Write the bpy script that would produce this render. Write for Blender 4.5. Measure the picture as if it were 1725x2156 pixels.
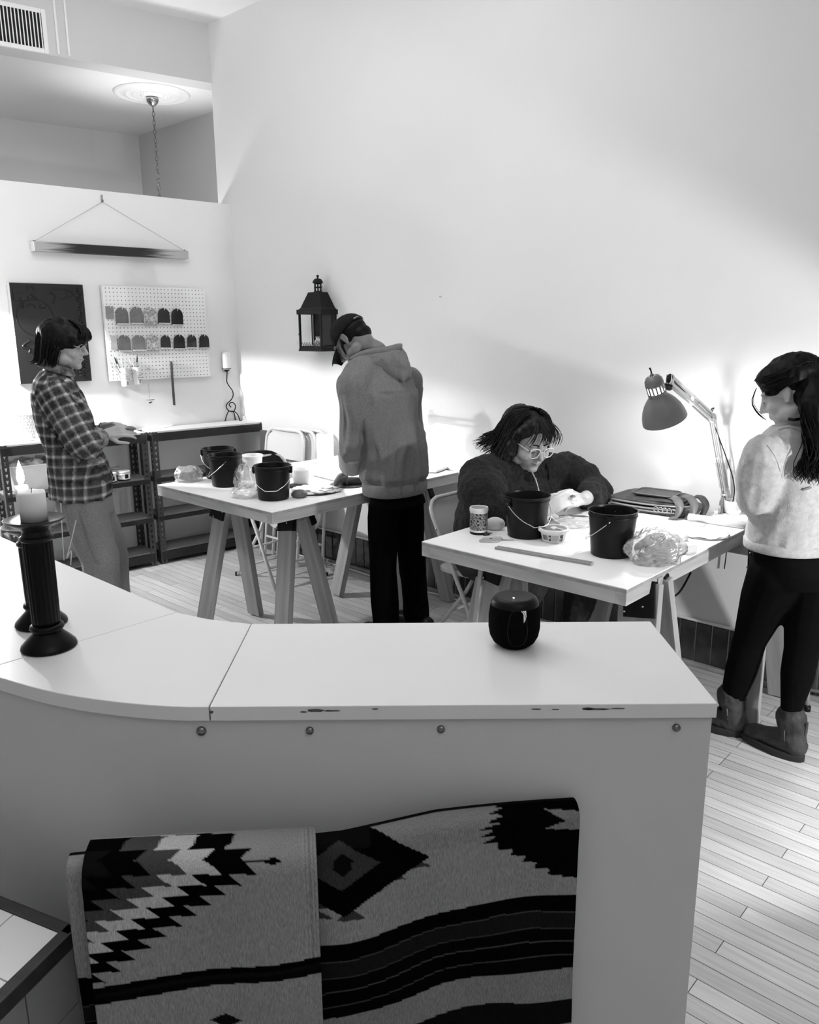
import bpy, bmesh, math, random
from math import sin, cos, pi, radians, sqrt, atan2
from mathutils import Vector, Matrix, noise
random.seed(7)
for o in list(bpy.data.objects): bpy.data.objects.remove(o)
SC = bpy.context.scene
COL = SC.collection
V = Vector

# ---------------------------------------------------------------- camera
PITCH, ROLL, FPX, CAMZ = radians(13.15), radians(.37), 1660.0, 1.6
cf = V((0, cos(PITCH), -sin(PITCH))); r0 = V((1, 0, 0)); u0 = r0.cross(cf)
cr = r0*cos(ROLL)-u0*sin(ROLL); cu = u0*cos(ROLL)+r0*sin(ROLL)
CAM = V((0, 0, CAMZ))
cd_ = bpy.data.cameras.new('camera'); cam = bpy.data.objects.new('camera', cd_); COL.objects.link(cam)
cd_.sensor_fit = 'HORIZONTAL'; cd_.sensor_width = 36; cd_.lens = 36*FPX/1725; cd_.clip_start = .05
M = Matrix((cr, cu, -cf)).transposed().to_4x4(); M.translation = CAM
cam.matrix_world = M
SC.camera = cam

# ---------------------------------------------------------------- world, view, lights of the room, added fills
SC.view_settings.view_transform = 'Standard'; SC.view_settings.look = 'None'
SC.view_settings.gamma = 1; SC.view_settings.exposure = 0.12; SC.view_settings.use_curve_mapping = False
wd = bpy.data.worlds.new('world'); SC.world = wd; wd.use_nodes = True
wd.node_tree.nodes['Background'].inputs[0].default_value = (1, 1, 1, 1)
wd.node_tree.nodes['Background'].inputs[1].default_value = .05

def light(name, kind, loc, power, size=.1, target=None, **k):
    l = bpy.data.lights.new(name, kind); o = bpy.data.objects.new(name, l); COL.objects.link(o)
    l.energy = power; o.location = loc
    if kind == 'AREA': l.size = size
    else: l.shadow_soft_size = size
    if kind == 'SPOT': l.spot_size = k.get('angle', radians(100)); l.spot_blend = k.get('blend', .3)
    if target is not None:
        o.rotation_euler = (V(target)-V(loc)).to_track_quat('-Z', 'Y').to_euler()
    return o
light('ceiling_light', 'AREA', (-.7, 2.7, 3.62), 36, 2.4, (-.9, 2.7, 0))             # wide ceiling fitting over the tables
light('ceiling_fill', 'AREA', (-1.3, 2.9, 3.0), 27, .5, (-1.6, 3.4, 4))  # added fill aimed up to brighten the ceiling, not a lamp of the room
light('ceiling_bounce_fill', 'AREA', (1.0, -1.0, 2.5), 50, 1.6, (1.0, -1.0, 4))         # added upward fill behind the camera, no fitting there
light('pendant_bulb', 'POINT', (-1.85, 6.25, 2.08), 22, .06)
light('pendant_up', 'SPOT', (-1.82, 6.25, 2.42), 20, .05, (-1.82, 6.2, 4), angle=radians(95), blend=.9)                        # hangs behind the partition
light('left_lamp_bulb', 'SPOT', (-2.70, 4.46, 1.76), 140, .04, (-2.70, 4.46, 0), angle=radians(163), blend=.06)
light('left_lamp_top', 'POINT', (-2.72, 4.30, 1.84), 9, .05)
light('next_table_lamp', 'SPOT', (2.25, 1.35, 1.02), 140, .05, (.6, 3.6, .50), angle=radians(80), blend=.25)                      # lamp on the next table, right of the frame

# ---------------------------------------------------------------- places
def ray(x, y): return cf + cr*((x-862.5)/FPX) - cu*((y-1078)/FPX)
def at_z(x, y, z): d = ray(x, y); return CAM + d*((z-CAMZ)/d.z)
def at_y(x, y, Y): d = ray(x, y); return CAM + d*(Y/d.y)
WB = V((1.486, 3.463, 0)); WD = V((-.736, .677, 0)).normalized(); WN = V((-WD.y, WD.x, 0))   # right wall: along it, out of it
PB = V((-1.285, 6.0, 0)); PD = V((-.7513, -.66, 0)).normalized(); PN = V((-PD.y, PD.x, 0))   # partition
def W(s, t, z=0): return WB + WD*s + WN*t + V((0, 0, z))
def P(s, t, z=0): return PB + PD*s + PN*t + V((0, 0, z))
WA = atan2(WD.y, WD.x); PA = atan2(PD.y, PD.x)

# ---------------------------------------------------------------- materials
def rgb(g): return (g, g, g, 1)
MATS = {}
def mat(name, g, rough=.6, noise_amt=0, scale=8, bump=0, bscale=60, metal=0, stretch=None, detail=4, spec=None, coat=0, trans=0, alpha=1, sheen=0, emit=None, sss=0):
    if name in MATS: return MATS[name]
    m = bpy.data.materials.new(name); m.use_nodes = True; nt = m.node_tree; N = nt.nodes; L = nt.links
    b = N['Principled BSDF']; b.inputs['Base Color'].default_value = rgb(g); b.inputs['Roughness'].default_value = rough
    b.inputs['Metallic'].default_value = metal
    if spec is None and g < .06 and not coat and not metal: spec = .12
    if spec is not None: b.inputs['Specular IOR Level'].default_value = spec
    if coat: b.inputs['Coat Weight'].default_value = coat; b.inputs['Coat Roughness'].default_value = .08
    if trans: b.inputs['Transmission Weight'].default_value = trans
    if alpha < 1: b.inputs['Alpha'].default_value = alpha
    if sheen: b.inputs['Sheen Weight'].default_value = sheen; b.inputs['Sheen Roughness'].default_value = .4
    if sss:
        b.inputs['Subsurface Weight'].default_value = sss; b.inputs['Subsurface Radius'].default_value = (.01, .01, .01); b.inputs['Subsurface Scale'].default_value = 1
    if emit: b.inputs['Emission Color'].default_value = rgb(1); b.inputs['Emission Strength'].default_value = emit
    if noise_amt or bump:
        tc = N.new('ShaderNodeTexCoord'); mp = N.new('ShaderNodeMapping'); L.new(tc.outputs['Object'], mp.inputs[0])
        if stretch: mp.inputs['Scale'].default_value = stretch
    if noise_amt:
        n = N.new('ShaderNodeTexNoise'); n.inputs['Scale'].default_value = scale; n.inputs['Detail'].default_value = detail
        L.new(mp.outputs[0], n.inputs['Vector'])
        cr_ = N.new('ShaderNodeMapRange'); cr_.inputs['From Min'].default_value = .3; cr_.inputs['From Max'].default_value = .7
        cr_.inputs['To Min'].default_value = max(0, g*(1-noise_amt)); cr_.inputs['To Max'].default_value = g*(1+noise_amt)
        L.new(n.outputs['Fac'], cr_.inputs['Value']); L.new(cr_.outputs[0], b.inputs['Base Color'])
    if bump:
        n2 = N.new('ShaderNodeTexNoise'); n2.inputs['Scale'].default_value = bscale; n2.inputs['Detail'].default_value = 3
        L.new(mp.outputs[0], n2.inputs['Vector'])
        bp = N.new('ShaderNodeBump'); bp.inputs['Strength'].default_value = bump; bp.inputs['Distance'].default_value = .01
        L.new(n2.outputs['Fac'], bp.inputs['Height']); L.new(bp.outputs[0], b.inputs['Normal'])
    MATS[name] = m; return m

def wood(name, g, dark, rot=(0, 0, 0), rough=.55, scale=1.0):
    """boards with long grain along local X, wavy figure and a few knots"""
    m = bpy.data.materials.new(name); m.use_nodes = True; nt = m.node_tree; N = nt.nodes; L = nt.links
    b = N['Principled BSDF']; b.inputs['Roughness'].default_value = rough
    tc = N.new('ShaderNodeTexCoord'); mp = N.new('ShaderNodeMapping'); mp.inputs['Rotation'].default_value = rot
    mp2 = N.new('ShaderNodeMapping'); mp2.inputs['Scale'].default_value = (1.0*scale, 9*scale, 9*scale)
    L.new(tc.outputs['Object'], mp.inputs[0]); L.new(mp.outputs[0], mp2.inputs[0])
    wv = N.new('ShaderNodeTexNoise'); wv.inputs['Scale'].default_value = 2.2; wv.inputs['Detail'].default_value = 6; wv.inputs['Distortion'].default_value = 1.6
    L.new(mp2.outputs[0], wv.inputs['Vector'])
    n2 = N.new('ShaderNodeTexWave'); n2.wave_type = 'BANDS'; n2.bands_direction = 'Y'; n2.inputs['Scale'].default_value = .8; n2.inputs['Distortion'].default_value = 7; n2.inputs['Detail'].default_value = 3
    L.new(mp2.outputs[0], n2.inputs['Vector'])
    mx = N.new('ShaderNodeMix'); mx.inputs[0].default_value = .22
    L.new(wv.outputs['Fac'], mx.inputs[2]); L.new(n2.outputs['Fac'], mx.inputs[3])
    vo = N.new('ShaderNodeTexVoronoi'); vo.inputs['Scale'].default_value = 1.3
    mp3 = N.new('ShaderNodeMapping'); mp3.inputs['Scale'].default_value = (1, 3, 3); L.new(mp.outputs[0], mp3.inputs[0]); L.new(mp3.outputs[0], vo.inputs['Vector'])
    kn = N.new('ShaderNodeMapRange'); kn.inputs['From Min'].default_value = .03; kn.inputs['From Max'].default_value = .09; L.new(vo.outputs['Distance'], kn.inputs['Value'])
    mr = N.new('ShaderNodeMapRange'); mr.inputs['From Min'].default_value = .25; mr.inputs['From Max'].default_value = .75
    mr.inputs['To Min'].default_value = dark; mr.inputs['To Max'].default_value = g
    L.new(mx.outputs[0], mr.inputs['Value'])
    ml = N.new('ShaderNodeMath'); ml.operation = 'MULTIPLY'; kr = N.new('ShaderNodeMapRange'); kr.inputs['To Min'].default_value = .35; L.new(kn.outputs[0], kr.inputs['Value'])
    L.new(mr.outputs[0], ml.inputs[0]); L.new(kr.outputs[0], ml.inputs[1]); L.new(ml.outputs[0], b.inputs['Base Color'])
    MATS[name] = m; return m

def attr_mat(name, rough=.95, bump=.35, bscale=900, stretch=(1, 1, .12), sheen=0, attr='weave'):
    """a woven material whose pattern is carried by the mesh"""
    m = bpy.data.materials.new(name); m.use_nodes = True; nt = m.node_tree; N = nt.nodes; L = nt.links
    b = N['Principled BSDF']; b.inputs['Roughness'].default_value = rough; b.inputs['Specular IOR Level'].default_value = .02
    if sheen: b.inputs['Sheen Weight'].default_value = sheen
    a = N.new('ShaderNodeAttribute'); a.attribute_name = attr
    tc = N.new('ShaderNodeTexCoord'); mp = N.new('ShaderNodeMapping'); mp.inputs['Scale'].default_value = stretch
    L.new(tc.outputs['Object'], mp.inputs[0]); n = N.new('ShaderNodeTexNoise'); n.inputs['Scale'].default_value = bscale; n.inputs['Detail'].default_value = 2
    L.new(mp.outputs[0], n.inputs['Vector'])
    mr = N.new('ShaderNodeMapRange'); mr.inputs['From Min'].default_value = .3; mr.inputs['From Max'].default_value = .7; mr.inputs['To Min'].default_value = .7; mr.inputs['To Max'].default_value = 1.3
    L.new(n.outputs['Fac'], mr.inputs['Value'])
    vm = N.new('ShaderNodeVectorMath'); vm.operation = 'SCALE'; L.new(a.outputs['Color'], vm.inputs[0]); L.new(mr.outputs[0], vm.inputs['Scale'])
    L.new(vm.outputs[0], b.inputs['Base Color'])
    bp = N.new('ShaderNodeBump'); bp.inputs['Strength'].default_value = bump; bp.inputs['Distance'].default_value = .002; L.new(n.outputs['Fac'], bp.inputs['Height']); L.new(bp.outputs[0], b.inputs['Normal'])
    MATS[name] = m; return m

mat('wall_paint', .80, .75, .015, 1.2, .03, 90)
mat('beam_paint_shaded', .60, .8); mat('wall_paint_back', .60, .8, .02, 2, .03, 90)  # beam colour set darker than the walls, its shade is in the colour
mat('ceiling_paint', .82, .8, .02, 1.5, .04, 60)
mat('white', .82, .5); mat('white_gloss', .85, .2, coat=.3); mat('offwhite', .7, .55, .05, 12)
mat('laminate', .74, .28, .02, 3, spec=.4)
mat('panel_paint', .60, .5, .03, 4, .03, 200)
mat('laminate_edge', .55, .6, .12, 30)
mat('chip', .08, .9, .5, 90)
mat('black_plastic', .006, .36, .2, 20, spec=.22)
mat('black_gloss', .003, .34, spec=.16)
mat('black_metal', .007, .5, .2, 30, spec=.2)
mat('shelf_metal', .022, .42, .2, 12, spec=.3); mat('shelf_board', .17, .8, .2, 20, stretch=(1, 6, 1))
mat('grey_metal', .30, .38, metal=.4); mat('lamp_metal', .16, .38, .05, 10, spec=.5); mat('lamp_arm', .62, .35, metal=.2)
mat('chair_metal', .72, .32, spec=.5); mat('chair_tan', .45, .35, spec=.5)
mat('chrome', .5, .2, metal=1); mat('wire', .7, .25, metal=1); mat('bolt', .22, .25, metal=.9); mat('dark_wire', .1, .4, metal=.6)
mat('tile_dark', .035, .16, .5, 9, coat=.4); mat('grout', .50, .8, .2, 40); mat('shoe_wood', .30, .5, .3, 10)
mat('wax', .84, .45, .05, 10, sss=.5); mat('flame', 1, .5, emit=60); mat('bulb', 1, .5, emit=30)
mat('clay_mid', .15, .6, .2, 14, .2, 40); mat('clay_grey', .26, .7, .2, 14, .2, 40); mat('clay_light', .62, .8, .06, 20, .1, 60); mat('clay_dark', .12, .6, .3, 14, .2, 40)
mat('paper', .83, .7, .01, 5); mat('cardboard', .16, .8, .15, 10)
mat('skin', .43, .5, .06, 30, .06, 300, sss=.12); mat('skin_man', .16, .5, .08, 30, .06, 300, sss=.08); mat('skin_dark', .36, .5, .08, 30, .06, 300, sss=.12)
mat('hair_black', .003, .5, .4, 60, spec=.12); mat('hair_dark', .007, .5, .5, 60, spec=.14); mat('hair_brown', .016, .5, .7, 70, spec=.2)
mat('fleece', .016, .95, .45, 70, .5, 160, sheen=.06); mat('hoodie_grey', .155, .95, .14, 120, .25, 400, sheen=.05); mat('cuff_grey', .30, .95, .1, 100, .25, 300)
mat('trousers_black', .002, .95, .3, 40, spec=.03); mat('trousers_dark', .04, .9, .25, 60, .2, 200); mat('denim', .17, .9, .2, 160, .3, 400)
mat('denim_seam', .5, .9); mat('sweat', .43, .95, .12, 60, .2, 200, sheen=.05); mat('leggings', .003, .8, .2, 60, spec=.05)
mat('boot', .05, .5, .4, 18, .2, 60); mat('sole', .03, .5); mat('lens', 1, .03, trans=1, alpha=.3); mat('eye_white', .7, .2); mat('iris', .02, .1)
mat('lips', .28, .4); mat('brow', .02, .7); mat('cap', .009, .85, .2, 60, .2, 200)
mat('print_dark', .06, .7); mat('print_grey', .30, .7)
mat('print_mid', .16, .6)
mat('carved', .008, .36, .2, 8, spec=.3)
mat('serape_back', .03, .9)
mat('pewter_bag', .05, .45, .4, 30, spec=.4); mat('strap_grey', .13, .45, .2, 30)
wood('pine', .40, .25); wood('pine_edge', .58, .30, scale=.6); wood('pine_up', .46, .30, rot=(0, radians(90), 0)); wood('oak_dark', .035, .012); wood('walnut', .09, .04)
mat('ply_line', .30, .7, .2, 20)
def plastic_film():
    m = bpy.data.materials.new('plastic_film'); m.use_nodes = True; N = m.node_tree.nodes; L = m.node_tree.links
    out = N['Material Output']; N.remove(N['Principled BSDF'])
    g = N.new('ShaderNodeBsdfGlossy'); g.inputs['Roughness'].default_value = .12; g.inputs['Color'].default_value = rgb(.9)
    t = N.new('ShaderNodeBsdfTransparent'); d = N.new('ShaderNodeBsdfDiffuse'); d.inputs['Color'].default_value = rgb(.8)
    m1 = N.new('ShaderNodeMixShader'); m1.inputs[0].default_value = .30; L.new(t.outputs[0], m1.inputs[1]); L.new(d.outputs[0], m1.inputs[2])
    lw = N.new('ShaderNodeLayerWeight'); lw.inputs[0].default_value = .35
    m2 = N.new('ShaderNodeMixShader'); L.new(lw.outputs['Facing'], m2.inputs[0]); L.new(m1.outputs[0], m2.inputs[1]); L.new(g.outputs[0], m2.inputs[2]); L.new(m2.outputs[0], out.inputs[0])
    MATS['plastic_film'] = m
plastic_film()

# ---------------------------------------------------------------- mesh building
class MB:
    def __init__(s): s.bm = bmesh.new(); s.mi = 0
    def _new(s, vs, fs, smooth=False):
        bv = [s.bm.verts.new(v) for v in vs]
        for f in fs:
            try:
                nf = s.bm.faces.new([bv[i] for i in f]); nf.material_index = s.mi; nf.smooth = smooth
            except ValueError: pass
        return bv
    def box(s, c, size, rot=None, bev=0):
        h = V(size)/2; R = rot if rot is not None else Matrix.Identity(3); c = V(c)
        b = min(bev, min(h)*.9)
        if b <= 0:
            vs = [c+R@V((x*h.x, y*h.y, z*h.z)) for x in (-1, 1) for y in (-1, 1) for z in (-1, 1)]
            s._new(vs, [(0, 1, 3, 2), (4, 6, 7, 5), (0, 4, 5, 1), (2, 3, 7, 6), (0, 2, 6, 4), (1, 5, 7, 3)])
        else:
            t = bmesh.new(); bmesh.ops.create_cube(t, size=1)
            for v in t.verts: v.co = V((v.co.x*size[0], v.co.y*size[1], v.co.z*size[2]))
            bmesh.ops.bevel(t, geom=list(t.edges), offset=b, segments=2, affect='EDGES', profile=.6)
            t.verts.ensure_lookup_table()
            s._new([c+R@v.co for v in t.verts], [[v.index for v in f.verts] for f in t.faces]); t.free()
        return s
    def beam(s, a, b, w, h, up=(0, 0, 1), bev=0):
        a, b = V(a), V(b); d = b-a; L = d.length; x = d.normalized(); y = V(up).cross(x)
        if y.length < 1e-4: y = V((0, 1, 0)).cross(x)
        y.normalize(); z = x.cross(y); R = Matrix((x, y, z)).transposed()
        return s.box((a+b)/2, (L, w, h), R, bev)
    def rings(s, rs, closed_ends=True, smooth=True, loop=True):
        n = len(rs[0]); vs = [p for r in rs for p in r]; fs = []
        for i in range(len(rs)-1):
            for j in range(n if loop else n-1):
                a = i*n+j; b = i*n+(j+1) % n
                fs.append((a, b, b+n, a+n))
        bv = s._new(vs, fs, smooth)
        if closed_ends:
            for r in (bv[:n][::-1], bv[-n:]):
                try: f = s.bm.faces.new(r); f.material_index = s.mi
                except ValueError: pass
        return s
    def tube(s, pts, r, n=8, closed=True, flat=1.0):
        pts = [V(p) for p in pts]; rs = r if hasattr(r, '__len__') else [r]*len(pts); out = []; prev = None
        for i, p in enumerate(pts):
            t = (pts[min(i+1, len(pts)-1)]-pts[max(i-1, 0)])
            if t.length < 1e-9: t = V((0, 0, 1))
            t.normalize()
            if prev is None: a = t.orthogonal().normalized()
            else:
                a = prev-t*prev.dot(t)
                a = a.normalized() if a.length > 1e-6 else t.orthogonal().normalized()
            prev = a; b = t.cross(a)
            out.append([p+a*cos(2*pi*k/n)*rs[i]+b*sin(2*pi*k/n)*rs[i]*flat for k in range(n)])
        return s.rings(out, closed)
    def cyl(s, a, b, r0, r1=None, n=20): return s.tube([a, b], [r0, r0 if r1 is None else r1], n)
    def lathe(s, prof, c=(0, 0, 0), axis=(0, 0, 1), n=32, caps=True, flute=0, nfl=20):
        c = V(c); z = V(axis).normalized(); x = z.orthogonal().normalized(); 
        if abs(z.z) > .99: x = V((1, 0, 0))
        y = z.cross(x); out = []
        for pr in prof:
            r, h = pr[0], pr[1]; fl = pr[2] if len(pr) > 2 else 0
            out.append([c+z*h+(x*cos(2*pi*k/n)+y*sin(2*pi*k/n))*(r*(1-fl*(k % 2))) for k in range(n)])
        return s.rings(out, caps)
    def ell(s, c, r, rot=None, n=16, m=10):
        c = V(c); R = rot if rot is not None else Matrix.Identity(3); rr = (r, r, r) if not hasattr(r, '__len__') else r
        out = []
        for i in range(m+1):
            th = pi*(i+.0)/m; th = min(max(th, .04), pi-.04)
            out.append([c+R@V((rr[0]*sin(th)*cos(2*pi*k/n), rr[1]*sin(th)*sin(2*pi*k/n), rr[2]*cos(th))) for k in range(n)][::-1])
        return s.rings(out)
    def prism(s, poly, z0, z1):
        n = len(poly); vs = [(p[0], p[1], z0) for p in poly]+[(p[0], p[1], z1) for p in poly]
        fs = [(i, (i+1) % n, (i+1) % n+n, i+n) for i in range(n)]+[tuple(range(n))[::-1], tuple(range(n, 2*n))]
        s._new(vs, fs); return s
    def caps(s, a, b, ra, rb, n=14):
        """capsule with two radii"""
        a, b = V(a), V(b); d = (b-a); 
        if d.length < 1e-6: return s.ell(a, ra)
        z = d.normalized(); x = z.orthogonal().normalized(); y = z.cross(x); out = []
        for i in range(6):
            th = pi/2*i/5; th = max(th, .08); out.append((a-z*ra*cos(th), ra*sin(th)))
        for i in range(6):
            th = pi/2*(1-i/5); th = max(th, .08); out.append((b+z*rb*cos(th), rb*sin(th)))
        return s.rings([[c+x*cos(2*pi*k/n)*r+y*sin(2*pi*k/n)*r for k in range(n)] for c, r in out])
    def chain(s, pts, rs, n=14):
        for i in range(len(pts)-1): s.caps(pts[i], pts[i+1], rs[i], rs[i+1], n)
        return s
    def sect(s, secs, n=24, p=2.3):
        """loft: (centre, half-width vector, half-depth vector)"""
        out = []
        for c, a, b in secs:
            r = []
            for k in range(n):
                t = 2*pi*k/n; cx, sy = cos(t), sin(t)
                r.append(V(c)+V(a)*(abs(cx)**(2/p)*(1 if cx > 0 else -1))+V(b)*(abs(sy)**(2/p)*(1 if sy > 0 else -1)))
            out.append(r)
        return s.rings(out)
    def xform(s, Mx): 
        for v in s.bm.verts: v.co = Mx @ v.co
        return s
    def finish(s, name, normals=True):
        if normals: bmesh.ops.recalc_face_normals(s.bm, faces=list(s.bm.faces))
        me = bpy.data.meshes.new(name); s.bm.to_mesh(me); s.bm.free(); return me

def link(name, me, mats, parent=None, world=False):
    o = bpy.data.objects.new(name, me); COL.objects.link(o)
    for m in (mats if isinstance(mats, (list, tuple)) else [mats]): me.materials.append(MATS[m] if isinstance(m, str) else m)
    if parent is not None:
        o.parent = parent
        if world:
            inv = wm(parent).inverted(); me.transform(inv)
    return o
def wm(o):
    m = o.matrix_basis.copy()
    while o.parent is not None: o = o.parent; m = o.matrix_basis @ m
    return m
def build(name, mb, mats, parent=None, world=False, sub=0, bev=0, normals=True):
    o = link(name, mb.finish(name, normals), mats, parent, world)
    if bev: md = o.modifiers.new('bevel', 'BEVEL'); md.width = bev; md.segments = 2; md.limit_method = 'ANGLE'
    if sub: md = o.modifiers.new('sub', 'SUBSURF'); md.levels = sub; md.render_levels = sub
    return o
def autosmooth(o, ang=35):
    for p in o.data.polygons: p.use_smooth = True
    o.data.set_sharp_from_angle(angle=radians(ang))
def thing(name, label, cat, loc=(0, 0, 0), rot=0, group=None):
    o = bpy.data.objects.new(name, None); COL.objects.link(o); o.empty_display_size = .05
    o.location = loc; o.rotation_euler = rot if hasattr(rot, '__len__') else (0, 0, rot)
    o['label'] = label; o['category'] = cat
    if group: o['group'] = group
    return o
def tag(o, label, cat, group=None, kind=None):
    if label: o['label'] = label; o['category'] = cat
    if group: o['group'] = group
    if kind: o['kind'] = kind
    return o
def struct(name, mb, m, **k):
    o = build(name, mb, m, **k); o['kind'] = 'structure'; return o
def copy_tree(o, parent=None):
    c = o.copy(); COL.objects.link(c); c.parent = parent
    for ch in list(o.children): copy_tree(ch, c)
    return c
def remesh(name, mb, m, parent, voxel=.008, smooth=6, folds=None, world=True, keep=None):
    """melts overlapping shapes into one continuous skin"""
    me = mb.finish(name); o = bpy.data.objects.new(name, me); COL.objects.link(o)
    r = o.modifiers.new('r', 'REMESH'); r.mode = 'VOXEL'; r.voxel_size = voxel; r.use_smooth_shade = True
    s_ = o.modifiers.new('s', 'SMOOTH'); s_.factor = .5; s_.iterations = smooth
    dg = bpy.context.evaluated_depsgraph_get(); dg.update()
    nm = bpy.data.meshes.new_from_object(o.evaluated_get(dg)); nm.name = name
    bpy.data.objects.remove(o); bpy.data.meshes.remove(me)
    nm.materials.clear()
    if folds:
        nv = [v.normal.copy() for v in nm.vertices]
        for v, nn in zip(nm.vertices, nv): v.co += nn*folds(v.co)
    for p in nm.polygons: p.use_smooth = True
    return link(name, nm, m, parent, world)
def text(name, body, size, Mx, m, parent, ext=.0004, align='CENTER'):
    c = bpy.data.curves.new(name, 'FONT'); c.body = body; c.size = size; c.extrude = ext; c.align_x = align; c.align_y = 'CENTER'; c.resolution_u = 3
    o = bpy.data.objects.new(name, c); COL.objects.link(o)
    dg = bpy.context.evaluated_depsgraph_get(); me = bpy.data.meshes.new_from_object(o.evaluated_get(dg)); bpy.data.objects.remove(o)
    me.transform(Mx); return link(name, me, m, parent)
def frame_from(x, y, z, o): m = Matrix((V(x), V(y), V(z))).transposed().to_4x4(); m.translation = V(o); return m
def arc(c, r, a0, a1, n, u=(1, 0, 0), v=(0, 0, 1)):
    return [V(c)+V(u)*r*cos(a0+(a1-a0)*i/n)+V(v)*r*sin(a0+(a1-a0)*i/n) for i in range(n+1)]
def spline(pts, n=8):
    pts = [V(p) for p in pts]; out = []
    for i in range(len(pts)-1):
        p0 = pts[max(i-1, 0)]; p1 = pts[i]; p2 = pts[i+1]; p3 = pts[min(i+2, len(pts)-1)]
        for k in range(n):
            t = k/n; out.append(.5*((2*p1)+(p2-p0)*t+(2*p0-5*p1+4*p2-p3)*t*t+(3*p1-p0-3*p2+p3)*t**3))
    out.append(pts[-1]); return out

from mathutils.bvhtree import BVHTree
def surf_fn(o):
    """returns a function that finds where the skin of a finished part lies along a sight line"""
    M_ = wm(o); vs = [M_@v.co for v in o.data.vertices]; tr = BVHTree.FromPolygons(vs, [tuple(p.vertices) for p in o.data.polygons])
    def f(px, py, lift=.0):
        d = ray(px, py).normalized(); loc, nrm, i, dist = tr.ray_cast(CAM, d)
        if loc is None: loc, nrm, i, dist = tr.find_nearest(CAM+d*3)
        return loc+nrm*lift if nrm.dot(d) < 0 else loc-nrm*lift
    return f
# ================================================================ THE ROOM
def floor_mat():
    m = bpy.data.materials.new('floor_boards'); m.use_nodes = True; N = m.node_tree.nodes; L = m.node_tree.links; b = N['Principled BSDF']
    tc = N.new('ShaderNodeTexCoord'); mp = N.new('ShaderNodeMapping'); mp.inputs['Rotation'].default_value = (0, 0, -WA)
    L.new(tc.outputs['Object'], mp.inputs[0])
    br = N.new('ShaderNodeTexBrick'); br.offset = .37; br.offset_frequency = 3; br.inputs['Scale'].default_value = 1
    br.inputs['Brick Width'].default_value = .95; br.inputs['Row Height'].default_value = .057; br.inputs['Mortar Size'].default_value = .0013; br.inputs['Mortar Smooth'].default_value = .3
    br.inputs['Color1'].default_value = rgb(.64); br.inputs['Color2'].default_value = rgb(.48); br.inputs['Mortar'].default_value = rgb(.06)
    L.new(mp.outputs[0], br.inputs['Vector'])
    mp2 = N.new('ShaderNodeMapping'); mp2.inputs['Scale'].default_value = (1.2, 22, 1); L.new(mp.outputs[0], mp2.inputs[0])
    n = N.new('ShaderNodeTexNoise'); n.inputs['Scale'].default_value = 4; n.inputs['Detail'].default_value = 6; L.new(mp2.outputs[0], n.inputs['Vector'])
    mr = N.new('ShaderNodeMapRange'); mr.inputs['From Min'].default_value = .3; mr.inputs['From Max'].default_value = .7; mr.inputs['To Min'].default_value = .84; mr.inputs['To Max'].default_value = 1.1; L.new(n.outputs['Fac'], mr.inputs['Value'])
    vm = N.new('ShaderNodeVectorMath'); vm.operation = 'SCALE'; L.new(br.outputs['Color'], vm.inputs[0]); L.new(mr.outputs[0], vm.inputs['Scale']); L.new(vm.outputs[0], b.inputs['Base Color'])
    b.inputs['Roughness'].default_value = .36
    bp = N.new('ShaderNodeBump'); bp.inputs['Strength'].default_value = .4; bp.inputs['Distance'].default_value = .002; bp.invert = True; L.new(br.outputs['Fac'], bp.inputs['Height']); L.new(bp.outputs[0], b.inputs['Normal'])
    MATS['floor_boards'] = m
floor_mat()
X0, X1, Y0, Y1, CZ = -5.5, 5.2, -3.2, 9.5, 3.66
struct('floor', MB().box(((X0+X1)/2, (Y0+Y1)/2, -.05), (X1-X0, Y1-Y0, .1)), 'floor_boards')
struct('ceiling', MB().box(((X0+X1)/2, (Y0+Y1)/2, CZ+.05), (X1-X0, Y1-Y0, .1)), 'ceiling_paint')
# the long right wall, with its boundary beyond the frame
def wallbox(a, b, z0, z1, th, off):
    """a wall from a to b; its room face on the line a-b, thickness on the off side"""
    a, b = V(a), V(b); d = (b-a).normalized(); nrm = V((-d.y, d.x, 0))*off
    return MB().beam(a+nrm*th/2+V((0, 0, (z0+z1)/2)), b+nrm*th/2+V((0, 0, (z0+z1)/2)), th, z1-z0)
struct('wall_right', wallbox(W(-4.2, 0), W(3.89, 0), 0, CZ, .46, -1), 'wall_paint')
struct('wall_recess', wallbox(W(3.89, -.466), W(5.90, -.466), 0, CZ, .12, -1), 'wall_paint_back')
# the shallow shadow line where the wall steps back behind the partition
struct('wall_left', MB().beam(P(-.03, -.06, 1.235), P(4.6, -.06, 1.235), .12, 2.47), 'wall_paint')
cor = W(5.86, -.466); FB = V((-sin(radians(55)), -cos(radians(55)), 0))
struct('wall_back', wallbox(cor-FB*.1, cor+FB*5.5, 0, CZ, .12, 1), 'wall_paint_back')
struct('wall_front', MB().box((0, Y0-.05, CZ/2), (X1-X0, .1, CZ)), 'wall_paint')
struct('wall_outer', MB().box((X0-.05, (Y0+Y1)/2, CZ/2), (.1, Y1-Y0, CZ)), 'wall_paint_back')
struct('wall_side', MB().box((X1+.05, (Y0+Y1)/2, CZ/2), (.1, Y1-Y0, CZ)), 'wall_paint')
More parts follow.
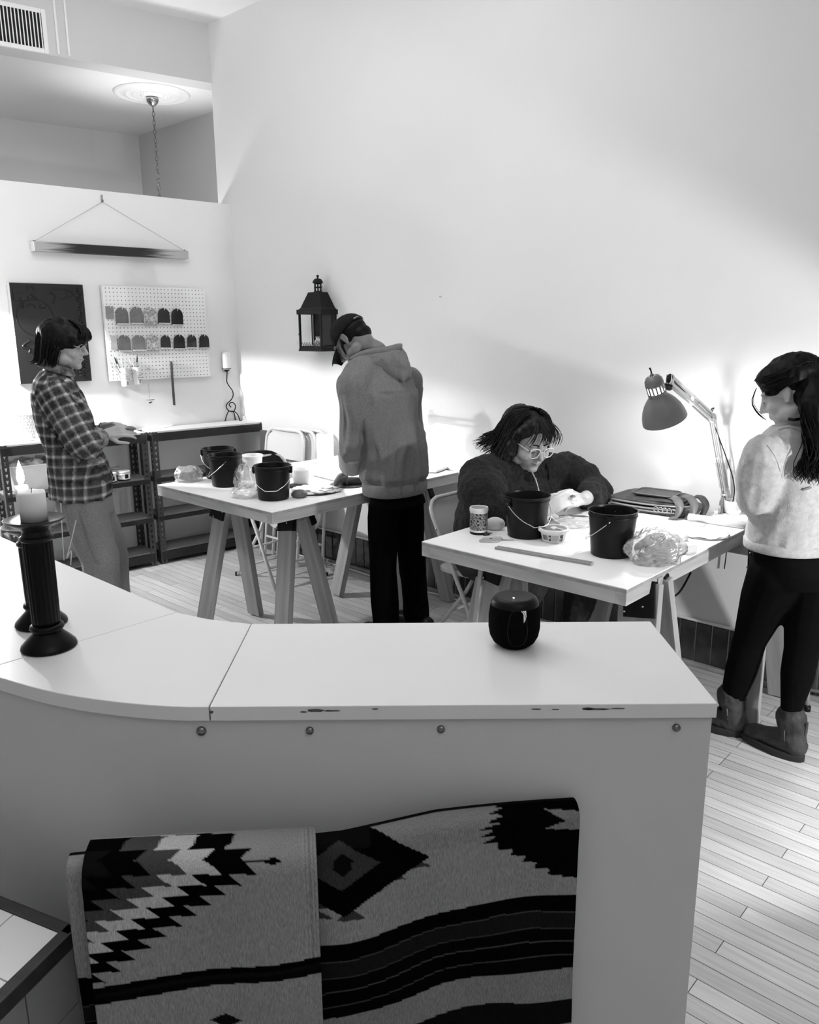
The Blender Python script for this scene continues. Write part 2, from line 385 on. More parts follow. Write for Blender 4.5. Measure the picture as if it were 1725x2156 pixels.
# dropped beam over the partition, and the lower ceiling behind it
s0 = W(3.885, 0); sd = FB
bm_n = V((sd.y, -sd.x, 0)); bm_n = bm_n if bm_n.y > 0 else -bm_n      # away from the room
mb = MB(); w_ = .17
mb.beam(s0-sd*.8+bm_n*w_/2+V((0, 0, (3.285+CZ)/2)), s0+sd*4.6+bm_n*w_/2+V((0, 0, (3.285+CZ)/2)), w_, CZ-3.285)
struct('trim_1', mb, 'beam_paint_shaded')
mb = MB(); a = s0-sd*1.2+bm_n*w_; b = s0+sd*4.6+bm_n*w_
mb.prism([a, b, b+bm_n*2.6, a+bm_n*2.6], 3.30, 3.40)
struct('ceiling_lower', mb, 'wall_paint')
# thin battens that run up the beam face
mb = MB()
for px in (118, 140):
    q = at_y(px, 60, 5); d = ray(px, 60); t = (s0-CAM).dot(bm_n)/d.dot(bm_n); q = CAM+d*t; q.z = 0
    mb.box((q.x-bm_n.x*.004, q.y-bm_n.y*.004, (3.29+CZ)/2), (.012, .012, CZ-3.3), Matrix.Rotation(atan2(sd.y, sd.x), 3, 'Z'))
for px in (60, 115, 170):
    pass
struct('trim_2', mb, 'white')
# tile skirting of the right wall
mb = MB(); mb.mi = 0; mb.box((.9, .004, .1125), (9.3, .008, .225)); mb.mi = 1
k = -3.7
while k < 3.72:
    mb.box((k+.0385, .009, .112), (.072, .012, .218), bev=.004); k += .0785
mb.mi = 2; mb.box((.9, .011, .229), (9.3, .02, .01), bev=.003)
mb.mi = 3; mb.box((.9, .022, .011), (9.3, .03, .022), bev=.006)
o = struct('baseboard_right', mb, ['grout', 'tile_dark', 'white', 'shoe_wood']); o.location = W(0, 0); o.rotation_euler.z = WA

# ---------------------------------------------------------------- air grille on the beam
def on_beam(px, py):
    d = ray(px, py); t = (s0-CAM).dot(bm_n)/d.dot(bm_n); return CAM+d*t
g0 = on_beam(83, 100); 
vr = thing('air_grille', 'white square air return grille with vertical slats high on the dropped beam', 'vent', (on_beam(38, 56)), atan2(sd.y, sd.x))
vh = .125; vw = .165
mb = MB()
for sx in (-1, 1): mb.box((sx*(vw-.013), 0, 0), (.026, .014, 2*vh), bev=.003)
for sz in (-1, 1): mb.box((0, 0, sz*(vh-.013)), (2*vw-.052, .014, .026), bev=.003)
fr = build('frame', mb, 'white', vr)
mb = MB(); mb.box((0, .0015, 0), (2*vw-.04, .002, 2*vh-.04)); build('backing', mb, 'black_metal', vr)
mb = MB()
for i in range(14): mb.box((-vw+.034+i*.0205, .005, 0), (.0065, .006, 2*vh-.05))
build('slats', mb, 'white', vr)

# ---------------------------------------------------------------- ceiling rose and chain
mc = at_z(320, 197, 3.30); mc.z = 3.30
t = thing('ceiling_rose', 'round white moulded plaster rose on the lower ceiling, around the chain canopy', 'ceiling rose', mc)
prof = [(.001, -.016), (.05, -.018), (.06, -.03), (.075, -.03), (.085, -.014), (.12, -.012), (.13, -.02), (.14, -.012), (.17, -.010), (.18, -.018), (.19, -.018), (.2, -.008), (.24, -.007), (.25, -.014), (.262, -.014), (.272, -.004), (.275, 0)]
build('rose_disc', MB().lathe(prof, n=64), 'white', t)
mb = MB()
for i in range(24): mb.ell((.1*cos(i*pi/12), .1*sin(i*pi/12), -.014), (.01, .01, .006), n=8, m=5)
build('bead_ring', mb, 'white', t)
t = thing('pendant_lamp', 'chain hung pendant dropping behind the white partition, only canopy and chain in view', 'pendant light', mc-V((0, 0, .03)))
build('canopy', MB().lathe([(.001, 0), (.045, -.002), (.047, -.008), (.04, -.03), (.022, -.05), (.014, -.056), (.001, -.058)]), 'chrome', t)
mb = MB(); z = -.06; i = 0
while z > -.86:
    lp = .036 if z > -.52 else .044; wq = .009 if z > -.52 else .014
    u_ = (1, 0, 0) if i % 2 else (0, 1, 0)
    pts = [V((0, 0, z-lp/2))+V(u_)*wq*cos(a*pi/5)+V((0, 0, 1))*lp*.56*sin(a*pi/5) for a in range(11)]
    mb.tube(pts, .0022, 5); z -= lp*.86; i += 1
build('chain', mb, 'dark_wire', t)
mb = MB(); mb.lathe([(.001, -.84), (.02, -.845), (.03, -.9), (.13, -.96), (.17, -1.06), (.165, -1.06), (.125, -.965), (.02, -.91)], n=32, caps=False)
build('shade', mb, 'black_metal', t)
# ================================================================ COUNTER
ZC = 1.0; TH = .026
FL, FR, BR, BL = V((-.329, 1.181, 0)), V((.5015, 1.181, 0)), V((.502, 1.5515, 0)), V((-.332, 1.5515, 0))
t = thing('counter', 'white curved reception counter wrapping the foreground, with the black speaker on its top', 'counter', (.1, 1.35, 0))
# straight worktop
build('straight_top', MB().prism([FL+V((.0008, 0, 0)), FR, BR, BL+V((.0008, 0, 0))], ZC-TH, ZC), ['laminate'], t, True, bev=.0015)
# curved corner top: front edge follows the bend
S1 = at_z(372, 1289, ZC); wd_ = WD  # the left wing runs parallel to the right wall
front = [V((-.3305, 1.181, 0))]
for px, py in [(400, 1488.2), (360, 1487), (320, 1484.6), (280, 1481.2), (240, 1477), (200, 1472), (160, 1466), (125, 1459.5), (90, 1452), (60, 1444.5), (30, 1436), (0, 1427)]: front.append(at_z(px, py, ZC))
last = front[-1]; dirl = (front[-1]-front[-2]).normalized()
S2 = at_z(60, 1352, ZC)
# far side of the seam
seam_dir = (at_z(301, 1305.5, ZC)-S1).normalized()
outer = []
p = last.copy(); ang0 = atan2(dirl.y, dirl.x); ang1 = atan2(WD.y, WD.x)
for i in range(8):
    a = ang0+(ang1-ang0)*(i+1)/8; p = p+V((cos(a), sin(a), 0))*.055; outer.append(p.copy())
poly = front+outer
# close over the seam to the back edge
q = poly[-1]; tpar = (q-S1).dot(WD); seam_far = S1+ (V((-WD.y, WD.x, 0)) if True else 0)*0
corner_back = [S1, at_z(437, 1303, ZC), V((-.3325, 1.5515, 0))]
dd = V((WD.y, -WD.x, 0));  # from back edge towards the front-left
if (front[3]-S1).dot(dd) < 0: dd = -dd
wing_w = (poly[-1]-S1).dot(dd)
seamF = S1+dd*wing_w
k = max(i for i in range(len(poly)-1) if (poly[i]-S1).dot(WD) < 0)
ga, gb = (poly[k]-S1).dot(WD), (poly[k+1]-S1).dot(WD); sx_ = poly[k].lerp(poly[k+1], -ga/(gb-ga))
cornerpoly = poly[:k+1]+[sx_]+corner_back
wing = [S1+WD*.001, sx_+WD*.001]+poly[k+1:]+[poly[-1]+WD*1.5, S1+WD*((poly[-1]-S1).dot(WD)+1.5)]
build('corner_top', MB().prism([V((v.x, v.y, 0)) for v in cornerpoly], ZC-TH, ZC), ['laminate'], t, True, bev=.0015)
build('wing_top', MB().prism([V((v.x, v.y, 0)) for v in wing], ZC-TH, ZC), ['laminate'], t, True, bev=.0015)
# front panels, 14 mm back from the top's edge
def offs(pts, d):
    out = []
    for i, p_ in enumerate(pts):
        a = pts[max(i-1, 0)]; b = pts[min(i+1, len(pts)-1)]; tt = (b-a).normalized(); nn = V((-tt.y, tt.x, 0)); out.append(p_+nn*d)
    return out
fp = [V((v.x, v.y, 0)) for v in poly+[poly[-1]+WD*1.5]]
fp = [V((FR.x-.004, 1.181, 0)), V((.1, 1.181, 0)), V((-.1, 1.181, 0)), V((-.25, 1.181, 0))]+fp
inner = offs(fp, -.009); inner2 = offs(fp, -.027)
mb = MB(); vs_ = [[V((a.x, a.y, z_)) for a in inner]+[V((a.x, a.y, z_)) for a in inner2[::-1]] for z_ in (0, ZC-TH-.0025)]; mb.rings(vs_)
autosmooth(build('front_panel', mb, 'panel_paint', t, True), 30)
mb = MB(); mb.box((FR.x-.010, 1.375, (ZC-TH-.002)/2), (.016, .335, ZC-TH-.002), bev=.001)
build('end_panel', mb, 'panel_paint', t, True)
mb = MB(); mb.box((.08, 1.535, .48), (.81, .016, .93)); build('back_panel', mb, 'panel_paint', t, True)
# chipped laminate under the front edge
mb = None
for (px, w, h, dy) in [(665, 46, 8, 0), (700, 40, 4, 1), (640, 18, 4, 3), (790, 16, 3, -2), (1255, 70, 4, 2), (1240, 30, 6, 1), (1300, 36, 3, 1), (1130, 26, 3, 1), (1170, 20, 2, 2), (445, 10, 6, 2)]:
    mb = MB(); n_ = 12
    vs = []
    for i in range(n_):
        a = 2*pi*i/n_; rr = .7+.3*random.random(); q = at_y(px+w/2*cos(a)*rr, 1496+dy-(px-665)*.008+h/2*sin(a)*rr, 1.1804); vs.append(q)
    f = mb.bm.faces.new([mb.bm.verts.new(v) for v in vs])
    r_ = bmesh.ops.extrude_face_region(mb.bm, geom=list(mb.bm.faces)); bmesh.ops.translate(mb.bm, vec=(0, .0012, 0), verts=[v for v in r_['geom'] if isinstance(v, bmesh.types.BMVert)])
    o = build('chip_mark', mb, 'chip', t, True); o['label'] = 'dark chipped spot on the front edge'
for i, px in enumerate((423, 652, 929, 1426)):
    c = at_y(px, 1541 if i < 1 else (1540 if i == 1 else (1537 if i == 2 else 1534)), 1.186)
    mb = MB(); R_ = .0065 if i else .008
    mb.lathe([(.0005, -R_*.45), (R_*.5, -R_*.4), (R_*.85, -R_*.15), (R_, .0), (R_*1.05, .004)], c+V((0, .0005, 0)), (0, 1, 0), 20)
    build('bolt_head', mb, 'bolt', t, True)

# ---------------------------------------------------------------- speaker
c = at_z(1082, 1357, ZC); c.z = ZC
t = thing('smart_speaker', 'small black barrel shaped fabric speaker standing on the white counter', 'speaker', c)
prof = [(.001, .0), (.024, .0), (.031, .002), (.041, .010), (.0475, .022), (.0505, .038), (.0505, .062), (.0480, .080), (.0455, .088), (.040, .094)]
mb = MB(); mb.lathe([(r*.98, z) for r, z in prof], n=48); autosmooth(build('fabric_body', mb, mat('speaker_cloth', .004, .95, .4, 400, .3, 700, spec=.03), t), 60)
mb = MB(); mb.lathe([(.0462, .0845), (.0455, .089), (.042, .0955), (.037, .0995), (.035, .1002), (.031, .0998), (.001, .0992)], n=48); autosmooth(build('top_rim', mb, mat('speaker_top', .006, .4, spec=.15), t), 50)
mb = MB(); mb.ell((-.004, -.012, .0998), (.0018, .0018, .0008), n=10, m=6); build('indicator_light', mb, mat('led', 1, .5, emit=6), t)
def on_barrel(th, z):
    for (r0_, z0_), (r1_, z1_) in zip(prof, prof[1:]):
        if z0_ <= z <= z1_ and z1_ > z0_: r = (r0_+(r1_-r0_)*(z-z0_)/(z1_-z0_))*.98; break
    else: r = .05
    return V((r*sin(th), -r*cos(th), z))
mb = MB(); pts = []
for i in range(41):
    a = 2*pi*i/40; x_ = .36*(abs(cos(a))**.6)*(1 if cos(a) > 0 else -1); z_ = .050+.036*sin(a); pts.append(on_barrel(x_*(1 if z_ > .05 else 1.08), max(z_, .014))*1.004)
mb.tube(pts, .0006, 5); build('logo_plate_outline', mb, mat('speaker_line', .02, .35), t)
mb = MB()
pl = [on_barrel(x_, z_) for x_, z_ in [(.12, .084), (.34, .084), (.34, .073), (.28, .066), (.22, .062), (.22, .077), (.18, .081)]]
vv = [mb.bm.verts.new(q*1.012) for q in pl]; mb.bm.faces.new(vv); r_ = bmesh.ops.extrude_face_region(mb.bm, geom=list(mb.bm.faces)); bmesh.ops.translate(mb.bm, vec=(0, .0015, 0), verts=[v for v in r_['geom'] if isinstance(v, bmesh.types.BMVert)])
o = build('sticker', mb, 'paper', t); o['label'] = 'small white corner sticker'

# ---------------------------------------------------------------- candle pillars
def candle_pillar(px, py, h, label):
    c = at_z(px, py, ZC); c.z = ZC
    t = thing('pillar_candleholder', label, 'candle holder', c, 0, 'black fluted pillar candle holders')
    base = [(.001, 0), (.049, 0), (.0515, .003), (.050, .008), (.041, .018), (.031, .028), (.0265, .033), (.028, .036), (.0315, .041), (.0305, .046), (.026, .049)]
    autosmooth(build('base', MB().lathe(base, n=40), 'black_gloss', t), 50)
    mb = MB(); n_ = 80
    rs = []
    for (r, z) in [(.0255, .048), (.0260, .06), (.0265, h*.5), (.0270, h-.04), (.0260, h-.032)]:
        rs.append([V(((r-(.0012 if k % 4 in (0, 1) else 0))*cos(2*pi*k/n_), (r-(.0012 if k % 4 in (0, 1) else 0))*sin(2*pi*k/n_), z)) for k in range(n_)])
    mb.rings(rs); build('fluted_column', mb, 'black_gloss', t)
    cap = [(.026, h-.036), (.030, h-.032), (.030, h-.027), (.0255, h-.024), (.0245, h-.016), (.029, h-.010), (.044, h-.001), (.0535, h+.005), (.0545, h+.0075), (.053, h+.008), (.040, h+.004), (.024, h+.003), (.001, h+.003)]
    autosmooth(build('dish', MB().lathe(cap, n=48), mat('dish_gloss', .010, .3, spec=.25), t), 40)
    return t, c
ph = .268
tA, cA = candle_pillar(104, 1362, .250, 'black fluted pillar candle holder nearest the counter front, one lit candle on its dish')
tB, cB = candle_pillar(88, 1313, .206, 'black fluted pillar candle holder standing behind the front one')
def candle(c, r, h, label, lit):
    t = thing('candle', label, 'candle', c, 0)
    prof = [(.001, 0), (r, 0), (r*1.01, h*.5), (r*1.02, h-.004), (r*.98, h), (r*.85, h-.003), (r*.6, h-.008), (.001, h-.009)]
    mb = MB(); rs = []
    n_ = 36
    for (a, z) in prof:
        rs.append([V((a*cos(2*pi*k/n_), a*sin(2*pi*k/n_), z+(.0035*noise.noise(V((cos(2*pi*k/n_)*1.3, sin(2*pi*k/n_)*1.3, r*50))) if z > h*.8 else 0))) for k in range(n_)])
    mb.rings(rs); build('wax_body', mb, 'wax', t)
    build('wick', MB().tube([(0, 0, h-.01), (0.0005, 0, h), (.0015, 0, h+.006)], .0007, 6), 'black_metal', t)
    if lit:
        build('flame', MB().lathe([(.0003, 0), (.0035, .003), (.0068, .010), (.0074, .018), (.0056, .031), (.0022, .043), (.0002, .050)], (0, 0, h+.002), n=16), 'flame', t)
        light('candle_glow', 'POINT', c+V((0, 0, h+.02)), .7, .006)
    return t
candle(cA+V((.0, 0, .2535)), .0235, .056, 'short cream pillar candle on the front black holder', False)
candle(cB+V((-.010, .004, .2095)), .0125, .084, 'lit candle with a tall flame on the holder behind', True)

# ---------------------------------------------------------------- tiled bench, lower left
zt = .66
Pc = at_z(165, 1950, zt); Pa = at_z(0, 1884, zt); Pb = at_z(0, 2112, zt)
e1 = (Pa-Pc).normalized(); e2 = (Pb-Pc).normalized(); e1.z = e2.z = 0
t = thing('tiled_table', 'low table with white tiled top, dark wood rim and grey tiled sides by the counter', 'table', (Pc.x, Pc.y, 0))
L1, L2 = .45, .45
q = [Pc+e1*.0, Pc+e1*L1, Pc+e1*L1+e2*L2, Pc+e2*L2]
mb = MB()
for a, b, inn in ((q[0], q[1], e2), (q[0], q[3], e1), (q[1], q[2], -e1), (q[3], q[2], -e2)):
    mb.beam(V((a.x, a.y, zt-.014))+inn*.011, V((b.x, b.y, zt-.014))+inn*.011, .022, .028, bev=.003)
build('rim', mb, 'oak_dark', t, True)
mb = MB(); ctr = (q[0]+q[2])/2; R = Matrix.Rotation(atan2(e1.y, e1.x), 3, 'Z')
mb.mi = 0; mb.prism([V((v.x, v.y, 0)) for v in [Pc+(e1+e2)*.02, Pc+e1*(L1-.02)+e2*.02, Pc+(e1+e2)*(L1-.02), Pc+e1*.02+e2*(L2-.02)]], zt-.03, zt-.006)
mb.mi = 1
for i in range(4):
    for j in range(4):
        a0, a1 = .021+i*.105, .021+(i+1)*.105-.003; b0, b1 = .021+j*.105, .021+(j+1)*.105-.003
        mb.prism([V(((Pc+e1*u+e2*v).x, (Pc+e1*u+e2*v).y, 0)) for u, v in ((a0, b0), (a1, b0), (a1, b1), (a0, b1))], zt-.02, zt-.003)
build('tile_top', mb, ['grout', 'white_gloss'], t, True)
mb = MB(); mb.mi = 0
mb.prism([V(((Pc+e1*u+e2*v).x, (Pc+e1*u+e2*v).y, 0)) for u, v in ((.012, .012), (L1-.01, .012), (L1-.01, L2-.01), (.012, L2-.01))], 0, zt-.03)
mb.mi = 1
for j in range(5):
    for k in range(6):
        b0 = .014+j*.1; z1 = zt-.032-k*.105; z0_ = z1-.102
        for uu, vv in ((e1, e2), (e2, e1)):
            a = Pc+uu*.008+vv*b0; b = Pc+uu*.008+vv*(b0+.097)
            if b0+.097 < L1: mb.beam(V((a.x, a.y, (z0_+z1)/2)), V((b.x, b.y, (z0_+z1)/2)), .008, z1-z0_)
build('tile_sides', mb, [mat('grout_dark', .08, .8), mat('tile_grey', .26, .3, .06, 6)], t, True)
# ================================================================ ON THE PARTITION
def on_plane(px, py, p0, nn): d = ray(px, py); return CAM+d*((p0-CAM).dot(nn)/d.dot(nn))
def on_part(px, py, t=0): return on_plane(px, py, P(0, t), PN)
def on_wall(px, py, t=0): return on_plane(px, py, W(0, t), WN)
def tilt_thing(name, label, cat, loc, rotz, group=None): return thing(name, label, cat, loc, rotz, group)

def pegboard_mat():
    m = mat('pegboard_white', .80, .5); N = m.node_tree.nodes; L = m.node_tree.links; b = N['Principled BSDF']
    tc = N.new('ShaderNodeTexCoord'); sx = N.new('ShaderNodeSeparateXYZ'); L.new(tc.outputs['Object'], sx.inputs[0]); outs = []
    for ax in ('X', 'Z'):
        a = N.new('ShaderNodeMath'); a.operation = 'MULTIPLY'; a.inputs[1].default_value = 1/.0254; L.new(sx.outputs[ax], a.inputs[0])
        f = N.new('ShaderNodeMath'); f.operation = 'FRACT'; L.new(a.outputs[0], f.inputs[0])
        s = N.new('ShaderNodeMath'); s.operation = 'SUBTRACT'; s.inputs[1].default_value = .5; L.new(f.outputs[0], s.inputs[0])
        q = N.new('ShaderNodeMath'); q.operation = 'POWER'; q.inputs[1].default_value = 2; ab = N.new('ShaderNodeMath'); ab.operation = 'ABSOLUTE'; L.new(s.outputs[0], ab.inputs[0]); L.new(ab.outputs[0], q.inputs[0]); outs.append(q)
    ad = N.new('ShaderNodeMath'); ad.operation = 'ADD'; L.new(outs[0].outputs[0], ad.inputs[0]); L.new(outs[1].outputs[0], ad.inputs[1])
    mr = N.new('ShaderNodeMapRange'); mr.inputs['From Min'].default_value = .011; mr.inputs['From Max'].default_value = .022; mr.inputs['To Min'].default_value = .04; mr.inputs['To Max'].default_value = .80
    L.new(ad.outputs[0], mr.inputs['Value']); L.new(mr.outputs[0], b.inputs['Base Color'])
pegboard_mat()
t = thing('pegboard', 'white perforated pegboard mounted on the white partition wall', 'pegboard', P(.611, .012, 1.573), PA)
pw, phh = .365, .307
mb = MB(); mb.box((0, .026, 0), (2*pw, .006, 2*phh)); build('board', mb, 'pegboard_white', t)
mb = MB()
for sx in (-1, 1): mb.box((sx*(pw-.012), .012, 0), (.022, .022, 2*phh))
for sz in (-1, 1): mb.box((0, .012, sz*(phh-.012)), (2*pw-.046, .022, .022))
build('backing_frame', mb, 'white', t)

rowA = [(231.6, 658, 16, 26, 'tt_a', 'small square grey'), (257, 665, 27, 36, 'tt_b', 'large plain dark grey'), (287.7, 664, 27, 36, 'tt_c', 'large grey with a faint mark'), (316.7, 666, 29, 37, 'tt_d', 'large pale speckled'), (345, 665.5, 25, 33, 'tt_e', 'glossy black'), (373, 667.5, 25, 35, 'tt_e', 'wide matt black')]
rowB = [(239, 720, 16, 32, 'tt_f', 'narrow unglazed'), (262, 722.6, 27, 35, 'tt_b', 'plain dark grey'), (292.7, 722, 28, 33, 'tt_c', 'smooth mid grey'), (321.7, 721, 26, 33, 'tt_d', 'pale blotched'), (349, 720, 21, 28, 'tt_e', 'small black'), (377.5, 720, 24, 31, 'tt_e', 'black with a grey smear'), (404, 719, 20, 28, 'tt_g', 'narrow charcoal'), (430, 719, 21, 29, 'tt_e', 'rightmost slim black')]
mat('tt_a', .22, .6, .15, 30); mat('tt_b', .13, .55, .12, 40); mat('tt_c', .18, .5, .15, 30); mat('tt_d', .40, .5, .6, 70, detail=2)
mat('tt_e', .010, .22, .5, 25, coat=.3); mat('tt_f', .42, .7, .1, 20); mat('tt_g', .05, .3, .6, 30)
for row, rn in ((rowA, 'upper'), (rowB, 'lower')):
    for i, (px, py, w, h, mm, desc) in enumerate(row):
        c = on_part(px, py, .05); m_ = 1/400.
        sL = (on_part(px-w/2, py, .05)-on_part(px+w/2, py, .05)).length/2; zh = abs(on_part(px, py-h/2, .05).z-on_part(px, py+h/2, .05).z)/2
        tt = thing('test_tile', '%s glaze test tile in the %s pegboard row' % (desc, rn), 'ceramic tile', c, PA, 'glaze test tiles on the pegboard')
        tt.rotation_euler = (0, random.uniform(-.03, .03), PA)
        mb = MB(); n_ = 10
        if mm in ('tt_a',): out = [(-sL, -zh), (sL, -zh), (sL, zh), (-sL, zh)]
        elif mm == 'tt_f': out = [(-sL, -zh), (sL*.9, -zh), (sL*.75, 0), (sL, zh), (0, zh*.8), (-sL*.9, zh*.9), (-sL*.8, 0)]
        else: out = [(-sL, -zh), (sL, -zh), (sL*.96, zh*.25)]+[(sL*.96*cos(a*pi/n_), zh*.25+zh*.75*sin(a*pi/n_)) for a in range(1, n_)]+[(-sL*.96, zh*.25)]
        n_o = len(out)
        mb._new([(x, -.004, z) for x, z in out]+[(x, .004, z) for x, z in out], [(k_, (k_+1) % n_o, (k_+1) % n_o+n_o, k_+n_o) for k_ in range(n_o)]+[tuple(range(n_o)), tuple(range(n_o, 2*n_o))[::-1]])
        build('tile_body', mb, mm, tt, bev=.0015)
        if mm not in ('tt_a', 'tt_f'): build('foot', MB().box((0, .005, -zh+.003), (2*sL*.96, .018, .007), bev=.002), 'clay_light' if mm != 'tt_d' else mm, tt)
        build('peg_hook', MB().tube([(0, -.016, zh*1.05), (0, .010, zh*1.05), (0, .014, zh*.85), (0, .012, zh*.75)], .002, 6), 'white_gloss', tt)

# tool cups on the pegboard
for i, (px, py, w, h, lab, words) in enumerate([(263, 794, 27, 38, 'left white tapered tool cup hung on the pegboard, full of brushes and sticks', ('CUT', 'TOOLS')), (289.5, 791, 24, 36, 'right white tapered tool cup hung on the pegboard, holding a few tools', ('LOOP', 'TRIMMING', 'TOOLS'))]):
    c = on_part(px, py, .08); r1 = (on_part(px-w/2, py, .08)-on_part(px+w/2, py, .08)).length/2*.8; hh = abs(on_part(px, py-h/2, .08).z-on_part(px, py+h/2, .08).z)
    t = thing('tool_cup', lab, 'cup', c-V((0, 0, hh/2)), PA, 'tool cups on the pegboard')
    autosmooth(build('cup_body', MB().lathe([(.001, 0), (r1*.68, 0), (r1*.7, .002), (r1, hh*.97), (r1*1.06, hh), (r1*1.0, hh*1.005), (r1*.94, hh*.97), (r1*.66, .004), (.001, .003)], n=32), 'white', t), 40)
    build('peg_holder', MB().lathe([(r1*1.0, hh*.70), (r1*1.07, hh*.70), (r1*1.07, hh*.74), (r1*1.0, hh*.74)], n=24, caps=False).box((0, -.04, hh*.78), (.02, .03, .006)), 'white', t)
    # view direction in local frame: label faces outward
    th = radians(-12)
    for k, wtxt in enumerate(words):
        rr = r1*(.7+.3*(.62-.16*k))+.0015
        fr = frame_from((-cos(th), sin(th), 0), (0, 0, 1), (sin(th), cos(th), 0), (rr*sin(th), rr*cos(th), hh*(.55-.15*k)))
        text('label_text', wtxt, .011 if len(wtxt) < 6 else .0085, fr, 'print_mid', t)
    mb = MB(); rr = r1*.8+.0012; mb.box((rr*sin(th)*.92, rr*cos(th)*.92, hh*.17), (.010, .002, hh*.2), Matrix.Rotation(-th, 3, 'Z')); build('label_mark', mb, 'print_grey', t)
    k = 9 if i == 0 else 4
    for j in range(k):
        a = random.uniform(0, 6.28); rr = r1*.5*random.random()
        b0 = V((rr*cos(a), rr*sin(a), .01)); lean = V((random.uniform(.1, .5) if i == 0 else random.uniform(-.2, .45), random.uniform(-.15, .1), 1)).normalized()
        ln = hh*random.uniform(1.35, 1.85) if i == 0 else hh*random.uniform(1.2, 1.6)
        tt = thing('clay_tool', ('thin brush or stick tool bundled in the left tool cup' if i == 0 else 'short tool sticking out of the right tool cup'), 'tool', c-V((0, 0, hh/2)), PA, 'clay tools in the %s cup' % ('left' if i == 0 else 'right'))
        mm = random.choice(['white', 'pine', 'grey_metal', 'black_plastic', 'white'])
        mb = MB().tube([b0, b0+lean*ln*.75], .0022, 6); build('shaft', mb, mm, tt)
        mb = MB().ell(b0+lean*ln*.86, (.004, .003, ln*.15), lean.to_track_quat('Z', 'X').to_matrix(), 8, 6); build('tip', mb, random.choice(['black_plastic', 'white', 'offwhite']), tt)

# wire cutter and the long bar
c = on_part(316, 842, .03); t = thing('wire_cutter', 'thin wire clay cutter with toggle hanging below the pegboard', 'tool', c, PA)
build('wire', MB().tube([(0, 0, .01), (.002, 0, .06), (0.004, .005, .11)], .0008, 5), 'dark_wire', t)
build('toggle', MB().tube([(-.028, .004, 0), (.028, 0, 0)], .0035, 8), 'grey_metal', t)
build('end_clip', MB().tube([(-.012, .004, -.015), (.010, .004, -.020)], .004, 8), 'black_plastic', t)
for px in (311, 340):
    c = on_part(px, 776, .042); t = thing('peg_hook', 'pale peg hook on the lower pegboard, %s' % ('right of the tool cups' if px == 311 else 'left of the dark bar'), 'hook', c, PA)
    build('hook_bar', MB().tube([(0, -.012, 0), (0, .02, -.002), (0, .025, .008)], .0018, 6).tube([(-.014, -.01, 0), (.014, -.01, 0)], .0018, 6).tube([(0, -.008, 0), (0, -.008, -.016)], .0018, 6), 'grey_metal', t)
a = on_part(360.5, 761, .05); b = on_part(367, 853, .05); t = thing('long_bar', 'dark flat wooden bar hanging from the pegboard down past its lower edge', 'bar', b)
build('bar_body', MB().beam(a, b, .022, .010, up=PD, bev=.002), 'walnut', t, True)
build('nail', MB().tube([a+V((0, 0, -.01))-PN*.03, a+V((0, 0, -.01))+PN*.01], .003, 8), 'white', t, True)

# dark carved board
c = (on_part(22, 593, .04)+on_part(192.5, 803.5, .04))/2
t = thing('carved_board', 'dark carved relief board hung on the partition behind the woman in plaid', 'wall art', P(1.315, .003, 1.578), PA)
w2, h2 = .219, .304
mb = MB(); mb.mi = 0; mb.box((0, .018, 0), (2*w2, .036, 2*h2), bev=.003); build('board_body', mb, ['carved'], t)
mb = MB(); mb.box((w2+.0025, .018, 0), (.004, .037, 2*h2)); build('edge_band', mb, 'offwhite', t)
mb = MB(); y = .037
def rib(pts, w=.004, d=.005):
    mb.tube([(V((x*w2, y, z*h2))) for x, z in spline_xy(pts)], w, 6)
def spline_xy(pts): return [(p.x, p.y) for p in spline([V((a, b, 0)) for a, b in pts], 6)]
rib([(.42, .95), (.38, .85), (.45, .78), (.33, .7)], .006); rib([(.95, .8), (.6, .8), (.58, .86), (.5, .95)]); rib([(.95, .72), (.55, .72)])
rib([(.78, .72), (.72, .5)], .008); rib([(.6, .68), (.3, .68)]); rib([(.62, .52), (.55, .58), (.42, .57), (.38, .5)]); rib([(.25, .6), (.25, .52), (.1, .52)])
rib([(-.5, .85), (-.5, .75)]); rib([(-.3, .68), (-.55, .74), (-.65, .77)]); rib([(-.05, .8), (-.2, .9), (-.6, .86), (-.8, .7)])
rib([(-.1, .6), (-.18, .75), (-.05, .85)])
rib([(.62, .02-.15), (.78, -.2), (.82, -.26), (.66, -.3), (.68, -.38)], .009)
for i in range(25): a = i/24*2*pi
mb.tube([V((w2*.42+.11*cos(2*pi*i/32), y-.002, h2*.32+.11*sin(2*pi*i/32))) for i in range(33)], .004, 6)
mb.tube([V((-w2*.2+.075*cos(2*pi*i/32), y-.002, -h2*.62+.075*sin(2*pi*i/32))) for i in range(33)], .010, 6)
mb.box((.06, y, -h2*.27), (.10, .006, .075), bev=.002); mb.box((-.01, y, -h2*.30), (.03, .012, .05), bev=.002)
mb.box((.16, y, h2*.82), (.09, .006, .05), bev=.002); mb.box((.165, y, h2*.70), (.08, .01, .03), bev=.002)
for i in range(30): mb.ell((-w2*.86+.008*sin(i*2.1), y+.002, h2*(.93-i*.065)), (.011, .010, .007), None, 8, 6)
for i in range(9): mb.ell((-w2*.70, y+.004, -h2*(.35+i*.065)), (.018, .014, .008), None, 8, 6)
build('relief', mb, 'carved', t)

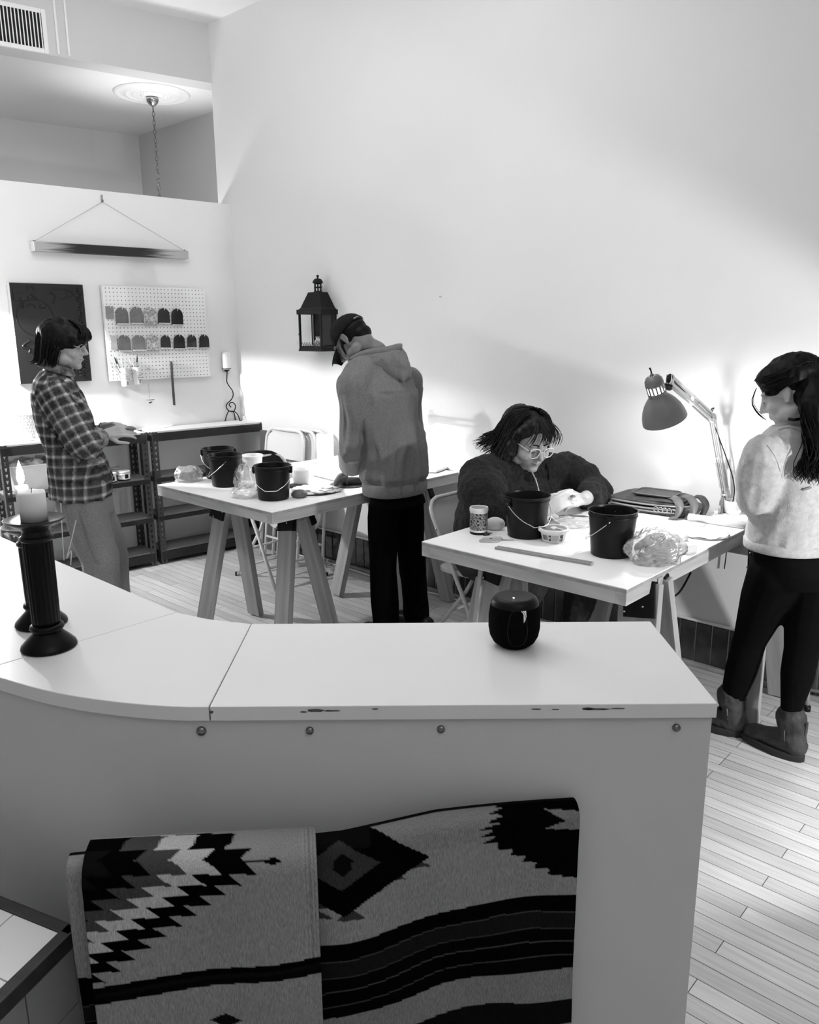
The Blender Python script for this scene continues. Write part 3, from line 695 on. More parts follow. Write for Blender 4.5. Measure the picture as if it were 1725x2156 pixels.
# hanging burnt beam on string
t = thing('hanging_beam', 'pale wooden beam with a scorched black middle, hung by a string triangle on the partition', 'wall art', P(.868, .0, 2.1), PA)
def burnt():
    m = bpy.data.materials.new('burnt_beam'); m.use_nodes = True; N = m.node_tree.nodes; L = m.node_tree.links; b = N['Principled BSDF']; b.inputs['Roughness'].default_value = .6
    tc = N.new('ShaderNodeTexCoord'); sx = N.new('ShaderNodeSeparateXYZ'); L.new(tc.outputs['Object'], sx.inputs[0])
    mp = N.new('ShaderNodeMapping'); mp.inputs['Scale'].default_value = (3, 40, 60); L.new(tc.outputs['Object'], mp.inputs[0]); n = N.new('ShaderNodeTexNoise'); n.inputs['Scale'].default_value = 1.5; n.inputs['Detail'].default_value = 4; L.new(mp.outputs[0], n.inputs['Vector'])
    a = N.new('ShaderNodeMath'); a.operation = 'ABSOLUTE'; o = N.new('ShaderNodeMath'); o.operation = 'ADD'; o.inputs[1].default_value = -.02; L.new(sx.outputs['X'], o.inputs[0]); L.new(o.outputs[0], a.inputs[0])
    nn = N.new('ShaderNodeMath'); nn.operation = 'MULTIPLY_ADD'; nn.inputs[1].default_value = .35; L.new(n.outputs['Fac'], nn.inputs[0]); L.new(a.outputs[0], nn.inputs[2])
    mr = N.new('ShaderNodeMapRange'); mr.interpolation_type = 'SMOOTHSTEP'; mr.inputs['From Min'].default_value = .40; mr.inputs['From Max'].default_value = .62; mr.inputs['To Min'].default_value = .006; mr.inputs['To Max'].default_value = .42
    L.new(nn.outputs[0], mr.inputs['Value']); L.new(mr.outputs[0], b.inputs['Base Color']); MATS['burnt_beam'] = m
burnt()
mb = MB(); mb.box((0, .034, 0), (1.01, .06, .055), bev=.003); build('beam_body', mb, 'burnt_beam', t)
build('end_cap', MB().box((.5065, .034, 0), (.005, .061, .056)), 'white', t)
hk = V((.042, .012, .30))
build('string', MB().tube([(.495, .03, .028), hk], .0012, 5).tube([(-.495, .03, .028), hk], .0012, 5), 'grey_metal', t)
build('wall_hook', MB().box(hk+V((0, -.006, .022)), (.012, .006, .045), bev=.002).tube([hk+V((0, -.004, .01)), hk+V((0, .012, 0)), hk+V((0, .014, .012))], .003, 6), 'grey_metal', t)
build('screw_eye', MB().ell((.495, .03, .029), .007).ell((-.495, .03, .029), .007), 'dark_wire', t)

# ================================================================ SHELVING
def perf_mat():
    m = mat('perforated_post', .05, .4, spec=.4); N = m.node_tree.nodes; L = m.node_tree.links; b = N['Principled BSDF']
    tc = N.new('ShaderNodeTexCoord'); sx = N.new('ShaderNodeSeparateXYZ'); L.new(tc.outputs['Object'], sx.inputs[0])
    def M2(op, a, bv=None):
        q = N.new('ShaderNodeMath'); q.operation = op
        if hasattr(a, 'outputs'): L.new(a.outputs[0], q.inputs[0])
        else: L.new(a, q.inputs[0])
        if bv is not None:
            if hasattr(bv, 'outputs'): L.new(bv.outputs[0], q.inputs[1])
            else: q.inputs[1].default_value = bv
        return q
    fz = M2('SUBTRACT', M2('FRACT', M2('MULTIPLY', sx.outputs['Z'], 1/.038)), .5)
    # teardrop: wide at the top, narrow at the foot
    ww = M2('MULTIPLY_ADD', fz, .010); ww.inputs[2].default_value = .0052
    ux = M2('ABSOLUTE', sx.outputs['X']); uy = M2('ABSOLUTE', sx.outputs['Y'])
    cx_ = M2('ABSOLUTE', M2('SUBTRACT', ux, .0)); 
    mn = M2('MINIMUM', M2('ABSOLUTE', M2('SUBTRACT', ux, .020)), M2('ABSOLUTE', M2('SUBTRACT', uy, .020)))
    inx = M2('LESS_THAN', mn, ww); inz = M2('LESS_THAN', M2('ABSOLUTE', fz), .27)
    al = M2('SUBTRACT', M2('MULTIPLY', inx, inz), 1.0); al2 = M2('MULTIPLY', al, -1.0)
    L.new(al2.outputs[0], b.inputs['Alpha'])
perf_mat()
SO = at_z(504, 1155.6, 0); SA = radians(49.6); SDv = V((-sin(SA), -cos(SA), 0)); SNv = V((-SDv.y, SDv.x, 0))
def SH(s, t, z=0): return SO+SDv*s+SNv*t+V((0, 0, z))
SROT = atan2(SDv.y, SDv.x)
def shelf_unit(s0_, s1_, lab):
    t = thing('shelving_unit', lab, 'shelf', SH((s0_+s1_)/2, -.115), SROT, 'dark steel shelving units along the partition')
    w = (s1_-s0_)/2; d = .113; H_ = .925
    for sx in (-1, 1):
        for sy in (-1, 1):
            mb = MB(); pw_ = .038
            # L-section post: two perforated flanges; own origin at the corner so that the slots follow each post
            mb.box((-sx*0, 0, H_/2), (.003, .003, H_)); mb.box((-sx*.020, 0, H_/2), (.040, .0022, H_)); mb.box((0, -sy*.020, H_/2), (.0022, .040, H_))
            po = build('post', mb, 'perforated_post', t); po.location = (sx*w, sy*d, 0)
    for z, hb in ((.925, .052), (.62, .028), (.35, .028), (.10, .06)):
        mb = MB()
        for sy in (-1, 1): mb.box((0, sy*(d-.003), z-hb/2-.012), (2*w-.01, .012, hb), bev=.002); mb.box((0, sy*(d-.010), z-.016), (2*w-.01, .022, .004))
        for sx in (-1, 1): mb.box((sx*(w-.008), 0, z-hb/2-.012), (.012, 2*d-.02, hb), bev=.002)
        build('shelf_beam', mb, 'shelf_metal', t)
        mb = MB().box((0, 0, z-.004 if z < .9 else z-.002), (2*w-.006, 2*d-.006, .012), bev=.001)
        build('shelf_board', mb, 'shelf_board' if z < .9 else 'offwhite', t)
    return t
shelf_unit(-.27, .60, 'right hand dark steel shelving unit with perforated posts, below the iron candlestick')
shelf_unit(.635, 1.54, 'left hand dark steel shelving unit with perforated posts, behind the woman in plaid')
ZT = .929
def on_top(px, py): return at_z(px, py, ZT)
# iron candlestick
c = on_top(490, 886); t = thing('iron_candlestick', 'black wrought iron candlestick with an S curl and three feet, on the shelf top', 'candle holder', c, radians(0))
K = 1/ (1660/ (c.y*.974+.15))
def cs(px, py): return V(((px-490)*K, 0, (886-py)*K*1.015))
pts = [(484.5, 785), (483, 798), (482.5, 806), (487, 815), (493, 824), (494, 834), (489, 843), (481, 850), (478.5, 857), (481.5, 863.5), (488, 867), (494, 865.5), (497.5, 858), (496.5, 852), (491.5, 848), (486, 850), (485, 854), (488.5, 858)]
build('curled_stem', MB().tube(spline([cs(*p) for p in pts], 5), .0038, 8), 'black_metal', t)
mb = MB(); top = cs(488.5, 866)
for a in (180, 0, 80):
    dr = V((cos(radians(a)), sin(radians(a)), 0)); R_ = .052
    mb.tube(spline([top, top+dr*.02+V((0, 0, -.002)), V((0, 0, top.z*.7))+dr*R_*.72, V((0, 0, top.z*.3))+dr*R_*.95, V((0, 0, .004))+dr*R_*1.02, V((0, 0, .002))+dr*R_*1.35], 4), .0036, 8)
build('tripod_feet', mb, 'black_metal', t)
q = cs(483.5, 784)
autosmooth(build('dish', MB().lathe([(.001, -.008), (.006, -.006), (.02, .004), (.033, .017), (.034, .019), (.031, .019), (.018, .010), (.001, .006)], q, n=32), 'black_metal', t), 40)
t2 = thing('candle', 'thick white pillar candle on the black iron candlestick', 'candle', c+q+V((0, 0, .011)))
autosmooth(build('wax_body', MB().lathe([(.001, 0), (.0295, 0), (.030, .01), (.031, .115), (.028, .125), (.022, .129), (.015, .124), (.001, .122)], n=32), 'wax', t2), 60)
build('wick', MB().tube([(0, 0, .12), (0, 0, .129)], .001, 5), 'black_metal', t2)

# items on the shelf top, left
c = on_top(57, 921); t = thing('wicker_basket', 'tall pale woven wire basket on the left shelving unit', 'basket', c)
mb = MB(); rb, rt, hb = .068, .088, .155
for k in range(30):
    a = 2*pi*k/30
    for dr in (-1, 1): mb.tube([V(((rb+(rt-rb)*i/6)*cos(a+dr*i*.12), (rb+(rt-rb)*i/6)*sin(a+dr*i*.12), hb*i/6)) for i in range(7)], .0022, 4)
for i in range(9): rr = rb+(rt-rb)*i/8; mb.tube([V((rr*cos(2*pi*k/32), rr*sin(2*pi*k/32), hb*i/8)) for k in range(33)], .0018, 4)
build('weave', mb, 'offwhite', t)
build('rim', MB().tube([V((rt*cos(2*pi*k/32), rt*sin(2*pi*k/32), hb)) for k in range(33)], .005, 6), 'offwhite', t)
build('liner', MB().lathe([(.001, .002), (rb-.006, .002), (rt-.008, hb*.96)], n=32, caps=False), 'paper', t)
c = on_top(51, 929); t = thing('tape_roll', 'roll of white tape lying in front of the wicker basket', 'tape')
t.location = c
autosmooth(build('tape_ring', MB().lathe([(.027, 0), (.045, 0), (.045, .038), (.027, .038), (.027, 0)], n=40, caps=False), 'white', t), 40)
c = on_top(5, 926); t = thing('box', 'dark grey leaning box at the left frame edge on the shelf top', 'box', c, SROT)
build('box_body', MB().box((.01, 0, .058), (.085, .06, .116), Matrix.Rotation(-.08, 3, 'Y'), bev=.002), mat('grey_box', .10, .5), t)
# papers
for i, (poly, lab) in enumerate([([(330, 893), (368, 895), (345, 901), (290, 905)], 'loose white sheet of paper on the shelf top right of the hands'), ([(205, 921), (262, 917), (255, 908), (235, 903), (213, 912)], 'white sheet of paper on the shelf under the wrists')]):
    vs = [at_z(x, y, ZT+.001) for x, y in poly]; cc = sum(vs, V())/len(vs)
    mb = MB(); mb.prism(vs, ZT+.0008, ZT+.0024); o = build('paper_sheet', mb, 'paper'); tag(o, lab, 'paper')
# white bin with crumpled plastic in the left unit
c = SH(1.32, -.115, .626); t = thing('plastic_bin', 'white plastic bin stuffed with crumpled cloths inside the left shelving unit', 'bin', c, SROT)
def rbox(w, d, h, r, taper, n=5, z0=0):
    rs = []
    for (z, k) in ((0, 1-taper), (h, 1)):
        rr = []
        for qx, qy, a0 in ((1, 1, 0), (-1, 1, 90), (-1, -1, 180), (1, -1, 270)):
            for i in range(n+1):
                a = radians(a0+90*i/n); rr.append(V((qx*(w/2*k-r)+r*cos(a), qy*(d/2*k-r)+r*sin(a), z0+z)))
        rs.append(rr)
    return rs
mb = MB(); a = rbox(.34, .19, .16, .03, .12); b = rbox(.325, .175, .157, .025, .12, z0=.004)
mb.rings([a[0], a[1], b[1], b[0]]); autosmooth(build('bin_body', mb, 'offwhite', t), 40)
mb = MB(); mb.tube([p+V((0, 0, 0)) for p in a[1]]+[a[1][0]], .006, 6); build('rim', mb, 'white', t)
def crumple(name, c, r, m, parent=None, seed=1, amp=.35, fr=2.2, world=False, flat=.3, n=48):
    mb = MB(); rr = r if hasattr(r, '__len__') else (r, r, r); mb.ell((0, 0, 0), 1, n=n, m=n//2)
    for v in mb.bm.verts:
        u = v.co.normalized(); a = noise.noise(u*fr+V((seed*7.1, 0, 0))); bb = abs(noise.noise(u*fr*2.3+V((0, seed*3.3, 0)))); c3 = abs(noise.noise(u*fr*5+V((0, 0, seed))))
        k = 1+amp*a-amp*.9*bb-amp*.4*c3
        v.co = V((u.x*rr[0], u.y*rr[1], u.z*rr[2]))*k
        if v.co.z < -rr[2]*flat: v.co.z = -rr[2]*flat
    for v in mb.bm.verts: v.co = v.co+V(c)+V((0, 0, rr[2]*flat))
    for f in mb.bm.faces: f.smooth = True
    return build(name, mb, m, parent, world)
for i, (x, y, r) in enumerate([(.11, .01, .050), (.02, .02, .062), (-.09, .0, .06), (.06, -.03, .035)]):
    o = crumple('crumpled_cloth', c+Matrix.Rotation(SROT, 3, 'Z')@V((x, y, .125)), (r, r, r*.8), ['paper', 'offwhite', 'clay_grey', 'paper'][i], seed=i+3, flat=.5, n=32)
    tag(o, ['white crumpled cloth at the left of the white bin on the shelf', 'pale crumpled cloth heaped in the middle of the white bin', 'grey crumpled cloth at the right of the white bin', 'small white crumpled cloth at the front of the white bin'][i], 'cloth', 'crumpled cloths in the bin')
# jars
for i, (px, py, sc, lab) in enumerate([(262, 1012, 1, 'squat white labelled jar on the shelf right beside the plaid shirt'), (233, 1017, 1, 'white labelled jar half hidden behind the plaid shirt'), (243, 1004, .95, 'pale round jar standing behind the two labelled jars')]):
    c = at_z(px, py-2 if i < 2 else 1001, .627); R_ = .038*sc; H_ = .062*sc
    t = thing('glaze_jar', lab, 'jar', c, 0, 'jars on the left shelving unit')
    autosmooth(build('jar_body', MB().lathe([(.001, 0), (R_, 0), (R_*1.02, .006), (R_, .009), (R_, H_*.78), (R_*.9, H_*.8)], n=40), 'white', t), 40)
    build('black_base_band', MB().lathe([(R_*1.025, 0), (R_*1.03, .007), (R_*1.01, .0075)], n=40, caps=False), 'black_plastic', t)
    build('black_neck_band', MB().lathe([(R_*1.0, H_*.775), (R_*1.01, H_*.81), (R_*.95, H_*.81)], n=40, caps=False), 'black_plastic', t)
    autosmooth(build('lid', MB().lathe([(R_*1.03, H_*.82), (R_*1.05, H_*.84), (R_*1.05, H_*.98), (R_*1.0, H_), (R_*.9, H_*.985), (.001, H_*.985)], n=40), 'white' if i < 2 else 'offwhite', t), 30)
    if i < 2:
        va = atan2(-c.y, -c.x)
        def curved(a0, a1, z0_, z1_, m, nm):
            mb = MB(); n_ = 8; vs = []
            for k in range(n_+1):
                a = va+a0+(a1-a0)*k/n_
                vs.append([V((R_*1.012*cos(a), R_*1.012*sin(a), z)) for z in (z0_, z1_)]+[V((R_*1.002*cos(a), R_*1.002*sin(a), z)) for z in (z1_, z0_)])
            mb.rings(vs, True, False); return build(nm, mb, m, t)
        curved(.15, .78, H_*.22, H_*.66, 'black_plastic', 'label_panel')
        for k, wtxt in enumerate(('Speedball', 'UNDERGLAZE')):
            a = va-.35; rr = R_*1.015
            fr = frame_from((-sin(a), cos(a), 0), (0, 0, 1), (cos(a), sin(a), 0), (rr*cos(a), rr*sin(a), H_*(.60-.17*k)))
            text('label_text', wtxt, .0085 if k == 0 else .0078, fr, 'print_dark', t)
# ================================================================ WORK TABLES
ZTB = .78
def work_table(s0_, s1_, t0, t1, lab):
    """plywood top with a pine edging; local x runs along the right wall, y out of it"""
    t = thing('work_table', lab, 'table', W((s0_+s1_)/2, (t0+t1)/2, 0), WA, 'plywood work tables on sawhorses')
    w, d = (s1_-s0_)/2, (t1-t0)/2
    build('laminate_sheet', MB().box((0, 0, ZTB-.002), (2*w, 2*d, .004), bev=.001), mat('table_top', .86, .5, .03, 5), t)
    build('plywood_core', MB().box((0, 0, ZTB-.010), (2*w, 2*d, .012)), 'ply_line', t)
    for a, b in (((-w, -d), (w, -d)), ((-w, d), (w, d)), ((-w, -d), (-w, d)), ((w, -d), (w, d))):
        a = V((a[0], a[1], ZTB-.0375)); b = V((b[0], b[1], ZTB-.0375)); dr = (b-a).normalized(); ins = V((-(a+b).x, -(a+b).y, 0)); ins.normalize()
        L_ = (b-a).length
        mb = MB().box((0, 0, 0), (L_ if abs(dr.y) > .5 else L_-.076, .038, .043), bev=.0015)
        o = build('edge_board', mb, 'pine_edge', t); o.location = (a+b)/2+ins*.019; o.rotation_euler.z = atan2(dr.y, dr.x)
    return t
work_table(1.60, 2.60, .03, 1.39, 'far plywood work table with three black buckets, beside the standing man')
work_table(-.135, .745, .03, 1.315, 'near plywood work table with two black buckets and the desk lamp')

def sawhorse(a, b, lab, wide=False, spread=.2):
    a, b = V(a), V(b); mid = (a+b)/2; mid.z = 0; dr = (b-a).normalized(); side = V((-dr.y, dr.x, 0))
    t = thing('sawhorse', lab, 'sawhorse', mid, atan2(dr.y, dr.x), 'pine sawhorses under the tables')
    L_ = (b-a).length/2; zt = ZTB-.0165
    o = build('top_rail', MB().box((0, 0, zt-.0445), (2*L_+.10, .038, .089), bev=.002), 'pine', t)
    for sx in (-1, 1):
        mb = MB()
        for sy in (-1, 1):
            foot = V((sx*(L_+.06), sy*spread, 0)); top = V((sx*L_, sy*.038, zt-.03)); ax = (foot-top).normalized()
            ln = (foot-top).length; wdt = .089 if not wide else .14
            m_ = MB().box((0, 0, 0), (ln, wdt, .038), bev=.002)
            bot = -1
            lg = build('leg', m_, 'pine', t)
            x = ax; z = V((0, 0, 1)).cross(x).cross(x)*-1; y = V((1, 0, 0)); y = (y-x*y.dot(x)).normalized(); z = x.cross(y)
            lg.matrix_basis = frame_from(x, y, z, (foot+top)/2+V((0, 0, .012)))
            br = MB().beam(V((sx*L_, sy*.046, zt-.012)), V((sx*(L_+.02), sy*.082, zt-.13)), .098 if not wide else .11, .030, up=(0, sy, .3), bev=.002)
            build('bracket', br, 'black_metal', t)
            for k in range(4):
                pz = zt-.03-.028*k; q = V((sx*L_+(.03 if k % 2 else -.03), sy*(.046+.0175+(zt-pz)*.3), pz))
                mb.ell(q, .0045, None, 8, 6)
        build('bolts', mb, 'chrome', t)
    return t
sawhorse(W(1.76, 1.13), W(2.20, 1.2), 'front left pine sawhorse under the far table, all four splayed legs showing')
sawhorse(W(1.69, .30), W(2.12, .28), 'pine sawhorse under the far table by the wall, partly behind the man')
sw2 = sawhorse(W(-.09, 1.08), W(.50, 1.10), 'pine sawhorse with a solid end, at the front of the near table behind the speaker', True)
mb = MB(); q_ = W(.535, 1.10); rr_ = [[q_+WD*o_+WN*a_+V((0, 0, z_)) for a_, z_ in ((-.095, .70), (.095, .70), (.165, .22), (-.165, .22))] for o_ in (0, .018)]; mb.rings(rr_, True, False)
ep_ = build('end_panel', mb, 'pine_up', sw2, True)
sawhorse(W(-.22, .29), W(.40, .29), 'pine sawhorse at the wall end of the near table behind the leggings')

# ---------------------------------------------------------------- buckets
def bucket(c, lab, rot=0, R_=.092, H_=.168, hang=-1, level=.8):
    t = thing('bucket', lab, 'bucket', c, rot, 'black plastic buckets on the work tables')
    rb = R_*.82
    prof = [(.001, .004), (rb*.92, .004), (rb*.95, 0), (rb, .004), (R_*.955, H_*.88), (R_*.99, H_*.885), (R_*.99, H_*.91), (R_*.965, H_*.92), (R_*.98, H_*.985), (R_*1.02, H_*.99), (R_*1.02, H_), (R_*.96, H_), (R_*.93, H_*.9), (rb*.94, .012), (.001, .012)]
    autosmooth(build('shell', MB().lathe(prof, n=56), 'black_plastic', t), 35)
    for sx in (-1, 1):
        build('ear', MB().box((sx*R_*1.005, 0, H_*.86), (.012, .026, .034), bev=.003), 'black_plastic', t)
    pts = []; a0 = radians(205 if hang < 0 else 335)
    rr = R_*1.06; drop = radians(-58)
    for i in range(21):
        a = pi*i/20; x_ = rr*cos(a); s_ = sin(a)
        yy = hang*s_*R_*(1.04); zz = H_*.85-s_*R_*.95
        if s_ > .93: zz = H_*.85-.93*R_*.98-.004
        r_here = sqrt(x_*x_+yy*yy)
        need = (rb+(R_-rb)*max(zz, 0)/H_)+.004
        if r_here < need: yy = hang*sqrt(max(need*need-x_*x_, 0))
        pts.append(V((x_, yy, zz)))
    build('wire_handle', MB().tube([V((rr-.014, 0, H_*.85))]+pts+[V((-rr+.014, 0, H_*.85))], .0018, 6), 'wire', t)
    build('water', MB().lathe([(.001, H_*level), (R_*.92, H_*level)], n=40, caps=False), mat('water_dark', .02, .05, .3, 12), t)
    return t
def base_on(px, py, z=ZTB, r=.0):
    """ground point under an object whose front foot shows at the pixel"""
    p = at_z(px, py, z); d = V((p.x, p.y, 0)).normalized(); q = p+d*r; q.z = z; return q
bucket(base_on(464, 1010, r=.075), 'rearmost black bucket on the far table, half hidden by another', radians(10), level=.7)
bucket(base_on(478, 1027, r=.075), 'black bucket in front of the rear one on the far table', radians(-75), level=.75)
bucket(base_on(577, 1056, r=.075), 'front black bucket on the far table, wire handle hanging in front', radians(2), level=.7)
bucket(base_on(1108, 1137, r=.075), 'black bucket between the patterned mug and the plastic tub on the near table', radians(28), level=.75)
bucket(base_on(1286, 1179, r=.08), 'black bucket beside the bagged clay on the near table', radians(70), hang=1, level=.75, R_=.090)

# ---------------------------------------------------------------- plastic bags with clay
def clay_bag(c, r, lab, seed, clay=True, n=56):
    t = thing('plastic_bag', lab, 'bag', c)
    if clay: crumple('clay_block', V((0, 0, .004)), (r[0]*.72, r[1]*.72, r[2]*.72), 'clay_mid', t, seed, .16, 1.3, flat=.7, n=24)
    crumple('film', V((0, 0, 0)), r, 'plastic_film', t, seed+2, .26, 1.7, flat=.55, n=n)
    return t
clay_bag(base_on(398, 1016, r=.05), (.085, .07, .058), 'lump of dark clay wrapped in clear plastic at the far table corner', 3)
clay_bag(base_on(518, 1050, r=.04), (.075, .06, .04), 'crumpled empty clear plastic bag left of the front bucket on the far table', 8, False)
clay_bag(base_on(508, 1030, r=.06)+V((.02, .0, .0)), (.06, .05, .085), 'puffed clear plastic bag standing between the buckets on the far table', 15, False)
clay_bag(base_on(1378, 1193, r=.06), (.105, .085, .082), 'large crinkled clear plastic bag of clay beside the near bucket', 21, n=96)
o = clay_bag(base_on(1205, 1108, r=.03), (.11, .09, .022), 'flat spread of clear plastic sheet behind the tub on the near table', 30, False)
clay_bag(base_on(1058, 1100, r=.02)+V((.02, .03, 0)), (.03, .03, .065), 'small twist of clear plastic behind the left near bucket', 34, False, n=32)

# ---------------------------------------------------------------- items on the far table
def at1(px, py): return at_z(px, py, ZTB)
c = base_on(533, 1012, r=.05); t = thing('yogurt_tub', 'white plastic tub with lid ring standing behind the far table buckets', 'tub', c)
autosmooth(build('tub_body', MB().lathe([(.001, 0), (.046, 0), (.049, .01), (.057, .125), (.062, .128), (.063, .136), (.058, .138), (.054, .13), (.046, .006), (.001, .004)], n=40), 'white', t), 40)
build('printed_spot', MB().box((-.034, -.042, .10), (.016, .002, .010), Matrix.Rotation(-.68, 3, 'Z')), 'print_dark', t)
c = base_on(636, 1022, r=.05); t = thing('clear_container', 'pale clear deli container beside the front bucket', 'container', c)
autosmooth(build('container_body', MB().lathe([(.001, 0), (.045, 0), (.052, .075), (.055, .078), (.054, .082), (.05, .08), (.044, .004)], n=36, caps=False), mat('clear_plastic', .85, .2, alpha=.55), t), 40)
c = base_on(630, 1024, r=.045)+V((-.0, -.045, 0)); t = thing('round_bat', 'small dark round board below the clear container', 'board', c)
build('disc', MB().lathe([(.001, 0), (.058, 0), (.058, .007), (.001, .007)], n=40), 'oak_dark', t)
c = base_on(665, 1042, r=.09); t = thing('round_bat', 'round wooden board carrying draped white cloth at the edge of the far table', 'board', c)
build('disc', MB().lathe([(.001, 0), (.118, 0), (.118, .008), (.001, .008)], n=48), 'oak_dark', t)
crumple('cloth', V((0, .0, .006)), (.125, .11, .02), 'paper', t, 44, .28, 2.6, flat=.2)
c = base_on(631, 1050, r=.03); t = thing('sponge', 'small round dark clay sponge at the front edge of the far table', 'sponge', c)
crumple('sponge_body', V((0, 0, 0)), (.042, .034, .024), 'clay_dark', t, 5, .12, 1.5, flat=.7, n=28)
a = at1(662, 1003); b = at1(706, 1014); t = thing('stick', 'thin wooden stick lying on the far table by the rolling pin', 'stick', a)
build('stick_body', MB().beam(a+V((0, 0, .004)), b+V((0, 0, .004)), .006, .006), 'pine', t, True)
# towel block
c = base_on(686, 984, r=.04); t = thing('paper_towel_roll', 'tall white roll of paper towel on the far table left of the man', 'paper roll', c)
autosmooth(build('roll', MB().lathe([(.016, .005), (.050, .005), (.052, .01), (.052, .195), (.048, .2), (.016, .2), (.016, .005)], n=40, caps=False), 'paper', t), 40)
build('core', MB().lathe([(.0155, .004), (.0165, .2), (.015, .2)], n=24, caps=False), 'cardboard', t)
mb = MB(); mb.lathe([(.001, 0), (.06, 0), (.06, .005), (.001, .005)], n=32); build('base', mb, 'white', t)
# white slab under the roll
t = thing('plaster_slab', 'thin white plaster slab lying between the chair and the towel roll', 'slab', W(2.35, .62, ZTB))
o = build('slab_body', MB().box((0, 0, .009), (.36, .30, .018), Matrix.Rotation(WA, 3, 'Z'), bev=.003), 'white', t)
# right of the man
c = W(1.86, .20, ZTB+.0); t = thing('sketch_pad', 'white spiral pad lying right of the man on the far table', 'notebook')
vs = [at1(x, y) for x, y in ((884, 996), (919, 996.5), (948, 986), (946, 981), (905, 979))]; t.location = vs[1]
build('pages', MB().prism(vs, ZTB+.003, ZTB+.016), 'paper', t, True, bev=.001)
build('cover', MB().prism([v+V((.004, -.002, 0)) for v in vs], ZTB+.0, ZTB+.003), 'black_plastic', t, True)
vs = [at1(x, y) for x, y in ((947, 985), (957, 985), (961, 980.5), (948, 980))]; t = thing('phone', 'small dark phone beside the sketch pad on the far table', 'phone', vs[0])
build('phone_body', MB().prism([vs[0], vs[1]+V((.02, 0, 0)), vs[2]+V((.02, .03, 0)), vs[3]+V((0, .03, 0))], ZTB, ZTB+.010), 'black_gloss', t, True, bev=.002)
vs = [W(1.80, .16), W(1.80, .07), W(1.93, .07), W(1.93, .16)]
c = base_on(916, 979, r=.03); t = thing('dust_mask', 'crumpled grey fabric mask with a loop, right of the man on the far table', 'mask', c)
crumple('fabric', V((0, .0, .0)), (.058, .045, .042), 'clay_grey', t, 61, .3, 2.4, flat=.5, n=40)
build('underside', MB().ell((0, -.015, .008), (.048, .035, .010)), 'black_plastic', t)
build('loop', MB().tube(arc((-.055, 0, .055), .02, radians(-60), radians(120), 10), .0012, 5), 'black_plastic', t)

# ---------------------------------------------------------------- items on the near table
c = base_on(1008, 1127, r=.035); va = atan2(-c.y, -c.x)
t = thing('mug', 'patterned ceramic mug with pale rim and black foot on the near table', 'mug', c, va)
def mug_mat():
    m = mat('mug_pattern', .05, .3); N = m.node_tree.nodes; L = m.node_tree.links; b = N['Principled BSDF']
    tc = N.new('ShaderNodeTexCoord'); mp = N.new('ShaderNodeMapping'); mp.inputs['Scale'].default_value = (1, 1, 1); L.new(tc.outputs['Object'], mp.inputs[0])
    vo = N.new('ShaderNodeTexVoronoi'); vo.feature = 'DISTANCE_TO_EDGE'; vo.inputs['Scale'].default_value = 62; vo.inputs['Randomness'].default_value = .8; L.new(mp.outputs[0], vo.inputs['Vector'])
    ns = N.new('ShaderNodeTexNoise'); ns.inputs['Scale'].default_value = 90; ns.inputs['Distortion'].default_value = 2; L.new(mp.outputs[0], ns.inputs['Vector'])
    ad = N.new('ShaderNodeMath'); ad.operation = 'MULTIPLY_ADD'; ad.inputs[1].default_value = 2.2; L.new(vo.outputs['Distance'], ad.inputs[0]); L.new(ns.outputs['Fac'], ad.inputs[2])
    cr_ = N.new('ShaderNodeValToRGB'); cr_.color_ramp.interpolation = 'CONSTANT'; e = cr_.color_ramp.elements; e[0].position = 0; e[0].color = rgb(.02); e[1].position = .62; e[1].color = rgb(.45)
    for p_, g_ in ((.72, .10), (.84, .6), (.93, .03)):
        k_ = cr_.color_ramp.elements.new(p_); k_.color = rgb(g_)
    L.new(ad.outputs[0], cr_.inputs[0]); L.new(cr_.outputs[0], b.inputs['Base Color'])
mug_mat()
autosmooth(build('foot_ring', MB().lathe([(.001, 0), (.034, 0), (.036, .002), (.036, .010), (.035, .010)], n=40), 'black_plastic', t), 40)
autosmooth(build('pattern_band', MB().lathe([(.0355, .017), (.0365, .02), (.0365, .086), (.0358, .089)], n=48, caps=False), 'mug_pattern', t), 50)
autosmooth(build('cup_wall', MB().lathe([(.0355, .010), (.036, .017), (.036, .088), (.0385, .097), (.038, .108), (.0365, .110), (.034, .108), (.033, .012), (.001, .01)], n=48), 'offwhite', t), 50)
c = base_on(1042, 1117, r=.02); t = thing('clay_ball', 'smooth pale lump of clay between the mug and the bucket', 'clay', c)
crumple('lump', V((0, 0, 0)), (.043, .03, .030), 'clay_light', t, 2, .05, 1.2, flat=.75, n=32)
vs = [at1(x, y) for x, y in ((1009, 1140), (1018, 1134), (1040, 1132), (1056, 1132.5), (1059, 1136), (1050, 1142), (1035, 1143), (1012, 1142.5))]
t = thing('wooden_rib', 'flat pale clay rib with a hole, lying in front of the mug', 'tool', vs[0])
o = build('rib_body', MB().prism(vs, ZTB+.0005, ZTB+.006), 'pine_edge', t, True, bev=.001)
h_ = at1(1034, 1137); build('hole_mark', MB().lathe([(.001, .0062), (.006, .0062), (.006, .0064)], (h_.x, h_.y, ZTB), n=16), 'chip', t, True)
a, b = at1(1057, 1138), at1(1082, 1138); t = thing('needle_tool', 'slim pale needle tool lying beside the wooden rib', 'tool', a)
build('needle', MB().tube([a+V((0, 0, .003)), b+V((0, 0, .002))], [.0028, .0012], 8), 'pine', t, True)
c = at1(1024, 1127); t = thing('binder_clip', 'small black clip at the foot of the patterned mug', 'clip', c)
build('clip_body', MB().box((0, 0, .005), (.028, .014, .009), Matrix.Rotation(.4, 3, 'Z'), bev=.002), 'black_plastic', t)
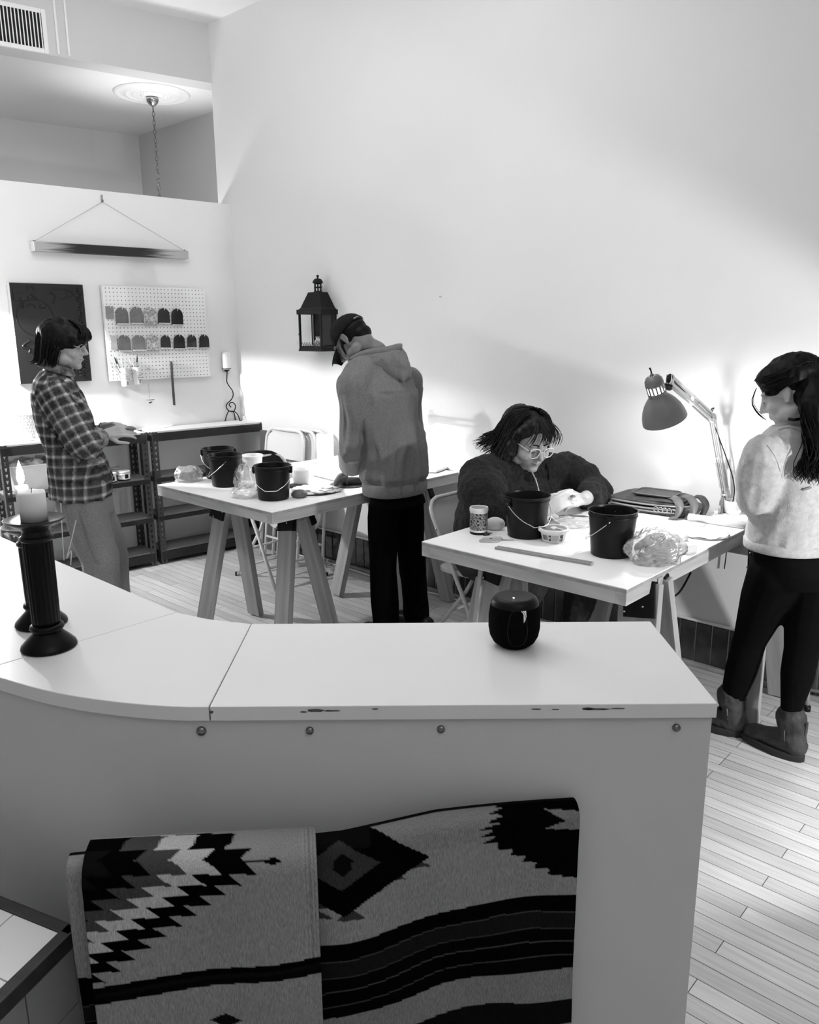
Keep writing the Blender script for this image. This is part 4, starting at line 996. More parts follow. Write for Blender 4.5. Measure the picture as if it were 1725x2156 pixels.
build('clip_arm', MB().tube([(.01, 0, .006), (.024, .006, .008), (.012, .012, .006)], .0014, 5), 'black_plastic', t)
a, b = at1(1043, 1156), at1(1246, 1191)
t = thing('wooden_stick', 'long square wooden thickness stick at the front edge of the near table', 'stick', a)
dr = (b-a).normalized(); sd_ = V((-dr.y, dr.x, 0))
o = MB().box((0, 0, 0), ((b-a).length, .011, .009), bev=.001); o = build('stick_body', o, 'pine', None); o.parent = t; o.location = (b-a)/2+V((0, 0, .005)); o.rotation_euler.z = atan2(dr.y, dr.x)
t = thing('wooden_stick', 'second square wooden stick lying right behind the front one', 'stick', a+sd_*.016)
o = MB().box((0, 0, 0), ((b-a).length*.99, .011, .009), bev=.001); o = build('stick_body', o, 'pine', None); o.parent = t; o.location = (b-a)/2+V((0, 0, .005)); o.rotation_euler.z = atan2(dr.y, dr.x)
# plastic tub with printed label
c = base_on(1165, 1145, r=.045); va = atan2(-c.y, -c.x)
t = thing('plastic_tub', 'shallow white plastic tub with printed label and lid in front of the bucket', 'tub', c, va)
autosmooth(build('tub_body', MB().lathe([(.001, 0), (.040, 0), (.043, .003), (.052, .044), (.053, .046)], n=48), 'white', t), 40)
autosmooth(build('lid_rim', MB().lathe([(.0545, .042), (.060, .043), (.061, .050), (.058, .054), (.052, .0535), (.050, .050), (.049, .050)], n=48, caps=False), 'white', t), 40)
build('lid_window', MB().lathe([(.001, .0495), (.050, .0495), (.050, .0505), (.001, .0505)], n=40), mat('lid_grey', .3, .15), t)
mb = MB(); mb.ell((-.008, .0, .0515), (.022, .013, .0016)); mb.beam((.0, .008, .052), (.03, .034, .0545), .008, .002); build('spoon', mb, 'offwhite', t)
def tub_patch(a0, a1, z0_, z1_, m, nm, k=1.012):
    mb = MB(); vs = []
    for i in range(7):
        a = a0+(a1-a0)*i/6; ring = []
        for z, kk in ((z0_, k), (z1_, k), (z1_, k-.008), (z0_, k-.008)):
            r = (.043+.009*(z/.044))*kk; ring.append(V((r*cos(a), r*sin(a), z)))
        vs.append(ring)
    mb.rings(vs, True, False); return build(nm, mb, m, t)
mb = MB()
bars = MB()
for k in range(11):
    a = -.95+k*.045; w_ = .012 if k % 3 else .02; vs = []
    for z, kk in ((.012, 1.012), (.032, 1.012)): 
        r = (.043+.009*(z/.044))*kk
        vs.append([V((r*cos(a), r*sin(a), z)), V((r*cos(a+w_), r*sin(a+w_), z)), V((r*.99*cos(a+w_), r*.99*sin(a+w_), z)), V((r*.99*cos(a), r*.99*sin(a), z))])
    bars.rings(vs, True, False)
build('barcode', bars, 'print_dark', t)
tub_patch(-.38, -.18, .010, .033, 'print_dark', 'recycle_panel')
tub_patch(-.33, -.23, .018, .027, 'white', 'recycle_mark', 1.02)
for k in range(6): tub_patch(-.10, .48-.02*(k % 3), .031-.004*k, .0325-.004*k, 'print_grey', 'text_line')
tub_patch(.56, .85, .008, .034, 'print_dark', 'dark_panel')
tub_patch(.62, .70, .012, .022, 'white', 'panel_mark', 1.02)
# leaning lid shard
a = base_on(1186, 1103, r=.0); t = thing('plastic_scraper', 'clear curved scraper leaning on edge behind the printed tub', 'scraper', a)
build('rim', MB().tube([at_y(x, y, a.y) for x, y in ((1148, 1077), (1152, 1081), (1165, 1091), (1178, 1101), (1184, 1106))], .0028, 8), 'white', t, True)
vs = [at_y(x, y, a.y+.004) for x, y in ((1151, 1079), (1163, 1078), (1175, 1085), (1182, 1095), (1184, 1104), (1170, 1092))]
mb = MB(); mb._new(vs+[v+V((0, .003, 0)) for v in vs], [tuple(range(6)), tuple(range(6, 12))[::-1]]+[(i, (i+1) % 6, (i+1) % 6+6, i+6) for i in range(6)]); build('blade', mb, 'clay_light', t, True)
# clay pieces right of the bag
c = base_on(1447, 1167, r=.025); t = thing('clay_block', 'pale rounded block of clay at the right of the bagged clay', 'clay', c)
build('block', MB().box((0, 0, .018), (.058, .05, .036), Matrix.Rotation(.5, 3, 'Z'), bev=.011), 'clay_light', t)
autosmooth(t.children[0], 80)
c = base_on(1432, 1142, r=.02); t = thing('clay_ball', 'small pale clay lump behind the pale block of clay', 'clay', c)
crumple('lump', V((0, 0, 0)), (.034, .025, .022), 'clay_light', t, 9, .1, 1.4, flat=.7, n=28)
c = base_on(1484, 1135, r=.07); t = thing('round_bat', 'round pale board with cloth, right of the clay on the near table', 'board', c)
build('disc', MB().lathe([(.001, 0), (.094, 0), (.094, .005), (.001, .005)], n=48), 'clay_grey', t)
crumple('cloth', V((0, 0, .004)), (.100, .09, .010), 'paper', t, 77, .15, 2.2, flat=.3)
c = base_on(1465, 1107, r=.02); t = thing('round_disc', 'small flat pale disc behind the round board', 'disc', c)
build('disc', MB().lathe([(.001, 0), (.042, 0), (.042, .004), (.001, .004)], n=32), 'clay_light', t)
a, b = at1(1450, 1096), at1(1592, 1114)
t = thing('rolling_pin', 'long pale rolling pin lying across the near table by the woman in the sweatshirt', 'rolling pin', a)
build('roller', MB().cyl(a+V((0, 0, .016)), b+V((-.04, 0, .016)), .016, n=24), 'white', t, True)
build('handle', MB().tube([b+V((-.04, -.006, .016)), b+V((-.01, -.002, .016)), b+V((.01, 0, .016))], [.013, .014, .012], 16), 'white', t, True)
vs = [at1(x, y) for x, y in ((1515, 1092), (1600, 1095), (1600, 1106), (1540, 1100))]
o = build('paper_sheet', MB().prism(vs, ZTB+.0004, ZTB+.0016), 'paper'); tag(o, 'loose white sheet beyond the long rolling pin', 'paper')
vs = [at1(x, y) for x, y in ((1279, 1061), (1316, 1045), (1350, 1050), (1396, 1064), (1392, 1069), (1376, 1071.5), (1345, 1071), (1315, 1068))]
o = build('paper_pad', MB().prism(vs, ZTB+.0004, ZTB+.005), 'paper'); tag(o, 'white paper bag lying flat in front of the dark satchel', 'paper')
c = base_on(1543, 1085, r=.03); t = thing('mug', 'plain white mug under the desk lamp clamp', 'mug', c)
autosmooth(build('cup_wall', MB().lathe([(.001, 0), (.024, 0), (.03, .004), (.040, .035), (.042, .062), (.040, .063), (.037, .035), (.027, .008), (.001, .006)], n=40), 'white', t), 50)
build('handle', MB().tube(arc((.040, 0, .034), .018, radians(-80), radians(80), 10), .004, 8), 'white', t)

# satchel
ct = at_z(1392, 1055, ZTB); Rw = Matrix.Rotation(WA, 3, 'Z')
t = thing('satchel', 'dark satchel with loose straps lying on the near table against the wall', 'bag', W(.31, .18, ZTB), WA+radians(4))
def slab(mb, cx, cy, w, d, z0_, z1_, seed, amp=.012, r=.04):
    rs = []
    for k, z in enumerate((z0_, z0_+.004, (z0_+z1_)/2, z1_-.004, z1_)):
        s_ = .93 if k in (0, 4) else 1.0; q = rbox(w*s_, d*s_, 0, r, 0, 5)[0]
        rs.append([V((cx+p_.x, cy+p_.y, z+amp*noise.noise(V((p_.x*9+seed, p_.y*9, z*5))) if k else z)) for p_ in q])
    mb.rings(rs); return mb
mb = MB(); slab(mb, 0, 0, .36, .25, .0, .034, 2); slab(mb, .02, .005, .33, .235, .036, .058, 5); slab(mb, .01, .0, .31, .22, .056, .066, 6)
autosmooth(build('bag_body', mb, 'pewter_bag', t), 50)
mb = MB(); mb.rings([[V((.0+q.x, .0+q.y, .073+.03*q.x*0)) for q in rbox(.19, .15, 0, .03, 0)[0]]]*1+[[V((q.x*.96, q.y*.96, .078)) for q in rbox(.19, .15, 0, .03, 0)[0]]]); build('phone_pocket', mb, 'pewter_bag', t)
mb = MB(); q = [V((p_.x, p_.y, .079)) for p_ in rbox(.19, .15, 0, .03, 0)[0]]; mb.tube(q+[q[0]], .003, 6); build('piping', mb, 'strap_grey', t)
mb = MB()
for z, o_ in ((.018, .0), (.032, .002), (.048, .0)):
    mb.tube(spline([(.17, .06, z), (.16, .118+o_, z), (.0, .126+o_, z-.003), (-.14, .12+o_, z+.002), (-.178, .07, z)], 6), .004, 6)
build('zips', mb, 'grey_metal', t)
def strap(mb, pts, w=.035):
    sp = spline(pts, 7)
    rs = []
    for i, p_ in enumerate(sp):
        tt = (sp[min(i+1, len(sp)-1)]-sp[max(i-1, 0)]).normalized(); s_ = tt.cross(V((.2, .3, 1)).normalized()).normalized(); u_ = s_.cross(tt)
        rs.append([p_+s_*w/2+u_*.0012, p_-s_*w/2+u_*.0012, p_-s_*w/2-u_*.0012, p_+s_*w/2-u_*.0012])
    mb.rings(rs)
mb = MB(); strap(mb, [(-.08, .05, .075), (-.12, .09, .080), (-.155, .13, .055), (-.15, .155, .015), (-.12, .15, .004)]); build('strap', mb, 'strap_grey', t)
mb = MB(); strap(mb, [(-.12, .00, .075), (-.16, .03, .080), (-.20, .08, .060), (-.205, .12, .02), (-.18, .11, .01)]); build('strap', mb, 'strap_grey', t)
mb = MB(); strap(mb, [(-.15, -.06, .068), (-.19, -.04, .070), (-.225, .00, .045), (-.225, .04, .01)], .03); build('strap', mb, 'pewter_bag', t)
mb = MB()
for k in range(5): mb.tube(arc((-.13+.02*k, .13, .03), .012, 0, 2*pi, 10, (1, 0, 0), (0, .3, .95)), .0022, 6)
build('buckles', mb, 'chrome', t)

# ---------------------------------------------------------------- desk lamps
def desk_lamp(base, elbow, head, shade_c, aim, lab, power):
    t = thing('desk_lamp', lab, 'lamp', base, 0, 'spring arm desk lamps')
    side = ((elbow-base).cross(head-elbow)).normalized()
    mb = MB(); mb.box(base+V((0, 0, .0)), (.035, .035, .05), Rw, bev=.003); mb.box(base+V((0, 0, -.045)), (.05, .045, .012), Rw, bev=.002); mb.cyl(base+V((0, 0, -.05)), base+V((0, 0, .05)), .006)
    mb.box(base+V((0, 0, .0))+WN*.03, (.012, .012, .09), Rw, bev=.003)
    build('clamp', mb, 'grey_metal', t, True)
    build('clamp_screw', MB().cyl(base+WN*.05+V((0, 0, -.03)), base+WN*.05+V((0, 0, .012)), .005).beam(base+WN*.05+V((-.018, 0, -.032)), base+WN*.05+V((.018, 0, -.032)), .008, .006), 'grey_metal', t, True)
    def arm(a, b, nm):
        dr = (b-a).normalized(); off = dr.cross(side).normalized()
        mb = MB()
        for o_ in (-.014, .014):
            for s_ in (-.008, .008): mb.beam(a+off*o_+side*s_, b+off*o_+side*s_, .003, .012, up=off)
        build(nm, mb, 'lamp_arm', t, True)
        m0 = a+dr*(b-a).length*.08; m1 = a+dr*(b-a).length*.42
        L_ = (m1-m0).length; pts = [m0+dr*L_*i/120+off*.006*cos(i*1.57)+side*(.006*sin(i*1.57)+.014) for i in range(121)]
        build('spring', MB().tube(pts, .0012, 4).tube([p_-side*.028 for p_ in pts], .0012, 4), 'grey_metal', t, True)
        mb = MB()
        for e in (a, b):
            mb.cyl(e-side*.014-off*.014, e+side*.014-off*.014, .006); mb.cyl(e-side*.014+off*.014, e+side*.014+off*.014, .006); mb.beam(e-off*.02+side*.011, e+off*.02+side*.011, .026, .002, up=side); mb.beam(e-off*.02-side*.011, e+off*.02-side*.011, .026, .002, up=side)
        mb.beam((a+b)/2-off*.022, (a+b)/2+off*.022, .022, .004, up=dr)
        build('joint', mb, 'lamp_arm', t, True)
    arm(base+V((0, 0, .055)), elbow, 'lower_arm'); arm(elbow, head, 'upper_arm')
    z = (aim-shade_c).normalized()*-1      # up the shade
    top = shade_c+z*.11
    # shade profile, z measured from the shade's mouth
    mouth = shade_c-z*.068
    prof = [(.083, 0), (.087, .001), (.086, .012), (.083, .028), (.075, .052), (.062, .076), (.048, .094), (.038, .104), (.036, .108)]
    inn = [(.034, .108), (.036, .102), (.060, .074), (.073, .051), (.080, .027), (.082, .010), (.083, 0)]
    autosmooth(build('shade', MB().lathe(prof+inn, mouth, z, n=64, caps=False), 'lamp_metal', t, True), 40)
    # vented socket collar: ring, slats, domed cap
    col = [(.036, .106), (.0355, .124), (.033, .125), (.033, .107)]
    autosmooth(build('collar', MB().lathe(col, mouth, z, n=48, caps=False).lathe([(.0355, .154), (.0365, .160), (.034, .176), (.026, .188), (.013, .193), (.013, .191), (.025, .186), (.0325, .174), (.034, .154)], mouth, z, n=48, caps=False), 'lamp_metal', t, True), 40)
    x = z.orthogonal().normalized(); y = z.cross(x); mb = MB()
    for k in range(15):
        a = 2*pi*k/15; dd_ = x*cos(a)+y*sin(a); mb.beam(mouth+z*.122+dd_*.0345, mouth+z*.157+dd_*.0350, .0065, .0018, up=dd_)
    build('vent_slats', mb, 'lamp_metal', t, True)
    mb = MB()
    for k in range(5):
        a = 2*pi*k/5; dd_ = x*cos(a)+y*sin(a); mb.tube([mouth+z*.189+dd_*.012, mouth+z*.1945], .003, 6)
    mb.ell(mouth+z*.195, .008); build('cap_spokes', mb, 'lamp_metal', t, True)
    build('switch', MB().tube([mouth+z*.195, mouth+z*.215+x*.003, mouth+z*.226+x*.0], [.0035, .0028, .004], 8), 'black_plastic', t, True)
    build('knuckle', MB().chain([mouth+z*.135+(head-(mouth+z*.135)).normalized()*.036, head-V((0, 0, .03)), head+V((0, 0, .012))], [.011, .012, .012]), 'black_plastic', t, True)
    build('cable', MB().tube(spline([head+V((0, 0, .01)), elbow+V((-.03, 0, .03)), elbow+V((.005, 0, .045)), elbow+V((-.002, .0, .005)), base+V((.03, .0, .12)), base+V((.035, 0, -.02)), base+V((.03, .01, -.3))], 8), .0025, 6), 'black_plastic', t, True)
    mb = MB(); mb.ell(mouth+z*.055, (.028, .028, .028)); mb.cyl(mouth+z*.075, mouth+z*.12, .018)
    b = build('bulb', mb, mat('bulb_frosted', .9, .4, emit=22), t, True); b.visible_shadow = True
    l = light('desk_lamp_bulb', 'POINT', mouth+z*.018, power, .026)
    l2 = light('desk_lamp_socket', 'POINT', mouth+z*.142, power*.035, .008)
    return t
base = W(.05, .045, ZTB+.03)
elbow = at_y(1500, 881, 3.42); head = at_y(1411, 800, 3.13); shc = at_y(1391, 852, 3.10)
# shade mouth tips towards lower right of the frame
up_ = (at_y(1377, 800, 3.075)-at_y(1398, 872, 3.105)).normalized()
desk_lamp(base, elbow, head, shc, shc-up_*.5, 'pale spring arm desk lamp with a grey shade clamped to the near table', 13)
b2 = W(1.95, .06, ZTB+.03)
desk_lamp(b2, b2+V((-.02, -.05, .30)), W(1.93, .42, 1.20), W(1.93, .44, 1.13), W(1.93, .46, .78), 'second desk lamp on the far table, hidden from view behind the standing man', 11)
# ================================================================ LANTERN ON THE RIGHT WALL
lw, ld = .22, .13
t = thing('wall_lantern', 'black pierced metal candle lantern hung on the right wall, a small vase inside', 'lantern', W(2.757, .003, 1.455), WA)
w2, h2 = lw/2, .255
for sx in (-1, 1):
    for y in (.006, ld): build('corner_post', MB().box((sx*(w2-.006), y, h2/2), (.012, .012, h2)), 'black_metal', t)
mb = MB(); mb.box((0, ld/2, .006), (lw+.012, ld+.016, .012)); mb.box((0, ld/2, .030), (lw, .006, .001))
for y, xx in ((ld+.002, 1),): mb.box((0, y, .019), (lw, .003, .028))
mb.box((w2, ld/2, .019), (.003, ld, .028)); mb.box((-w2, ld/2, .019), (.003, ld, .028)); mb.box((0, .003, .019), (lw, .003, .028))
build('base_tray', mb, 'black_metal', t)
mb = MB()
for k in range(9): 
    for r in (0, 1): mb.tube([V((-w2+.016+k*.0235+(.012 if r else 0), ld+.003, .040+r*.010+.0055*sin(a*pi/4))) + V((.0055*cos(a*pi/4), 0, 0)) for a in range(9)], .0014, 4)
for k in range(9): mb.tube([V((w2-.010-k*.0235+.0055*cos(a*pi/4), .0065, .040+.0055*sin(a*pi/4))) for a in range(9)], .0014, 4)
build('pierced_gallery', mb, 'black_metal', t)
mb = MB(); mb.box((0, ld/2, h2), (lw+.02, ld+.02, .006))
for y in (ld+.008,): mb.box((0, y, h2-.006), (lw+.022, .003, .030))
for sx in (-1, 1): mb.box((sx*(w2+.010), ld/2, h2-.006), (.003, ld+.02, .030))
build('top_band', mb, 'black_metal', t)
mb = MB()
def rect(w, y0, y1, z): return [V((-w, y0, z)), V((w, y0, z)), V((w, y1, z)), V((-w, y1, z))]
mb.rings([rect(w2+.008, 0, ld+.006, h2+.004), rect(w2*.93, .004, ld*.93, h2+.02), rect(w2*.50, .02, ld*.72, h2+.115), rect(w2*.48, .022, ld*.7, h2+.118)], True, False)
build('roof', mb, 'black_metal', t)
cz = h2+.118; cc_ = V((0, ld*.42, 0))
mb = MB()
for k in range(8):
    a = 2*pi*k/8; p_ = cc_+V((.0235*cos(a), .0235*sin(a), 0)); mb.beam(p_+V((0, 0, cz)), p_+V((0, 0, cz+.058)), .006, .003, up=(cos(a), sin(a), 0))
mb.lathe([(.0265, cz), (.0265, cz+.008), (.022, cz+.008), (.022, cz)], cc_, n=24, caps=False); mb.lathe([(.0255, cz+.026), (.0255, cz+.034), (.022, cz+.034), (.022, cz+.026)], cc_, n=24, caps=False); mb.lathe([(.0255, cz+.050), (.0255, cz+.06), (.022, cz+.06)], cc_, n=24, caps=False)
build('chimney', mb, 'black_metal', t)
autosmooth(build('finial', MB().lathe([(.034, cz+.056), (.034, cz+.064), (.024, cz+.080), (.018, cz+.084), (.007, cz+.085), (.005, cz+.092), (.009, cz+.098), (.007, cz+.106), (.001, cz+.108)], cc_, n=28), 'black_metal', t), 30)
build('latch', MB().tube([(w2+.004, ld*.9, h2*.45), (w2+.022, ld*.9, h2*.44), (w2+.024, ld*.9, h2*.40)], .003, 6), 'black_metal', t)
mb = MB(); mb.box((-.012, ld-.004, .142), (.006, .006, .2)); mb.box((-w2+.002, .045, .142), (.004, .006, .2)); mb.box((0, .004, .14), (.11, .006, .22)); mb.xform(Matrix.Identity(4)); build('door_bar', mb, 'black_metal', t)
mb = MB(); mb.box((-w2+.001, ld/2+.02, .14), (.002, ld-.05, .205)); build('smoked_pane', mb, mat('smoked', .05, .08, alpha=.75), t)
mb = MB(); mb.box((.0, .006, .14), (.20, .004, .225)); build('back_plate', mb, 'black_metal', t)
c = W(2.757-.008, .072, 1.455+.013); t2 = thing('vase', 'small painted pale vase standing inside the wall lantern', 'vase', c)
m = mat('vase_paint', .62, .3, .0); mat('vase_pat', .55, .35, .75, 55, detail=1)
autosmooth(build('vase_body', MB().lathe([(.001, 0), (.018, 0), (.029, .018), (.031, .035), (.027, .052), (.018, .062), (.0165, .068), (.021, .078), (.0225, .080), (.018, .078), (.014, .066)], n=32), 'vase_pat', t2), 50)
c = on_wall(627, 721, .002); t = thing('wall_card', 'small pale printed card pinned to the wall left of the lantern', 'card', c, WA)
build('card_body', MB().box((0, 0, 0), (.075, .0015, .058)), 'white', t)
mb = MB()
for k in range(5): mb.box((.004*(k % 2), .001, .018-.009*k), (.052-.008*(k % 3), .0005, .002))
build('card_lines', mb, mat('faint', .6, .8), t)
c = on_wall(930, 625, .004); t = thing('wall_nail', 'small nail in the wide bare right wall above the seated woman', 'nail', c, WA)
build('nail_shaft', MB().cyl((0, -.004, 0), (0, .014, 0), .0015, n=8).cyl((0, .013, 0), (0, .015, 0), .004, n=10), 'grey_metal', t)

# dark panel leaning beyond the shelf
t = thing('dark_panel', 'dark grey board leaning in the corner between the shelving and the white folding chairs', 'board', W(3.36, .10, 0), WA)
o = build('panel_body', MB().box((0, 0, .44), (.20, .02, .88), bev=.004), mat('panel_grey', .10, .5), t); o.rotation_euler = (radians(4), 0, 0); o.location = (0, .0, 0)

# ================================================================ FOLDING CHAIRS
def folding_chair(name, lab, loc, rot, m_f, m_s, open_=True, group=None, m_b=None):
    """local y points to the front"""
    t = thing(name, lab, 'chair', loc, rot, group); hw = .205; r = .011
    if open_:
        # front-leg / back frame: one bent tube from front feet up to the back
        def fr(z):  return V((0, .19-.42*z/.80, z))
        L0 = [V((-hw-.01, 0, 0))+fr(.0), V((-hw, 0, 0))+fr(.3), V((-hw, 0, 0))+fr(.68)]
        top = [V((-hw, 0, 0))+fr(.68)]+[V((-hw+.075-.075*cos(a), 0, 0))+fr(.705+.075*sin(a)) for a in (0, .5, 1.0, pi/2)]
        pts = L0[:2]+top+[V((-p_.x, p_.y, p_.z)) for p_ in reversed(top)]+[V((-p_.x, p_.y, p_.z)) for p_ in reversed(L0[:2])]
        build('front_frame', MB().tube(pts, r, 8), m_f, t)
        mb = MB()
        for sx in (-1, 1): mb.tube([(sx*(hw-.02), -.26, 0), (sx*(hw-.02), .02, .36), (sx*(hw-.02), .06, .43)], r*.9, 8)
        mb.tube([(-(hw-.02), -.20, .07), (hw-.02, -.20, .07)], r*.7, 8); mb.tube([(-(hw-.02), -.10, .22), (hw-.02, -.10, .22)], r*.6, 8)
        build('rear_legs', mb, m_f, t)
        build('front_stretcher', MB().tube([V((-hw, 0, 0))+fr(.13), V((hw, 0, 0))+fr(.13)], r*.8, 8), m_f, t)
        mb = MB()
        for sx in (-1, 1):
            for q in (fr(0), V((0, -.26, 0))): mb.cyl(V((sx*(hw if q.y > 0 else hw-.02)+(-.01*0), q.y, 0)), V((sx*(hw if q.y > 0 else hw-.02), q.y, .022)), .014)
        build('rubber_feet', mb, 'black_plastic', t)
        rs = []
        for z, k in ((.428, .97), (.432, 1), (.446, 1), (.452, .96)):
            rr = rbox(.39*k, .38*k, 0, .08, 0, 6)[0]; rs.append([V((p_.x, p_.y+.01, z-.010*(1 if abs(p_.x) < .1 else 0))) for p_ in rr])
        autosmooth(build('seat', MB().rings(rs), m_s, t), 40)
        rs = []
        for k in range(9):
            x = -hw+.006+(2*hw-.012)*k/8; cv = -.03*(1-((k-4)/4)**2); zt = .775-(.035 if k in (0, 8) else (.01 if k in (1, 7) else 0)); zb = .60+(.03 if k in (0, 8) else 0)
            A = fr(zb); Bq = fr(zt); rs.append([V((x, A.y+cv, zb)), V((x, Bq.y+cv, zt)), V((x, Bq.y+cv-.006, zt)), V((x, A.y+cv-.006, zb))])
        autosmooth(build('backrest', MB().rings(rs), m_b or m_s, t), 50)
        mb = MB()
        for sx in (-1, 1): mb.ell(V((sx*(hw+.012), 0, 0))+fr(.645), .006)
        build('rivets', mb, 'chrome', t)
    else:
        pts = [V((-hw, 0, .0)), V((-hw, 0, .70))]+[V((-hw+.075-.075*cos(a), 0, .715+.075*sin(a))) for a in (.3, .8, 1.2, pi/2)]
        pts = pts+[V((-p_.x, p_.y, p_.z)) for p_ in reversed(pts)]
        build('front_frame', MB().tube(pts, r, 8), m_f, t)
        h2_ = hw-.024; pts = [V((-h2_, -.022, .03)), V((-h2_, -.022, .50))]
        build('rear_legs', MB().tube([(-h2_, -.022, .0), (-h2_, -.022, .56)], r*.9, 8).tube([(h2_, -.022, .0), (h2_, -.022, .56)], r*.9, 8).tube([(-h2_, -.022, .12), (h2_, -.022, .12)], r*.7, 8), m_f, t)
        rs = []
        for y, k in ((-.010, .97), (-.006, 1), (.006, 1), (.010, .96)):
            rr = rbox(.35*k, .38*k, 0, .12, 0, 7)[0]; rs.append([V((p_.x, y, .38+p_.y)) for p_ in rr])
        autosmooth(build('seat', MB().rings(rs), m_s, t), 40)
        rs = []
        for k in range(9):
            x = -hw+.006+(2*hw-.012)*k/8; cv = -.018*(1-((k-4)/4)**2); zt = .782-(.04 if k in (0, 8) else (.012 if k in (1, 7) else 0)); zb = .615
            rs.append([V((x, cv, zb)), V((x, cv, zt)), V((x, cv-.006, zt)), V((x, cv-.006, zb))])
        autosmooth(build('backrest', MB().rings(rs), m_b or m_s, t), 50)
        mb = MB()
        for sx in (-1, 1): mb.box((sx*(hw-.012), -.012, .60), (.03, .02, .05), bev=.004)
        build('hinge_plates', mb, m_f, t)
    return t
# local y = front. Chairs leaning on the right wall: front faces out of the wall (local y -> wall's +t)
for i, (s, tt_, lean, lab) in enumerate([(3.05, .25, 7, 'front folded white metal chair leaning in the stack against the right wall'), (2.97, .20, 6, 'middle folded white metal chair of the stack leaning on the right wall'), (2.90, .15, 5, 'rearmost folded white metal chair of the stack, closest to the right wall')]):
    t = folding_chair('folding_chair', lab, W(s, tt_, .012), WA, 'chair_metal', 'chair_metal', False, 'white folding chairs leaned against the wall')
    t.rotation_euler = (radians(lean), 0, WA)
    t.scale = (1, 1, 1.16)
# open white chair pushed behind the far table, facing the table (-s)
t = folding_chair('folding_chair', 'open white folding chair with a dark backrest cover behind the far table', W(2.74, .45, 0), WA+radians(90), 'chair_metal', 'chair_metal', True, None, None)
ch = [c_ for c_ in t.children if c_.name.startswith('backrest')][0]
rs = []
for k in range(13):
    x = -.225+.45*k/12; e = 1-.85*abs((k-6)/6)**4; cv = -.03*(1-((k-6)/6)**2); zt = .66+.155*e; zb = .47
    rs.append([V((x, -.10+cv+.02, zb)), V((x, -.215+cv+.02, zt)), V((x, -.222+cv-.012, zt)), V((x, -.13+cv-.02, zb))])
t2 = thing('black_jacket', 'black jacket draped over the back of the open white chair', 'jacket', W(2.74, .45, 0), WA+radians(90))
autosmooth(build('jacket_body', MB().rings(rs), mat('jacket_black', .012, .7, .3, 30), t2), 60)
# the seated woman's chair, tan metal
folding_chair('folding_chair', 'tan metal folding chair under the seated woman in dark fleece', W(1.02, .52, 0), WA+radians(90), 'chair_tan', 'chair_tan', True)
# chair at the right frame edge behind the leggings
folding_chair('folding_chair', 'metal folding chair at the right frame edge behind the standing woman', at_z(1790, 1480, 0)+V((.05, .1, 0)), WA+radians(200), 'grey_metal', 'grey_metal', True)

# ---------------------------------------------------------------- cables and a bin under the near table
t = thing('power_cable', 'black cable hanging under the near table beside the sawhorse', 'cable', W(-.02, .1, .70))
build('cable_body', MB().tube(spline([at_y(1455, 1205, 3.02), at_y(1442, 1230, 3.00), at_y(1430, 1248, 2.97), at_y(1410, 1263, 2.95), at_y(1392, 1275, 2.94), at_y(1382, 1330, 2.98), at_y(1380, 1385, 3.03)], 8), .004, 6), 'black_plastic', t, True)
t = thing('white_cable', 'white cable running along the skirting behind the tables', 'cable', W(1.9, .07, .008))
build('cable_body', MB().tube(spline([W(3.3, .08, .009), W(2.6, .06, .009), W(2.0, .09, .009), W(1.6, .06, .009), W(1.2, .18, .009), W(.9, .12, .009)], 8), .005, 6), 'white', t, True)
t = thing('cable_coil', 'tangle of thin white cable at the skirting between the two tables', 'cable', W(1.30, .10, 0))
mb = MB()
pts = [V((.05*cos(i*.7)*(1+.3*sin(i*1.3)), .03*sin(i*.9), .03+.05*abs(sin(i*.37))+.003*i)) for i in range(26)]
build('coil_body', MB().tube(spline(pts, 3), .003, 5), 'white', t)
c = W(.62, .55, 0); t = thing('woven_bin', 'pale woven waste bin on the floor under the near table behind the speaker', 'bin', at_z(1140, 1345, 0)+V((0, .12, 0)))
t.location = at_y(1120, 1290, 3.25); t.location.z = 0
mb = MB(); rb, rt, hb = .10, .13, .30
for k in range(36):
    a = 2*pi*k/36
    for dr in (-1, 1): mb.tube([V(((rb+(rt-rb)*i/8)*cos(a+dr*i*.14), (rb+(rt-rb)*i/8)*sin(a+dr*i*.14), hb*i/8)) for i in range(9)], .003, 4)
mb.tube([V((rt*cos(2*pi*k/32), rt*sin(2*pi*k/32), hb)) for k in range(33)], .006, 6)
build('weave', mb, 'offwhite', t); build('liner', MB().lathe([(.001, .004), (rb-.008, .004), (rt-.01, hb*.98)], n=32, caps=False), 'offwhite', t)

# ================================================================ SERAPE BLANKETS ON A RACK
attr_mat('serape', bump=.5)
RZ = .826
def rackpt(px): return at_z(px, 1790+(px-140)*(1690-1790)/1060, RZ)
A_ = at_z(165, 1790, RZ); B_ = at_z(1200, 1690, RZ); BXd = (B_-A_).normalized(); BN = V((BXd.y, -BXd.x, 0))   # towards the camera
rk = thing('blanket_rack', 'wooden rack bar carrying the striped blankets in front of the counter', 'rack', V(((A_+B_).x/2, (A_+B_).y/2, 0)))
rA, rB = A_-V((0, 0, .028)), B_-V((0, 0, .028))
build('rail', MB().cyl(rA+BXd*.03, rB-BXd*.03, .010, n=16), 'walnut', rk, True)
for e in (rA+BXd*.06, rB-BXd*.06):
    build('leg', MB().beam(e, V((e.x, e.y, 0)), .022, .022), 'walnut', rk, True)
    build('foot', MB().beam(V((e.x, e.y, .012))-BN*.10, V((e.x, e.y, .012))+BN*.10, .03, .024, bev=.004), 'walnut', rk, True)
Wd = (B_-A_).length
